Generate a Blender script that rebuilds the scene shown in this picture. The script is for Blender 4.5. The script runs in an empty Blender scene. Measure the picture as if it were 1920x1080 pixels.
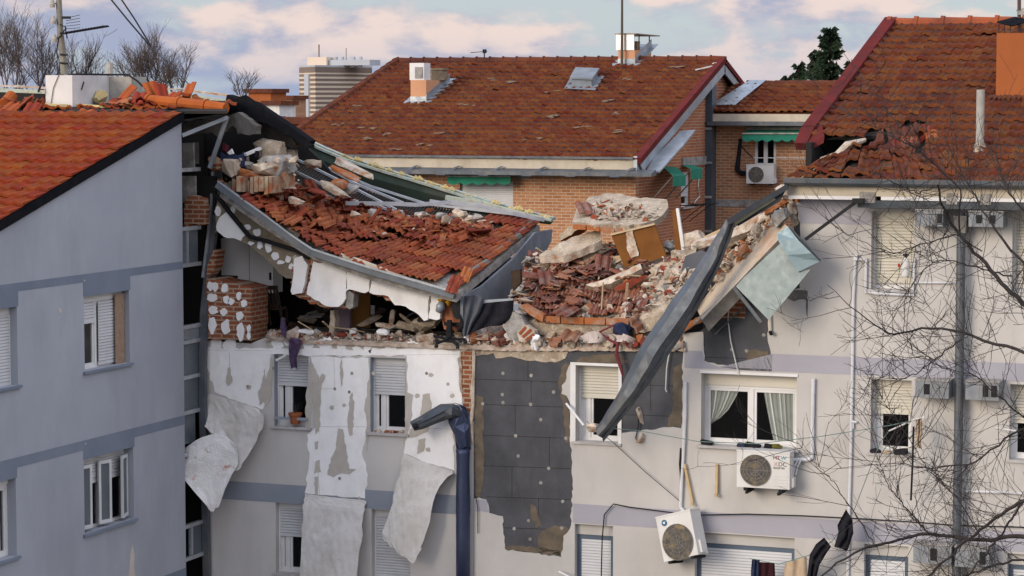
import bpy, bmesh, math, random
from mathutils import Vector, Matrix, Euler
from mathutils.geometry import tessellate_polygon
from math import radians as RAD, sin, cos, pi
SC = bpy.context.scene
COL = SC.collection

# ------------------------------------------------------------------ camera
FPX = 4600.0                                   # focal length in photo pixels (1920 wide)
TH = math.atan2(FPX, 12000.0)                  # yaw of the facade against the picture plane
PH = math.atan2(360.0, FPX)                    # camera looks this much down
FH = Vector((-sin(TH), cos(TH), 0)); RT = Vector((cos(TH), sin(TH), 0)); ZZ = Vector((0, 0, 1))
FW = FH * cos(PH) - ZZ * sin(PH); UP = FH * sin(PH) + ZZ * cos(PH)
CAM = Vector((0, 0, 12.0)) - FH * 43.0 - RT * 1.3
cd = bpy.data.cameras.new('camera'); cam = bpy.data.objects.new('camera', cd); COL.objects.link(cam)
cd.sensor_width = 36.0; cd.lens = 36.0 * FPX / 1920.0; cd.clip_start = 0.5; cd.clip_end = 9000.0
cam.matrix_world = Matrix(((RT.x, UP.x, -FW.x, CAM.x), (RT.y, UP.y, -FW.y, CAM.y), (RT.z, UP.z, -FW.z, CAM.z), (0, 0, 0, 1)))
SC.camera = cam

# ------------------------------------------------------------------ world, sun, exposure
SUN_EL, SUN_AZ = 17.0, 60.0                    # elevation; angle from -X towards -Y
SUN_DIR = Vector((-cos(RAD(SUN_AZ)) * cos(RAD(SUN_EL)), -sin(RAD(SUN_AZ)) * cos(RAD(SUN_EL)), sin(RAD(SUN_EL))))
W = bpy.data.worlds.new('World'); SC.world = W; W.use_nodes = True
def build_world():
    nt = W.node_tree; nt.nodes.clear(); N = nt.nodes.new; L = nt.links.new
    out = N('ShaderNodeOutputWorld'); bg = N('ShaderNodeBackground'); bg.inputs['Strength'].default_value = 0.1
    L(bg.outputs[0], out.inputs[0])
    sky = N('ShaderNodeTexSky'); sky.sky_type = 'NISHITA'; sky.sun_disc = False
    sky.sun_elevation = RAD(SUN_EL); sky.sun_rotation = math.atan2(SUN_DIR.x, SUN_DIR.y)
    sky.dust_density = 0.6; sky.ozone_density = 2.0; sky.air_density = 1.0
    tc = N('ShaderNodeTexCoord')
    mp = N('ShaderNodeMapping'); mp.inputs['Scale'].default_value = (1, 1, 2.4); L(tc.outputs['Generated'], mp.inputs[0])
    def noise(sc, det, off, rough=0.55, dist=0.0):
        m = N('ShaderNodeMapping'); m.inputs['Location'].default_value = off; L(mp.outputs[0], m.inputs[0])
        n = N('ShaderNodeTexNoise'); n.inputs['Scale'].default_value = sc; n.inputs['Detail'].default_value = det
        n.inputs['Roughness'].default_value = rough; n.inputs['Distortion'].default_value = dist; L(m.outputs[0], n.inputs['Vector']); return n.outputs[0]
    def ramp(src, a, b):
        r = N('ShaderNodeMapRange'); r.interpolation_type = 'SMOOTHSTEP'; L(src, r.inputs[0]); r.inputs[1].default_value = a; r.inputs[2].default_value = b; return r.outputs[0]
    def mix(f, a, b):
        m = N('ShaderNodeMix'); m.data_type = 'RGBA'
        if isinstance(f, float): m.inputs[0].default_value = f
        else: L(f, m.inputs[0])
        for s, k in ((a, 6), (b, 7)):
            if isinstance(s, tuple): m.inputs[k].default_value = (*s, 1)
            else: L(s, m.inputs[k])
        return m.outputs[2]
    # clear air low over the horizon opposite a low sun: pale blue
    base = mix(0.8, sky.outputs[0], (6.0, 6.8, 7.5))
    n0 = noise(13, 8, (0.3, 0.1, 0.0), 0.56, 0.15); n1 = noise(13, 8, (0.285, 0.1, 0.028), 0.56, 0.15)
    cloud = ramp(n0, 0.40, 0.52)
    sx = N('ShaderNodeSeparateXYZ'); L(tc.outputs['Generated'], sx.inputs[0])
    east = N('ShaderNodeMapRange'); L(sx.outputs[0], east.inputs[0]); east.inputs[1].default_value = -0.55; east.inputs[2].default_value = -0.15; east.inputs[3].default_value = -0.09; east.inputs[4].default_value = 0.10
    ad = N('ShaderNodeMath'); ad.operation = 'ADD'; sb = N('ShaderNodeMath'); sb.operation = 'SUBTRACT'; L(n0, sb.inputs[0]); L(n1, sb.inputs[1]); L(sb.outputs[0], ad.inputs[0]); L(east.outputs[0], ad.inputs[1])
    lit = ramp(ad.outputs[0], -0.07, 0.13)                          # more sunlit cloud towards the right
    ccol = mix(lit, (4.1, 4.55, 6.1), (9.0, 7.45, 6.9))
    low = ramp(sx.outputs[2], 0.030, -0.002)                       # bluish grey bank close to the horizon
    c = mix(cloud, base, ccol)
    m = N('ShaderNodeMath'); m.operation = 'MULTIPLY'; L(low, m.inputs[0]); m.inputs[1].default_value = 0.42
    c = mix(m.outputs[0], c, (3.5, 4.4, 6.3))
    up_ = ramp(sx.outputs[2], 0.05, 0.45)                          # the sky overhead is brighter than the hazy bank we look into
    k = N('ShaderNodeMapRange'); L(up_, k.inputs[0]); k.inputs[3].default_value = 0.50; k.inputs[4].default_value = 1.06
    vm = N('ShaderNodeVectorMath'); vm.operation = 'SCALE'; L(c, vm.inputs[0]); L(k.outputs[0], vm.inputs['Scale'])
    bl = mix(up_, (1.0, 1.0, 1.0), (0.88, 1.0, 1.16)); mu = N('ShaderNodeVectorMath'); mu.operation = 'MULTIPLY'; L(vm.outputs[0], mu.inputs[0]); L(bl, mu.inputs[1])
    L(mu.outputs[0], bg.inputs[0])
build_world()
sd = bpy.data.lights.new('sun', 'SUN'); sd.energy = 1.55; sd.angle = RAD(30.0); sd.color = (1.0, 0.84, 0.66)
so = bpy.data.objects.new('sun', sd); COL.objects.link(so); so.rotation_euler = SUN_DIR.to_track_quat('Z', 'Y').to_euler(); so.location = (-30, -40, 40)
SC.view_settings.view_transform = 'Standard'; SC.view_settings.look = 'None'; SC.view_settings.gamma = 1.0
SC.view_settings.use_curve_mapping = False; SC.view_settings.exposure = 0.93

# ------------------------------------------------------------------ pixel rays onto real planes (all in metres, facade = plane Y 0)
def ray(x, y):
    return (FW * FPX + RT * (x - 960) - UP * (y - 540)).normalized()
def PY(x, y, Y=0.0):
    d = ray(x, y); return CAM + d * ((Y - CAM.y) / d.y)
def PX(x, y, X):
    d = ray(x, y); return CAM + d * ((X - CAM.x) / d.x)
def PZ(x, y, Z):
    d = ray(x, y); return CAM + d * ((Z - CAM.z) / d.z)
def PN(x, y, p0, n):
    d = ray(x, y); return CAM + d * ((p0 - CAM).dot(n) / d.dot(n))
def proj(p):
    q = p - CAM; w = q.dot(FW); return 960 + FPX * q.dot(RT) / w, 540 - FPX * q.dot(UP) / w
def inpoly(x, y, poly):
    r = False; j = len(poly) - 1
    for i in range(len(poly)):
        xi, yi = poly[i][:2]; xj, yj = poly[j][:2]
        if (yi > y) != (yj > y) and x < (xj - xi) * (y - yi) / (yj - yi) + xi: r = not r
        j = i
    return r

# ------------------------------------------------------------------ materials
MATS = {}
def _nt(name):
    m = bpy.data.materials.new(name); m.use_nodes = True; nt = m.node_tree
    b = nt.nodes['Principled BSDF']; MATS[name] = m; return m, nt, b
def _mixc(nt, f, a, b, blend='MIX'):
    m = nt.nodes.new('ShaderNodeMix'); m.data_type = 'RGBA'; m.blend_type = blend
    if isinstance(f, float): m.inputs[0].default_value = f
    else: nt.links.new(f, m.inputs[0])
    for s, k in ((a, 6), (b, 7)):
        if isinstance(s, (tuple, list)): m.inputs[k].default_value = (*s[:3], 1)
        else: nt.links.new(s, m.inputs[k])
    return m.outputs[2]
def _noise(nt, vec, scale, detail=5, rough=0.55):
    n = nt.nodes.new('ShaderNodeTexNoise'); n.inputs['Scale'].default_value = scale; n.inputs['Detail'].default_value = detail
    n.inputs['Roughness'].default_value = rough; nt.links.new(vec, n.inputs['Vector']); return n.outputs[0]
def _range(nt, src, a, b, c=0.0, d=1.0):
    r = nt.nodes.new('ShaderNodeMapRange'); nt.links.new(src, r.inputs[0])
    for i, v in enumerate((a, b, c, d)): r.inputs[i + 1].default_value = v
    return r.outputs[0]
def _vec(nt, rnd=False, scale=(1, 1, 1)):
    tc = nt.nodes.new('ShaderNodeTexCoord'); v = tc.outputs['Object']
    if rnd:
        oi = nt.nodes.new('ShaderNodeObjectInfo'); ml = nt.nodes.new('ShaderNodeVectorMath'); ml.operation = 'SCALE'
        cb = nt.nodes.new('ShaderNodeCombineXYZ')
        for k in range(3): nt.links.new(oi.outputs['Random'], cb.inputs[k])
        nt.links.new(cb.outputs[0], ml.inputs[0]); ml.inputs['Scale'].default_value = 57.0
        ad = nt.nodes.new('ShaderNodeVectorMath'); nt.links.new(v, ad.inputs[0]); nt.links.new(ml.outputs[0], ad.inputs[1]); v = ad.outputs[0]
    if scale != (1, 1, 1):
        mp = nt.nodes.new('ShaderNodeMapping'); mp.inputs['Scale'].default_value = scale; nt.links.new(v, mp.inputs[0]); v = mp.outputs[0]
    return v
def mat(name, c1, c2=None, scale=2.0, rough=0.85, bump=0.25, bscale=40.0, tint=0.0, rnd=False, metal=0.0, spec=0.1,
        stain=None, stain_amt=0.0, stain_scale=(1.5, 1.5, 0.35), lo=0.35, hi=0.65, fine=0.0, c3=None, c3lo=0.6, c3hi=0.7, c3scale=6.0):
    if name in MATS: return MATS[name]
    m, nt, b = _nt(name); c2 = c2 or tuple(min(1, v * 0.82) for v in c1); v = _vec(nt, rnd)
    col = _mixc(nt, _range(nt, _noise(nt, v, scale), lo, hi), c1, c2)
    if c3: col = _mixc(nt, _range(nt, _noise(nt, v, c3scale, 6, 0.6), c3lo, c3hi), col, c3)
    if stain:
        sv = _vec(nt, rnd, stain_scale); f = _range(nt, _noise(nt, sv, 1.0, 8, 0.65), 0.48, 0.78, 0.0, stain_amt); col = _mixc(nt, f, col, stain)
    if fine:
        f = _range(nt, _noise(nt, v, 90.0, 2), 0.3, 0.7, 1 - fine, 1 + fine)
        cb = nt.nodes.new('ShaderNodeCombineColor')
        for k in range(3): nt.links.new(f, cb.inputs[k])
        col = _mixc(nt, 1.0, col, cb.outputs[0], 'MULTIPLY')
    if tint:
        if rnd:
            oi = nt.nodes.new('ShaderNodeObjectInfo'); src = oi.outputs['Random']
        else:
            at = nt.nodes.new('ShaderNodeAttribute'); at.attribute_name = 'tint'; src = at.outputs['Fac']
        hs = nt.nodes.new('ShaderNodeHueSaturation'); nt.links.new(col, hs.inputs['Color'])
        nt.links.new(_range(nt, src, 0, 1, 1 - tint, 1 + tint), hs.inputs['Value'])
        nt.links.new(_range(nt, src, 0, 1, 0.485, 0.515), hs.inputs['Hue']); col = hs.outputs[0]
    nt.links.new(col, b.inputs['Base Color'])
    b.inputs['Roughness'].default_value = rough; b.inputs['Metallic'].default_value = metal; b.inputs['Specular IOR Level'].default_value = spec
    if metal or rough < 0.6:
        nt.links.new(_range(nt, _noise(nt, v, 7.0), 0.3, 0.7, rough * 0.75, min(1, rough * 1.35)), b.inputs['Roughness'])
    if bump:
        bp = nt.nodes.new('ShaderNodeBump'); bp.inputs['Strength'].default_value = bump; bp.inputs['Distance'].default_value = 0.02
        nt.links.new(_noise(nt, v, bscale, 4, 0.6), bp.inputs['Height']); nt.links.new(bp.outputs[0], b.inputs['Normal'])
    return m
def brickmat(name, c1, c2, mortar, axis='x', bw=0.25, bh=0.068, mw=0.011, grime=0.25):
    if name in MATS: return MATS[name]
    m, nt, b = _nt(name); v = _vec(nt)
    s = nt.nodes.new('ShaderNodeSeparateXYZ'); nt.links.new(v, s.inputs[0]); cb = nt.nodes.new('ShaderNodeCombineXYZ')
    nt.links.new(s.outputs[0 if axis == 'x' else 1], cb.inputs[0]); nt.links.new(s.outputs[2], cb.inputs[1])
    t = nt.nodes.new('ShaderNodeTexBrick'); nt.links.new(cb.outputs[0], t.inputs['Vector'])
    t.inputs['Color1'].default_value = (*c1, 1); t.inputs['Color2'].default_value = (*c2, 1); t.inputs['Mortar'].default_value = (*mortar, 1)
    t.inputs['Scale'].default_value = 1.0; t.inputs['Brick Width'].default_value = bw; t.inputs['Row Height'].default_value = bh
    t.inputs['Mortar Size'].default_value = mw; t.inputs['Mortar Smooth'].default_value = 0.3; t.inputs['Bias'].default_value = 0.0
    col = _mixc(nt, _range(nt, _noise(nt, v, 1.3, 6, 0.65), 0.45, 0.75, 0, grime), t.outputs['Color'], tuple(x * 0.45 for x in c2))
    col = _mixc(nt, _range(nt, _noise(nt, v, 14.0, 3), 0.5, 0.8, 0, 0.35), col, tuple(min(1, x * 1.4) for x in c1))
    nt.links.new(col, b.inputs['Base Color']); b.inputs['Roughness'].default_value = 0.9; b.inputs['Specular IOR Level'].default_value = 0.06
    bp = nt.nodes.new('ShaderNodeBump'); bp.inputs['Strength'].default_value = 0.5; bp.inputs['Distance'].default_value = 0.01; bp.invert = True
    nt.links.new(t.outputs['Fac'], bp.inputs['Height']); nt.links.new(bp.outputs[0], b.inputs['Normal'])
    return m
def glassmat(name, tintc, alpha, rough=0.05):
    if name in MATS: return MATS[name]
    m, nt, b = _nt(name); b.inputs['Base Color'].default_value = (*tintc, 1); b.inputs['Roughness'].default_value = rough
    b.inputs['Alpha'].default_value = alpha; b.inputs['Specular IOR Level'].default_value = 0.5; return m

# ------------------------------------------------------------------ mesh building
class MB:
    def __init__(s): s.v = []; s.f = []; s.m = []; s.t = []
    def add(s, vs, fs, mi=0, t=0.5):
        o = len(s.v); s.v += [Vector(p) for p in vs]
        for f in fs: s.f.append([i + o for i in f]); s.m.append(mi); s.t.append(t)
        return s
    def box(s, a, b, mi=0, fr=None, t=0.5):
        x0, y0, z0 = a; x1, y1, z1 = b
        vs = [(x0, y0, z0), (x1, y0, z0), (x1, y1, z0), (x0, y1, z0), (x0, y0, z1), (x1, y0, z1), (x1, y1, z1), (x0, y1, z1)]
        if fr: vs = [fr(*p) for p in vs]
        return s.add(vs, [(3, 2, 1, 0), (4, 5, 6, 7), (0, 1, 5, 4), (1, 2, 6, 5), (2, 3, 7, 6), (3, 0, 4, 7)], mi, t)
    def bar(s, p, q, w, h, mi=0, up=None, t=0.5):                    # square bar from p to q
        p = Vector(p); q = Vector(q); d = (q - p).normalized(); u = Vector(up) if up else (ZZ if abs(d.z) < 0.9 else Vector((1, 0, 0)))
        a = d.cross(u).normalized() * (w / 2); c = a.cross(d).normalized() * (h / 2)
        vs = [p - a - c, p + a - c, p + a + c, p - a + c, q - a - c, q + a - c, q + a + c, q - a + c]
        return s.add(vs, [(3, 2, 1, 0), (4, 5, 6, 7), (0, 1, 5, 4), (1, 2, 6, 5), (2, 3, 7, 6), (3, 0, 4, 7)], mi, t)
    def tube(s, pts, r, n=6, mi=0, t=0.5, cap=True):
        pts = [Vector(p) for p in pts]; k = len(pts); rs = r if isinstance(r, (list, tuple)) else [r] * k
        rings = []; prev = None
        for i in range(k):
            d = (pts[min(i + 1, k - 1)] - pts[max(i - 1, 0)])
            d = d.normalized() if d.length > 1e-9 else Vector((0, 0, 1))
            a = prev - d * prev.dot(d) if prev else (d.cross(ZZ) if abs(d.z) < 0.95 else d.cross(Vector((1, 0, 0))))
            if a.length < 1e-6: a = d.orthogonal()
            a.normalize(); prev = a; c = d.cross(a)
            rings.append([pts[i] + (a * cos(2 * pi * j / n) + c * sin(2 * pi * j / n)) * rs[i] for j in range(n)])
        vs = [p for g in rings for p in g]; fs = []
        for i in range(k - 1):
            for j in range(n): fs.append((i * n + j, i * n + (j + 1) % n, (i + 1) * n + (j + 1) % n, (i + 1) * n + j))
        if cap: fs += [tuple(range(n - 1, -1, -1)), tuple((k - 1) * n + j for j in range(n))]
        return s.add(vs, fs, mi, t)
    def disc(s, c, nrm, r, depth, n=14, mi=0):
        nrm = Vector(nrm).normalized(); return s.tube([Vector(c), Vector(c) + nrm * depth], r, n, mi)
    def prism(s, loop, d, holes=(), mi=0, side=None, hole_side=None, back=None, t=0.5):
        side = mi if side is None else side; hole_side = side if hole_side is None else hole_side; back = mi if back is None else back
        d = Vector(d); loops = [[Vector(p) for p in loop]] + [[Vector(p) for p in h] for h in holes]
        tris = tessellate_polygon(loops); flat = [p for l in loops for p in l]; n = len(flat)
        s.add(flat, [tuple(x) for x in tris], mi, t); s.add([p + d for p in flat], [tuple(reversed(x)) for x in tris], back, t)
        for k, l in enumerate(loops):
            m = len(l); s.add(l + [p + d for p in l], [(i, (i + 1) % m, m + (i + 1) % m, m + i) for i in range(m)], side if k == 0 else hole_side, t)
        return s
    def grid(s, rows, mi=0, t=0.5, thick=None):                       # rows of points -> sheet, thick = vector offset of the back side
        a = len(rows); b = len(rows[0]); vs = [Vector(p) for r in rows for p in r]
        fs = [(i * b + j, i * b + j + 1, (i + 1) * b + j + 1, (i + 1) * b + j) for i in range(a - 1) for j in range(b - 1)]
        s.add(vs, fs, mi, t)
        if thick is not None:
            th = Vector(thick); s.add([p + th for p in vs], [tuple(reversed(f)) for f in fs], mi, t)
            rim = [j for j in range(b)] + [i * b + b - 1 for i in range(1, a)] + [(a - 1) * b + j for j in range(b - 2, -1, -1)] + [i * b for i in range(a - 2, 0, -1)]
            k = len(rim); s.add([vs[i] for i in rim] + [vs[i] + th for i in rim], [(i, (i + 1) % k, k + (i + 1) % k, k + i) for i in range(k)], mi, t)
        return s
SHIFT = {}
def mesh(name, mb, mats, off=Vector((0, 0, 0)), smooth=False, flat_caps=False):
    me = bpy.data.meshes.new(name); me.from_pydata([tuple(p - off) for p in mb.v], [], mb.f)
    for m in (mats if isinstance(mats, (list, tuple)) else [mats]): me.materials.append(m)
    me.polygons.foreach_set('material_index', mb.m)
    at = me.attributes.new('tint', 'FLOAT', 'FACE'); at.data.foreach_set('value', mb.t)
    if smooth: me.polygons.foreach_set('use_smooth', [True] * len(me.polygons))
    me.update(); return me
def tag(o, label, cat, group=None, kind=None):
    if label: o['label'] = label
    if cat: o['category'] = cat
    if group: o['group'] = group
    if kind: o['kind'] = kind
    elif cat: o['kind'] = 'thing'
    return o
def root(name, loc, label, cat, group=None):
    o = bpy.data.objects.new(name, None); COL.objects.link(o); o.location = loc; o.empty_display_size = 0.3
    SHIFT[o] = Vector(loc); return tag(o, label, cat, group)
def islands(mb):
    par = list(range(len(mb.v))); key = {}
    def find(a):
        while par[a] != a: par[a] = par[par[a]]; a = par[a]
        return a
    for i, p in enumerate(mb.v):
        k = (round(p.x, 5), round(p.y, 5), round(p.z, 5))
        if k in key: par[find(i)] = find(key[k])
        else: key[k] = i
    for f in mb.f:
        for i in f[1:]: par[find(i)] = find(f[0])
    out = {}
    for f, m_, t in zip(mb.f, mb.m, mb.t):
        q, idx = out.setdefault(find(f[0]), (MB(), {}))
        for i in f:
            if i not in idx: idx[i] = len(q.v); q.v.append(mb.v[i])
        q.f.append([idx[i] for i in f]); q.m.append(m_); q.t.append(t)
    return [q for q, _ in out.values()]
def part(name, mb, mats, parent, smooth=False, label=None, split=False):
    if split:
        r = [part(name, q, mats, parent, smooth, label) for q in islands(mb)]; return r[0]
    o = bpy.data.objects.new(name, mesh(name, mb, mats, SHIFT[parent], smooth)); COL.objects.link(o); o.parent = parent
    SHIFT[o] = SHIFT[parent]
    if label: o['label'] = label
    return o
def solo(name, mb, mats, label, cat, group=None, smooth=False, kind=None, origin=None):
    lo = Vector((min(p.x for p in mb.v), min(p.y for p in mb.v), min(p.z for p in mb.v))); hi = Vector((max(p.x for p in mb.v), max(p.y for p in mb.v), 0))
    off = Vector(origin) if origin else Vector(((lo.x + hi.x) / 2, (lo.y + hi.y) / 2, lo.z))
    o = bpy.data.objects.new(name, mesh(name, mb, mats, off, smooth)); COL.objects.link(o); o.location = off; SHIFT[o] = off
    return tag(o, label, cat, group, kind)
def dup(o, label=None, loc=None, rot=None, scale=None, parent=None):
    c = o.copy(); COL.objects.link(c)
    if parent: c.parent = parent
    if label: c['label'] = label
    if loc is not None: c.location = loc
    if rot is not None: c.rotation_euler = rot
    if scale is not None: c.scale = scale
    for ch in list(o.children): dup(ch, parent=c)
    return c
def jag(loop, amp, step, rng, closed=True):                            # break straight edges of a pixel outline into ragged ones
    out = []; n = len(loop)
    for i in range(n if closed else n - 1):
        a = loop[i]; b = loop[(i + 1) % n]; d = math.hypot(b[0] - a[0], b[1] - a[1]); k = max(1, int(d / step))
        for j in range(k):
            u = j / k; w = amp if 0 < j else amp * 0.3
            out.append((a[0] + (b[0] - a[0]) * u + rng.uniform(-w, w), a[1] + (b[1] - a[1]) * u + rng.uniform(-w, w)))
    if not closed: out.append(loop[-1])
    return out
def lerp(a, b, t): return a + (b - a) * t
def poly_at(pts, s):                                                   # point on a polyline of vectors by parameter 0..1 (arc length)
    ls = [(pts[i + 1] - pts[i]).length for i in range(len(pts) - 1)]; T = sum(ls) * max(0.0, min(1.0, s))
    for i, l in enumerate(ls):
        if T <= l or i == len(ls) - 1: return lerp(pts[i], pts[i + 1], T / l if l else 0)
        T -= l
def FY(Y=0.0): return lambda u, v, w: Vector((u, Y - w, v))            # wall facing -Y: u right, v up, w out
def FX(X): return lambda u, v, w: Vector((X + w, u, v))                # wall facing +X: u into depth, v up, w out
def pyl(loop, Y=0.0): return [PY(x, y, Y) for x, y in loop]
def pxl(loop, X): return [PX(x, y, X) for x, y in loop]
# ------------------------------------------------------------------ palette
M_render = mat('render_warm', (0.485, 0.47, 0.445), (0.42, 0.408, 0.388), 0.7, 0.95, 0.12, 70, stain=(0.32, 0.305, 0.285), stain_amt=0.5, stain_scale=(1.6, 1.6, 0.6))
M_render2 = mat('render_grey', (0.52, 0.505, 0.485), (0.46, 0.45, 0.43), 0.9, 0.95, 0.15, 60, stain=(0.32, 0.30, 0.27), stain_amt=0.45)
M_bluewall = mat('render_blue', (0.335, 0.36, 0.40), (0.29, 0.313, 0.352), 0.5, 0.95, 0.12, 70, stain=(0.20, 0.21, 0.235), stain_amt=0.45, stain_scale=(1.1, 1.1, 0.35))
M_midband = mat('band_midgrey', (0.25, 0.275, 0.32), (0.22, 0.245, 0.285), 1.2, .95, .1, 60)
M_blueband = mat('band_blue', (0.175, 0.205, 0.255), (0.15, 0.178, 0.225), 1.2, 0.9, 0.1, 60)
M_lavband = mat('band_lavender', (0.335, 0.332, 0.37), (0.30, 0.298, 0.335), 1.0, 0.95, 0.1, 60, stain=(0.30, 0.29, 0.33), stain_amt=0.4)
M_eps = mat('white_insulation', (0.86, 0.86, 0.85), (0.80, 0.80, 0.79), 1.5, 0.9, 0.3, 120, stain=(0.55, 0.52, 0.48), stain_amt=0.5, stain_scale=(3, 3, 2))
M_epsgrey = mat('grey_insulation', (0.085, 0.088, 0.098), (0.062, 0.064, 0.07), 2.5, 0.95, 0.6, 90, fine=0.35, stain=(0.17, 0.165, 0.16), stain_amt=0.35)
M_glue = mat('adhesive_mortar', (0.50, 0.465, 0.41), (0.42, 0.39, 0.34), 4, 0.95, 0.4, 50)
M_gluedark = mat('adhesive_dark', (0.155, 0.125, 0.09), (0.10, 0.085, 0.065), 5, 0.95, 0.5, 50)
M_conc = mat('concrete', (0.45, 0.375, 0.285), (0.27, 0.215, 0.155), 4.5, 0.95, 1.0, 26, fine=0.35, c3=(0.50, 0.44, 0.35), c3lo=0.54, c3hi=0.62, c3scale=9, stain=(0.16, 0.14, 0.12), stain_amt=0.6, stain_scale=(5, 5, 5))
M_concgrey = mat('concrete_grey', (0.36, 0.345, 0.32), (0.20, 0.19, 0.175), 5, 0.95, 1.0, 26, fine=0.3, stain=(0.12, 0.11, 0.10), stain_amt=0.6, stain_scale=(4, 4, 4))
M_concdark = mat('dirty_plaster', (0.20, 0.19, 0.17), (0.10, 0.095, 0.09), 3, 0.95, 0.6, 25, stain=(0.05, 0.045, 0.04), stain_amt=0.7, stain_scale=(4, 4, 2))
M_plaster = mat('broken_plaster', (0.58, 0.51, 0.42), (0.38, 0.31, 0.235), 6, 0.95, 1.0, 28, fine=0.25, c3=(0.42, 0.19, 0.09), c3lo=0.56, c3hi=0.66, c3scale=6, stain=(.18, .14, .11), stain_amt=.6, stain_scale=(7, 7, 7))
M_dust = mat('rubble_dust', (0.52, 0.45, 0.38), (0.34, 0.26, 0.20), 8, 0.95, 0.9, 25, c3=(0.45, 0.17, 0.09), c3lo=0.6, c3hi=0.66, c3scale=11)
M_tile_wing = mat('tile_bright', (0.235, 0.050, 0.016), (0.175, 0.039, 0.015), 3.0, 0.92, 0.3, 40, tint=0.09, spec=0.06, stain=(0.18, 0.06, 0.04), stain_amt=0.5, stain_scale=(3, 3, 3))
M_tile = mat('tile_red', (0.30, 0.082, 0.036), (0.19, 0.058, 0.033), 1.5, 0.9, 0.3, 40, tint=0.25, spec=0.06, stain=(0.16, 0.075, 0.05), stain_amt=0.5, stain_scale=(4, 4, 4))
M_tile_old = mat('tile_weathered', (0.145, 0.046, 0.023), (0.076, 0.031, 0.023), 1.0, 0.95, 0.35, 40, tint=0.12, spec=0.05, stain=(0.10, 0.052, 0.040), stain_amt=0.7, stain_scale=(2.2, 2.2, 2.2), c3=(0.30, 0.22, 0.15), c3lo=0.70, c3hi=0.76, c3scale=5)
M_tile_lip = mat('tile_lip_orange', (0.205, 0.066, 0.027), (0.14, 0.047, 0.024), 3, .95, .3, 40, tint=.2, spec=.05)  # front lips of the old roofs, more orange than the tile tops
M_tile_loose = mat('tile_loose', (0.28, 0.066, 0.025), (0.17, 0.046, 0.024), 6, 0.85, 0.4, 50, tint=0.35, rnd=True, stain=(0.30, 0.20, 0.15), stain_amt=0.6, stain_scale=(7, 7, 7))
M_tile_dusty = mat('tile_dusty', (0.225, 0.088, 0.056), (0.15, 0.066, 0.047), 6, 0.9, 0.4, 50, tint=0.4, rnd=True, stain=(0.36, 0.29, 0.24), stain_amt=0.8, stain_scale=(6, 6, 6))
M_redverge = mat('red_paint', (0.13, 0.020, 0.019), (0.09, 0.017, 0.016), 3, 0.95, 0.2, 40, spec=.08, stain=(0.07, 0.03, 0.03), stain_amt=0.5)
M_blackverge = mat('bitumen_black', (0.008, 0.009, 0.011), (0.013, 0.013, 0.016), 6, 1.0, 0.3, 40, spec=0.02)
M_zinc = mat('zinc_sheet', (0.36, 0.40, 0.43), (0.27, 0.30, 0.33), 2.5, 0.5, 0.1, 20, metal=0.65, spec=0.5, stain=(0.22, 0.22, 0.22), stain_amt=0.5)
M_zincdark = mat('zinc_dark', (0.088, 0.104, 0.12), (0.062, 0.073, 0.086), 3, 0.55, 0.15, 20, metal=0.25, spec=0.5, stain=(0.20, 0.17, 0.14), stain_amt=0.55, stain_scale=(2, 2, 0.8))
M_galv = mat('galvanised', (0.52, 0.55, 0.58), (0.42, 0.45, 0.48), 5, 0.42, 0.1, 30, metal=0.7, spec=0.5)
M_green = mat('green_steel', (0.036, 0.056, 0.040), (0.03, 0.04, 0.03), 3, 0.6, 0.15, 30, stain=(0.10, 0.09, 0.06), stain_amt=0.5)
M_mint = mat('mint_edge', (0.36, 0.45, 0.40), (0.45, 0.44, 0.34), 5, 0.8, 0.4, 40, stain=(0.12, 0.11, 0.08), stain_amt=0.8, stain_scale=(6, 6, 6))
M_foam = mat('yellow_foam', (0.56, 0.42, 0.15), (0.45, 0.38, 0.22), 9, 0.9, 0.8, 30)
M_brick_x = brickmat('brick_wall_x', (0.41, 0.20, 0.10), (0.30, 0.135, 0.07), (0.45, 0.36, 0.27), 'x', 0.26, 0.085, 0.011)
M_brick_y = brickmat('brick_wall_y', (0.36, 0.135, 0.065), (0.26, 0.09, 0.045), (0.36, 0.28, 0.21), 'y', 0.26, 0.085, 0.011)
M_brickn_x = brickmat('inner_brick_x', (0.29, 0.10, 0.048), (0.18, 0.060, 0.032), (0.36, 0.28, 0.20), 'x', 0.25, 0.085, 0.016, 0.5)
M_brickn_y = brickmat('inner_brick_y', (0.26, 0.085, 0.04), (0.18, 0.06, 0.03), (0.30, 0.24, 0.18), 'y', 0.25, 0.085, 0.014)
M_flute = mat('fluted_brick', (0.42, 0.33, 0.23), (0.30, 0.20, 0.13), 6, .95, .8, 30, tint=.35, c3=(.34, .13, .06), c3lo=.5, c3hi=.6, c3scale=5, stain=(.15, .11, .08), stain_amt=.6, stain_scale=(6, 6, 3))
M_clay = mat('hollow_clay', (0.36, 0.125, 0.042), (0.25, 0.088, 0.036), 5, 0.95, 0.5, 40, stain=(0.46, 0.39, 0.31), stain_amt=0.75, stain_scale=(5, 5, 5))
M_white = mat('white_paint', (0.66, 0.66, 0.65), (0.58, 0.58, 0.57), 2, 0.5, 0.05, 30)
M_cream = mat('cream_shutter', (0.56, 0.535, 0.46), (0.50, 0.48, 0.41), 1.5, 0.6, 0.05, 30)
M_pvc = mat('white_shutter', (0.55, 0.56, 0.57), (0.48, 0.49, 0.50), 1.5, 0.55, 0.05, 30)
M_alum = mat('aluminium', (0.30, 0.34, 0.39), (0.25, 0.28, 0.33), 2, 0.45, 0.05, 30, metal=0.3)
M_bluefr = mat('blue_grey_frame', (0.10, 0.13, 0.17), (0.085, 0.11, 0.145), 2, 0.55, 0.05, 30)
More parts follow.
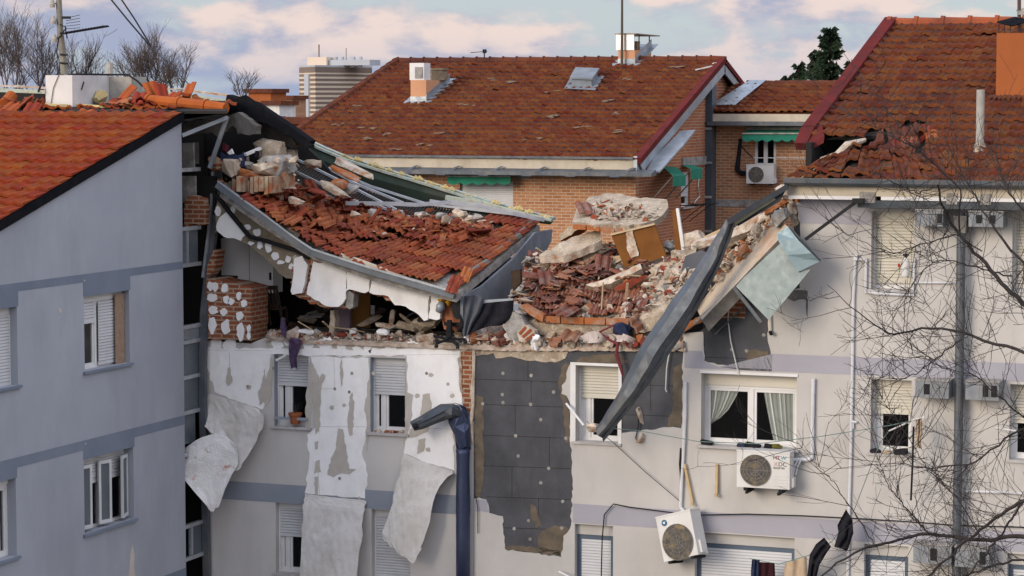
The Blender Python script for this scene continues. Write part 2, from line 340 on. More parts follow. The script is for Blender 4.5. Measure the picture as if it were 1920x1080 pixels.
M_reveal = mat('reveal_blue', (0.27, 0.30, 0.345), (0.24, 0.27, 0.31), 2, .9, .1, 50)
M_stone = mat('sill_stone', (0.44, 0.43, 0.42), (0.36, 0.35, 0.34), 5, 0.8, 0.2, 60, stain=(0.2, 0.18, 0.16), stain_amt=0.5)
M_dark = mat('interior_dark', (0.030, 0.028, 0.026), (0.022, 0.021, 0.02), 1, 0.95, 0.0)  # near black, painting the shade of rooms, attic and roof gaps as colour
M_glass = glassmat('pane_glass', (0.01, 0.011, 0.012), 0.22)
M_frost = mat('frosted_glass', (0.10, 0.12, 0.135), (0.07, 0.085, 0.10), 1.5, 0.35, 0.0, spec=0.5)
M_wood = mat('brown_door', (0.175, 0.070, 0.015), (0.13, 0.052, 0.013), 3, 0.55, 0.1, 30, stain=(0.18, 0.08, 0.03), stain_amt=0.4)
M_woodpale = mat('pale_wood', (0.50, 0.39, 0.25), (0.40, 0.30, 0.18), 6, 0.8, 0.2, 30)
M_wooddark = mat('dark_wood', (0.05, 0.033, 0.022), (0.03, 0.02, 0.014), 5, 0.6, 0.1, 30)
M_black = mat('black_plastic', (0.014, 0.014, 0.016), (0.02, 0.02, 0.022), 5, 0.55, 0.1, 30)
M_blackcloth = mat('black_cloth', (0.012, 0.012, 0.016), (0.02, 0.02, 0.026), 8, 0.95, 0.4, 60)
M_membrane = mat('wall_membrane', (0.20, 0.22, 0.25), (0.15, 0.165, 0.19), 2.5, 0.8, 0.3, 30, stain=(0.10, 0.10, 0.11), stain_amt=0.5)
M_tarp = mat('grey_membrane', (0.105, 0.115, 0.135), (0.078, 0.085, 0.10), 2.5, 0.75, 0.3, 30, stain=(0.17, 0.16, 0.15), stain_amt=0.5)
M_purple = mat('purple_cloth', (0.060, 0.035, 0.075), (0.10, 0.07, 0.12), 14, 0.95, 0.4, 60)
M_navy = mat('navy_cloth', (0.018, 0.026, 0.060), (0.03, 0.04, 0.08), 8, 0.95, 0.4, 60)
M_beigecloth = mat('beige_cloth', (0.46, 0.36, 0.25), (0.38, 0.29, 0.20), 8, 0.95, 0.4, 60)
M_curtain = mat('sheer_curtain', (0.62, 0.66, 0.61), (0.52, 0.56, 0.52), 3, 0.95, 0.2, 60)
M_awning = mat('green_awning', (0.025, 0.19, 0.125), (0.02, 0.15, 0.10), 3, 0.85, 0.2, 50, stain=(0.05, 0.12, 0.09), stain_amt=0.5)
M_ac = mat('air_unit_white', (0.60, 0.60, 0.58), (0.54, 0.54, 0.52), 2, 0.5, 0.05, 30, stain=(0.40, 0.36, 0.30), stain_amt=0.35)
M_fan = mat('fan_grille', (0.11, 0.10, 0.085), (0.065, 0.06, 0.055), 8, 0.6, 0.1, 30, c3=(0.22, 0.17, 0.09), c3lo=0.5, c3hi=0.65, c3scale=5)
M_copper = mat('clay_pot', (0.30, 0.10, 0.045), (0.24, 0.08, 0.04), 6, 0.85, 0.2, 40)
M_peach = mat('peach_render', (0.56, 0.30, 0.17), (0.50, 0.265, 0.15), 1.2, 0.95, 0.15, 50, stain=(0.36, 0.2, 0.12), stain_amt=0.4)
M_orange = mat('orange_render', (0.34, 0.105, 0.035), (0.28, 0.088, 0.032), 1.0, 0.95, 0.15, 50, stain=(0.26, 0.09, 0.04), stain_amt=0.5)
M_whitewash = mat('whitewash', (0.66, 0.65, 0.63), (0.55, 0.54, 0.53), 1.6, 0.95, 0.3, 40, stain=(0.34, 0.33, 0.32), stain_amt=0.6, stain_scale=(2, 2, 1))
M_fascia = mat('cream_fascia', (0.48, 0.43, 0.34), (0.40, 0.355, 0.28), 2.5, 0.9, 0.2, 40, stain=(0.30, 0.24, 0.17), stain_amt=0.7, stain_scale=(2.5, 2.5, 1))
M_bark = mat('bark', (0.050, 0.044, 0.043), (0.03, 0.027, 0.026), 6, 0.95, 0.4, 40)
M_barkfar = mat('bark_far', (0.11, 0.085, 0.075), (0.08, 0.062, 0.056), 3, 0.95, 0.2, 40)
M_needle = mat('needles', (0.030, 0.050, 0.026), (0.018, 0.032, 0.018), 1.5, 0.9, 0.0, tint=0.5)
M_cement = mat('fibre_cement', (0.40, 0.38, 0.34), (0.30, 0.29, 0.26), 6, 0.9, 0.3, 40, stain=(0.16, 0.15, 0.13), stain_amt=0.6)
M_wire = mat('cable_black', (0.02, 0.02, 0.022), (0.025, 0.025, 0.027), 5, 0.7, 0.0)
M_wirewhite = mat('cable_white', (0.6, 0.6, 0.58), None, 5, 0.6, 0.0)
M_towerband = mat('tower_brown', (0.19, 0.145, 0.12), (0.17, 0.13, 0.108), 0.05, 0.8, 0.0)
M_towerpale = mat('tower_pale', (0.60, 0.50, 0.39), (0.56, 0.47, 0.37), 0.05, 0.85, 0.0)
M_towergrey = mat('tower_grey', (0.40, 0.42, 0.45), (0.36, 0.38, 0.41), 0.1, 0.8, 0.0)
M_ground = mat('ground_dry', (0.16, 0.145, 0.125), (0.11, 0.10, 0.088), 0.3, 0.95, 0.2, 8)
# ------------------------------------------------------------------ generic builders
PROF = [(0.0, 0.1), (0.14, 0.6), (0.30, 1.0), (0.46, 0.6), (0.60, 0.1), (0.80, 0.0), (1.0, 0.1)]
def tile_field(mb, fn, us, vs, rng, h=0.045, lift=0.035, lip=0.03, jit=0.0, skip=None, over=0.03, jfn=None, drop=0.0, edge=0):
    """courses of roll tiles laid on the surface fn(u, v) (v runs up the slope)"""
    e = 0.01
    for j in range(len(vs) - 1):
        for i in range(len(us) - 1):
            u0, u1, v0, v1 = us[i], us[i + 1], vs[j], vs[j + 1]; um, vm = (u0 + u1) / 2, (v0 + v1) / 2
            c = fn(um, vm)
            if skip and skip(c): continue
            if drop and rng.random() < drop: continue
            nv = (fn(um + e, vm) - c).cross(fn(um, vm + e) - c)
            if nv.length == 0: continue
            nv.normalize()
            J = jit * (jfn(um, vm) if jfn else 1.0)
            a = rng.gauss(0, J); b = rng.gauss(0, J); g = rng.gauss(0, J * 0.5); z = abs(rng.gauss(0, J * 0.3))
            ov = over + rng.uniform(-0.012, 0.012) + J * 0.2 * rng.random()
            top_f = []; top_b = []; bot_f = []
            for p, q in PROF:
                s = p - 0.5
                hf = h * q + lift + z + a * 0.12 * s + b * 0.10; hb = h * q + z + a * 0.12 * s
                F_ = fn(u0 + (u1 - u0) * (p + g), v0 - ov + 0.02 * s * g * 8) + nv * hf; B_ = fn(u0 + (u1 - u0) * p, v1 + 0.01) + nv * hb
                top_f.append(F_); top_b.append(B_); bot_f.append(F_ - nv * lip)
            n = len(PROF); vsn = top_f + top_b + bot_f
            fs = [(k, k + 1, n + k + 1, n + k) for k in range(n - 1)]; lipf = [(2 * n + k, 2 * n + k + 1, k + 1, k) for k in range(n - 1)]
            fs += [(2 * n, 0, n), (n - 1, 3 * n - 1, 2 * n - 1)]; tv = min(1, max(0, rng.gauss(0.5, 0.22)))
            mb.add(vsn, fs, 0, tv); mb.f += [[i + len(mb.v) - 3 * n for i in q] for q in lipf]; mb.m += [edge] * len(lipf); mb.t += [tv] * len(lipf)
def steps(a, b, d):
    n = max(1, round(abs(b - a) / d)); return [a + (b - a) * k / n for k in range(n + 1)]

def slats(mb, fr, u0, u1, v0, v1, w, pitch=0.052, mi=0):
    n = max(1, int((v1 - v0) / pitch)); pr = []
    for k in range(n):
        t = v1 - k * pitch
        pr += [(t, w), (t - pitch * 0.14, w + 0.012), (t - pitch * 0.74, w + 0.016), (t - pitch * 0.92, w - 0.004)]
    pr.append((v0, w))
    vs = []; 
    for v, d in pr: vs += [fr(u0, v, d), fr(u1, v, d)]
    mb.add(vs, [(2 * k, 2 * k + 1, 2 * k + 3, 2 * k + 2) for k in range(len(pr) - 1)], mi)
    mb.box((u0, v0 - 0.045, w - 0.006), (u1, v0, w + 0.012), mi, fr)

def window(rt, fr, u0, u1, v0, v1, depth=0.15, box=0.16, shut=0.4, frame=None, shutter=None, boxm=None, mull=(), sill=True, sillw=0.05,
           sash=0.045, pane=None, sillm=None, label=None, bars=True, fw=0.05, inset=False):
    """window set back in its opening; u right, v up, out of the wall = +w.  window > pane, shutter, shutter_box, sill"""
    frame = frame or M_white; shutter = shutter or M_pvc; boxm = boxm or frame
    mb = MB(); d0, d1 = -depth - 0.06, -depth
    mb.box((u0, v0, d0), (u0 + fw, v1, d1), 0, fr); mb.box((u1 - fw, v0, d0), (u1, v1, d1), 0, fr)
    mb.box((u0 + fw, v0, d0), (u1 - fw, v0 + fw, d1), 0, fr); vt = v1 - box
    mb.box((u0 + fw, vt - fw, d0), (u1 - fw, vt, d1), 0, fr)
    cells = [u0 + fw] + [u0 + (u1 - u0) * m for m in mull] + [u1 - fw]
    for m in cells[1:-1]: mb.box((m - 0.03, v0 + fw, d0), (m + 0.03, vt - fw, d1 + 0.004), 0, fr)
    if sash:
        for k in range(len(cells) - 1):
            a = cells[k] + (0.03 if k else 0); b = cells[k + 1] - (0.03 if k < len(cells) - 2 else 0); s = sash; e = d1 - 0.012
            mb.box((a, v0 + fw, d0 + 0.01), (a + s, vt - fw, e), 0, fr); mb.box((b - s, v0 + fw, d0 + 0.01), (b, vt - fw, e), 0, fr)
            mb.box((a + s, v0 + fw, d0 + 0.01), (b - s, v0 + fw + s, e), 0, fr); mb.box((a + s, vt - fw - s, d0 + 0.01), (b - s, vt - fw, e), 0, fr)
    wo = part('window', mb, frame, rt, label=label)
    g = MB(); g.box((u0 + fw, v0 + fw, d0 + 0.022), (u1 - fw, vt - fw, d0 + 0.028), 0, fr); part('pane', g, pane or M_glass, wo, split=True)
    if box:
        b = MB(); b.box((u0, vt, d0), (u1, v1, d1 + 0.025), 0, fr); part('shutter_box', b, boxm, wo)
    if shut > 0:
        s = MB(); k_ = 1.0 if inset else 0.6; slats(s, fr, u0 + fw * k_, u1 - fw * k_, vt - (vt - v0) * shut, vt - (fw if inset else 0), d1 - .01 if inset else d1 + 0.02); part('shutter', s, shutter, wo)
        if bars and not inset:
            s = MB(); s.box((u0, v0, d1), (u0 + 0.03, vt, d1 + 0.035), 0, fr); s.box((u1 - 0.03, v0, d1), (u1, vt, d1 + 0.035), 0, fr); part('shutter_rail', s, frame, wo, split=True)
    if sill:
        s = MB(); s.box((u0 - 0.06, v0 - 0.045, -depth + 0.001), (u1 + 0.06, v0 - 0.002, sillw), 0, fr); part('sill', s, sillm or M_stone, wo)
    return wo
def hole(fr, u0, u1, v0, v1, w=0.0): return [fr(u0, v0, w), fr(u1, v0, w), fr(u1, v1, w), fr(u0, v1, w)]
def wbox(px, Y=0.0):
    x0, y0, x1, y1 = px; xm, ym = (x0 + x1) / 2, (y0 + y1) / 2
    return PY(x0, ym, Y).x, PY(x1, ym, Y).x, PY(xm, y1, Y).z, PY(xm, y0, Y).z
def rect_loop(fr, u0, u1, v0, v1, w=0): return [fr(u0, v0, w), fr(u1, v0, w), fr(u1, v1, w), fr(u0, v1, w)]

ZB = -6.5                                                          # street level, far below the picture
# ------------------------------------------------------------------ ground
g = MB(); g.grid([[(x, y, ZB) for x in (-4000, -400, -40, 0, 40, 400, 4000)] for y in (-300, -60, 0, 60, 300, 1500, 5000)])
solo('ground', g, M_ground, 'dusty ground far below the houses', 'ground', kind='structure')

XW = PY(388, 700).x                                                # party line between wing and middle house
F0 = FY(0.0)
# ================================================================== LEFT WING
def build_wing():
    rt = root('apartment_wing', (XW - 3, -4, ZB), 'blue-grey apartment wing with orange tiled roof and a blank stepped-band side wall', 'building', 'damaged apartment houses')
    fr = FX(XW)
    yb = PX(340, 225, XW).y                                        # rear corner
    zt = lambda y: lerp(10.0, PX(336, 216, XW).z, (y + 6.93) / (PX(336, 216, XW).y + 6.93))
    def ybox(pl, pr):                                              # (left pixel x, top y, bottom y), right pixel x
        a = PX(pl[0], (pl[1] + pl[2]) / 2, XW).y; b = PX(pr, (pl[1] + pl[2]) / 2, XW).y
        return a, b, PX(pl[0], pl[2], XW).z, PX(pl[0], pl[1], XW).z
    wA = ybox((158, 556, 697), 243); wB = ybox((158, 862, 1002), 251); wC = ybox((-60, 590, 737), 33); wD = ybox((-60, 915, 1065), 31)
    wC = (wC[0], wC[1], wA[2], wA[3]); wD = (wD[0], wD[1], wB[2], wB[3])
    zA = PX(335, 505, XW).z; zA1 = PX(335, 491, XW).z; zB0 = PX(340, 797, XW).z; zB1 = PX(340, 780, XW).z
    zC1 = zB1 - 2.84; wE = (wB[0], wB[1], wB[2] - 2.84, wB[3] - 2.84)
    wins = [wA, wB, wC, wD]
    w = MB(); y0 = -11.0
    w.prism([fr(y0, ZB, 0), fr(yb, ZB, 0), fr(yb, zt(yb) - 0.03, 0), fr(y0, zt(y0) - 0.03, 0)], (-0.3, 0, 0), [hole(fr, *q) for q in wins])
    w.box((XW - 8, y0, ZB), (XW - 0.3, y0 + 0.3, 8.6)); w.box((XW - 8, yb - 0.3, ZB), (XW - 0.3, yb, zt(yb) - 0.2))
    w.box((XW - 8, y0 + 0.3, ZB), (XW - 7.7, yb - 0.3, 8.6), 1)
    for z in (3.2, 6.0): w.box((XW - 7.7, y0 + 0.3, z - 0.25), (XW - 0.3, yb - 0.3, z), 1)
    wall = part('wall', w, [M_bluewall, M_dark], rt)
    bd = MB(); p = 0.004
    bd.prism(rect_loop(fr, y0, yb, zA, zA1, p), (-p + .001, 0, 0)); bd.prism(rect_loop(fr, y0, yb, zB0, zB1, p), (-p + .001, 0, 0)); bd.prism(rect_loop(fr, y0, yb, zB0 - 2.84, zB1 - 2.84, p), (-p + .001, 0, 0))
    for q, zz in ((wA, zA), (wC, zA), (wB, zB0), (wD, zB0)):
        bd.prism(rect_loop(fr, q[0] - 0.02, q[1] + 0.04, q[3], zz, p), (-p + .001, 0, 0))
    part('painted_band', bd, M_blueband, rt, split=True)
    wa = window(rt, fr, *wA, depth=0.17, box=0.13, shut=0.0, mull=(0.42,), frame=M_white, sillm=M_blueband, label='window with its right half shuttered')
    s_ = MB(); um = lerp(wA[0], wA[1], .42); slats(s_, fr, um + .05, wA[1] - .05, wA[2] + .08, wA[3] - .15, -.15); part('shutter', s_, M_pvc, wa); s_ = MB(); slats(s_, fr, wA[0] + .04, um - .05, wA[3] - .45, wA[3] - .15, -.15); part('shutter', s_, M_pvc, wa)
    window(rt, fr, *wC, depth=0.17, box=0.13, shut=0.96, mull=(0.5,), sillm=M_blueband)
    wb = window(rt, fr, *wB, depth=0.22, box=0.10, shut=0.30, mull=(0.5,), sash=0, sillm=M_blueband, label='window with three casements swung open')
    for u, ang, n in ((wB[0] - 0.02, 10, 0.36), (lerp(wB[0], wB[1], 0.40), 16, 0.30), (wB[1] - 0.02, 166, 0.34)):   # opened leaves
        lf = MB(); c, s = cos(RAD(ang)), sin(RAD(ang))
        def lfr(a, b, d, u=u, c=c, s=s): return fr(u + a * c - d * s, b, -0.12 + a * s + d * c)
        h0, h1 = wB[2] + 0.06, wB[3] - 0.12
        lf.box((0, h0, -.02), (.05, h1, .02), 0, lfr); lf.box((n - .05, h0, -.02), (n, h1, .02), 0, lfr); lf.box((.05, h0, -.02), (n - .05, h0 + .06, .02), 0, lfr); lf.box((.05, h1 - .06, -.02), (n - .05, h1, .02), 0, lfr)
        lf.box((.05, h0 + .06, -.004), (n - .05, h1 - .06, .004), 1, lfr)
        part('casement', lf, [M_pvc, M_frost], wb)
    window(rt, fr, *wD, depth=0.17, box=0.10, shut=0.0, mull=(0.5, 0.8), sillm=M_blueband)
    # marble cheek beside the first window
    mk = MB(); mk.box((wA[1] - 0.34, wA[2], -0.10), (wA[1] - 0.02, wA[3] - 0.06, -0.085), 0, fr); part('rust_cheek', mk, mat('rust_stone', (0.24, 0.16, 0.11), (0.30, 0.22, 0.16), 12, 0.9), rt)
    # chipped spots and plaster patch
    pt = MB(); rng = random.Random(4)
    for px, py, r in ((112, 582, 5), (158, 526, 2), (160, 832, 2)):
        c = PX(px, py, XW); pt.prism([c + Vector((0.006, r / 107 * rng.uniform(.7, 1.6) * cos(a), r / 107 * rng.uniform(.6, 1.2) * sin(a))) for a in [k * pi / 5 for k in range(10)]], (-0.005, 0, 0))
    pt.prism([PX(x, y, XW) + Vector((.006, 0, 0)) for x, y in ((248, 1022), (252, 1040), (251, 1062), (254, 1085), (240, 1085), (243, 1056), (244, 1040))], (-.005, 0, 0))
    part('chipped_patch', pt, M_glue, rt, split=True)
    # roof: tiles run with the ridge along X
    tf = MB(); rng = random.Random(11); dz = (zt(yb) - 10.0) / (yb + 6.93); up = Vector((0, 1, dz)).normalized(); L0 = -10.9; 
    fn = lambda u, v: Vector((XW + 0.07 - u, 0, 0)) + Vector((0, L0, zt(L0) + 0.05)) + up * v
    Lt = (yb - 0.1 - L0) / up.y
    tile_field(tf, lambda u, v: fn(7.6 - u, v), steps(0, 7.6, 0.235), steps(0, Lt, 0.40), rng, h=0.036, lift=0.055, lip=0.05, jit=0.03)
    rf = part('roof', tf, M_tile_wing, rt)
    dk = MB(); dk.prism([(XW + .05, L0 + .02, zt(L0) - .06), (XW + .05, yb, zt(yb) - .06), (XW - 8, yb, zt(yb) - .06), (XW - 8, L0 + .02, zt(L0) - .06)], (0, 0, 0.08)); part('roof_deck', dk, M_blackverge, rt)
    vg = MB(); vg.prism([fr(L0, zt(L0) - 0.13, 0.002), fr(yb, zt(yb) - 0.13, 0.002), fr(yb, zt(yb) + 0.04, 0.002), fr(L0, zt(L0) + 0.04, 0.002)], (0.06, 0, 0)); part('verge_strip', vg, M_blackverge, rt)
    return rt, fr, yb, zt
WING, FWG, YB, WZT = build_wing()

# ================================================================== glazed gallery between wing and middle house
def build_gallery():
    rt = root('glazed_gallery', (XW, YB / 2, ZB), 'narrow steel and glass gallery with bent post between wing and white facade', 'gallery')  # solid near-black sheets, shade of the gap under the ridge put in as colour
    fr = FX(XW); z = lambda y, x=362: PX(x, y, XW).z; yl, yr = YB + 0.02, -0.03
    rows = [318, 428, 496, 612, 640, 706, 772, 850, 985, 1046, 1100]
    m = MB()
    for y in rows: m.box((yl, z(y) - 0.035, -0.10), (yr - 0.1, z(y) + 0.035, -0.02), 0, fr)
    part('transom', m, M_galv, rt, split=True)
    m = MB(); pts = [PX(x, y, XW) + Vector((0.02, 0, 0)) for x, y in ((407, 318), (404, 380), (398, 440), (388, 520), (381, 590), (379, 680), (379, 760), (383, 900), (387, 1100))]
    for a, b in zip(pts, pts[1:]): m.bar(a, b + (b - a) * 0.01, 0.10, 0.13)
    part('post', m, M_zincdark, rt, label='bent dark steel post')
    m = MB(); pts2 = [p + Vector((-0.05, -0.10, 0)) for p in pts]
    for a, b in zip(pts2[:4], pts2[1:4]): m.bar(a, b, 0.05, 0.05)
    part('inner_post', m, M_galv, rt)
    for k, (a, b, l0, l1) in enumerate(((428, 496, .05, .80), (640, 706, 0, .88), (706, 772, 0, .88), (772, 835, 0, .6), (985, 1046, .25, .85))):
        m = MB(); m.box((lerp(yl, yr, l0), z(b) + .04, -.07), (lerp(yl, yr, l1), z(a) - .04, -.06), 0, fr); part('pane', m, M_frost, rt, split=True)
    m = MB(); m.box((yl, z(640) + .04, -.08), (yr - .1, z(612) - .04, -.05), 0, fr); part('infill_panel', m, M_zinc, rt)
    m = MB(); m.box((yl + .22, z(496) + .04, -.07), (yl + .27, z(428) - .04, -.03), 0, fr); m.box((yl + .26, z(1046) + .04, -.07), (yl + .32, z(985) - .04, -.03), 0, fr); part('mullion', m, M_galv, rt, split=True)
    # dark stairwell behind the glass
    m = MB(); m.box((XW - 2.2, YB + .01, ZB), (XW - 2.0, 3.0, z(300))); m.box((XW - 2.0, 0.32, ZB), (XW - .12, 0.45, z(310)))
    for y in (612, 850): m.box((XW - 2.0, YB + .02, z(y) - .2), (XW - .12, .32, z(y) - .05))
    part('stairwell_wall', m, M_dark, rt)
    # brick stub and torn plaster inside the upper bays
    m = MB(); rng = random.Random(2); lp = jag([(345, 378), (360, 366), (385, 372), (388, 420), (344, 424)], 2, 7, rng); m.prism(pyl(lp, -0.25), (0, .12, 0)); part('brick_stub', m, M_brickn_x, rt)
    m = MB(); m.prism(pyl([(341, 330), (366, 330), (367, 376), (341, 380)], -0.12), (0, .05, 0)); m.prism(pyl([(341, 268), (362, 268), (364, 316), (341, 316)], 0.10), (0, .05, 0)); part('cupboard_panel', m, M_concgrey, rt, split=True)
    return rt
build_gallery()
# fallen light frame leaning above the gallery
m = MB(); a = PX(341, 254, XW + .05); b = PX(427, 219, XW + .05); c = PX(391, 316, XW + .05)
m.bar(PX(341, 254, XW), PY(426, 220, -.15), .05, .07); m.bar(PY(426, 219, -.15), PY(393, 315, -.15), .05, .07)
solo('bent_gutter_frame', m, M_zinc, 'bent grey metal frame leaning over the dark attic hole beside the wing', 'metal frame')

# ================================================================== MIDDLE HOUSE (collapsed top floor)
XJ = PY(888, 800).x
def build_middle():
    rt = root('apartment_house', ((XW + XJ) / 2, 2, ZB), 'middle apartment house with its top floor crushed and white insulation laid bare', 'building', 'damaged apartment houses')
    W1 = wbox((514, 664, 579, 800)); W2 = wbox((694, 671, 761, 812)); W3 = wbox((517, 944, 577, 1076)); W4 = wbox((697, 957, 769, 1092))
    W1 = (W1[0], W1[1], W1[2], W1[3]); zs = 7.46
    wins = [W1, W2, W3, W4]
    rng = random.Random(5)
    top = [(x, y + rng.uniform(-2, 2)) for x, y in ((386, 637), (420, 640), (470, 643), (500, 630), (540, 634), (590, 640), (640, 638), (690, 640), (740, 641), (790, 640), (840, 642), (886, 643))]
    outer = [Vector((XJ, 0, ZB)), Vector((XW, 0, ZB))]
    m = MB(); loop = [F0(XW, ZB, 0), F0(XJ, ZB, 0)] + pyl(list(reversed(top)))
    loop[-1].x = XW; loop[2].x = XJ
    m.prism(loop, (0, .28, 0), [hole(F0, *q) for q in wins], 0)
    part('facade', m, M_render2, rt)
    m = MB(); m.box((XW, .28, ZB), (XW + .2, 7.5, 7.3)); m.box((XJ - .2, .28, ZB), (XJ - .01, 7.5, 7.3)); m.box((XW, 7.5, ZB), (XJ - .01, 7.7, 8.6))
    for z in (1.75, 4.6): m.box((XW + .2, .28, z - .25), (XJ - .2, 7.5, z))
    m.box((XW + .2, 3.2, 4.6), (XJ - .2, 3.3, 7.2)); m.box((XW + .2, 3.2, 1.75), (XJ - .2, 3.3, 4.3))
    m.box((XW + .6, 3.6, 7.5), (XJ + 3.2, 3.8, 8.5)); m.box((XW - 3, 3.6, 6.9), (XW + .6, 3.8, 9.6)); m.box((XW + .2, 2.6, 7.5), (XJ - .3, 2.7, 8.3))
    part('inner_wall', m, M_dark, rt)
    m = MB(); lp = [(388, 632), (470, 628), (500, 624), (600, 634), (700, 636), (800, 637), (887, 640), (887, 668), (388, 660)]
    m.box((XW + .2, .285, 7.2), (XJ - .2, 7.4, 7.47)); part('floor_slab', m, M_conc, rt)
    # bare concrete edge of the slab along the torn top
    m = MB(); e = pyl(jag([(497, 632), (600, 640), (740, 641), (860, 643), (887, 646), (887, 668), (760, 662), (640, 655), (560, 652), (500, 650)], 1.5, 14, rng), -.006)
    m.prism(e, (0, .005, 0)); part('slab_edge', m, M_glue, rt)
    # painted bands
    z0, z1 = PY(480, 944, 0).z, PY(480, 905, 0).z
    m = MB(); m.prism(rect_loop(F0, XW + .02, XJ - .06, W3[3] + .0, z1, .004), (0, .003, 0)); part('painted_band', m, M_midband, rt, split=True)
    # windows
    kw = dict(depth=.17, box=.12, frame=M_white, shutter=M_pvc)
    window(rt, F0, *W1, shut=.36, mull=(.30,), label='window with half lowered shutter and dark room', **kw); window(rt, F0, *W2, shut=.42, mull=(.30,), **kw)
    window(rt, F0, *W3, shut=.40, mull=(.28,), **kw); window(rt, F0, *W4, shut=.99, mull=(.5,), **kw)
    for q in wins[:2]:                                             # bluish painted reveals
        m = MB(); m.box((q[0] + .001, q[2], -.165), (q[0] + .009, q[3], -.001), 0, F0); m.box((q[1] - .009, q[2], -.165), (q[1] - .001, q[3], -.001), 0, F0); part('painted_reveal', m, M_reveal, rt, split=True)
    # white insulation where the render has peeled off: sheets with ragged edges, mortar left on them
    white = [
        [(388, 656), (508, 658), (510, 690), (503, 740), (492, 768), (478, 762), (440, 750), (402, 735), (398, 715), (388, 712)],
        [(583, 668), (690, 672), (692, 700), (683, 760), (688, 800), (678, 850), (690, 890), (684, 935), (640, 932), (572, 925), (580, 860), (576, 815), (594, 800), (598, 740), (592, 705)],
        [(764, 640), (800, 648), (858, 662), (866, 760), (852, 790), (850, 850), (852, 882), (800, 868), (756, 850), (760, 828), (770, 800), (776, 740), (764, 735)],
    ]
    white.append([(388, 650), (420, 654), (470, 653), (520, 655), (600, 653), (680, 656), (750, 655), (862, 658), (862, 672), (764, 668), (692, 667), (583, 668), (510, 664), (388, 664)])
    m = MB()
    for q_, lp in enumerate(white): m.prism(pyl(jag(lp, 2.2, 9, rng), -.007 - .0012 * q_), (0, .0055, 0))
    for cx, cy, r, q in ((432, 648, 13, 1.3), (405, 645, 11, 1.4), (520, 645, 12, 1.2), (540, 640, 8, 1.3), (578, 648, 11, 1.3), (610, 645, 17, 1.1), (640, 653, 11, .9), (669, 656, 9, 1.2), (689, 655, 9, 1.3), (702, 658, 10, .8), (734, 652, 12, .95), (772, 650, 12, 1.4), (800, 657, 12, 1)):
        m.prism(pyl([(cx + r * rng.uniform(.65, 1.2) * cos(a), cy + r * .8 * q * rng.uniform(.7, 1.2) * sin(a)) for a in [k * pi / 7 for k in range(14)]], -.013), (0, .005, 0))
    part('insulation_board', m, M_eps, rt, split=True)
    glue = [
        [(634, 803), (643, 805), (650, 850), (655, 878), (668, 880), (656, 890), (640, 888), (625, 895), (614, 890), (620, 860), (628, 845)],
        [(660, 735), (664, 760), (662, 815), (656, 818), (652, 795), (655, 745)], [(594, 700), (598, 705), (597, 760), (600, 800), (592, 815), (588, 760), (584, 730), (590, 690)],
        [(592, 865), (600, 862), (602, 885), (588, 888)], [(589, 895), (596, 893), (595, 932), (591, 925)], [(590, 829), (597, 827), (596, 842), (591, 843)],
        [(792, 740), (806, 738), (809, 755), (804, 785), (798, 780), (788, 778), (791, 760)], [(768, 805), (800, 795), (808, 785), (802, 810), (782, 818), (766, 820)], [(785, 825), (798, 822), (795, 845), (782, 852)],
        [(490, 722), (497, 690), (500, 730), (494, 750), (486, 760), (484, 735)], [(430, 680), (436, 715), (428, 724), (424, 718)], [(397, 735), (393, 700), (388, 690), (388, 735)], [(505, 690), (509, 664), (511, 700), (508, 745), (500, 762), (488, 745)],
        [(590, 790), (596, 720), (603, 700), (610, 704), (603, 720), (600, 760), (598, 812)], [(640, 672), (643, 700), (640, 725), (637, 700)],
    ]
    m = MB()
    for q_, lp in enumerate(glue): m.prism(pyl(jag(lp, 1.6, 6, rng), -.0125 - .0006 * q_), (0, .003, 0))
    for cx, cy, r in ((622, 764, 5), (466, 726, 6), (803, 843, 5), (808, 703, 5), (674, 934, 3), (645, 760, 4), (782, 742, 5), (848, 742, 5), (700, 700, 4)):
        m.prism(pyl([(cx + r * rng.uniform(.7, 1.1) * cos(a), cy + r * rng.uniform(.7, 1.1) * sin(a)) for a in [k * pi / 5 for k in range(10)]], -.012), (0, .0045, 0))
    for lp in ([(572, 800), (577, 690), (583, 668), (590, 668), (585, 760), (580, 812)], [(683, 690), (692, 675), (694, 800), (687, 850), (684, 800)], [(764, 670), (770, 720), (765, 800), (758, 850), (756, 830), (760, 780)]):
        m.prism(pyl(jag(lp, 2, 8, rng), -.005), (0, .004, 0))
    part('mortar_patch', m, M_glue, rt, split=True)
    # board joints and plug marks
    m = MB()
    for a, b in (((430, 660), (432, 720)), ((388, 656), (510, 658)), ((583, 668), (860, 664)), ((597, 729), (628, 729)), ((626, 668), (628, 730)), ((590, 800), (690, 800)), ((770, 800), (860, 806)), ((596, 880), (600, 932))):
        m.bar(PY(*a, -.008), PY(*b, -.008), .006, .004)
    for cx, cy in ((628, 729), (465, 725), (637, 897), (512, 690), (660, 700), (655, 735), (800, 700), (840, 720)): m.disc(PY(cx, cy, -.006), (0, -1, 0), .03, .008, 10)
    part('board_joint', m, M_concgrey, rt, split=True)
    # exposed brick at the party joint and the torn drip of mortar beside it
    m = MB(); m.prism(pyl(jag([(864, 660), (888, 652), (888, 790), (872, 788), (866, 740)], 1, 8, rng), -.009), (0, .008, 0)); part('bare_brick', m, M_brickn_x, rt, split=True)
    m = MB(); m.tube([PY(x, y, -.02) for x, y in ((889, 648), (888, 700), (886, 735), (887, 760), (883, 790), (886, 830))], [.035, .03, .045, .03, .04, .02], 6); m.tube([PY(x, y, -.02) for x, y in ((862, 670), (864, 690), (863, 720), (866, 735))], .025, 5); part('mortar_bead', m, M_plaster, rt, split=True)
    return rt, W1, W2
MID, W1, W2 = build_middle()

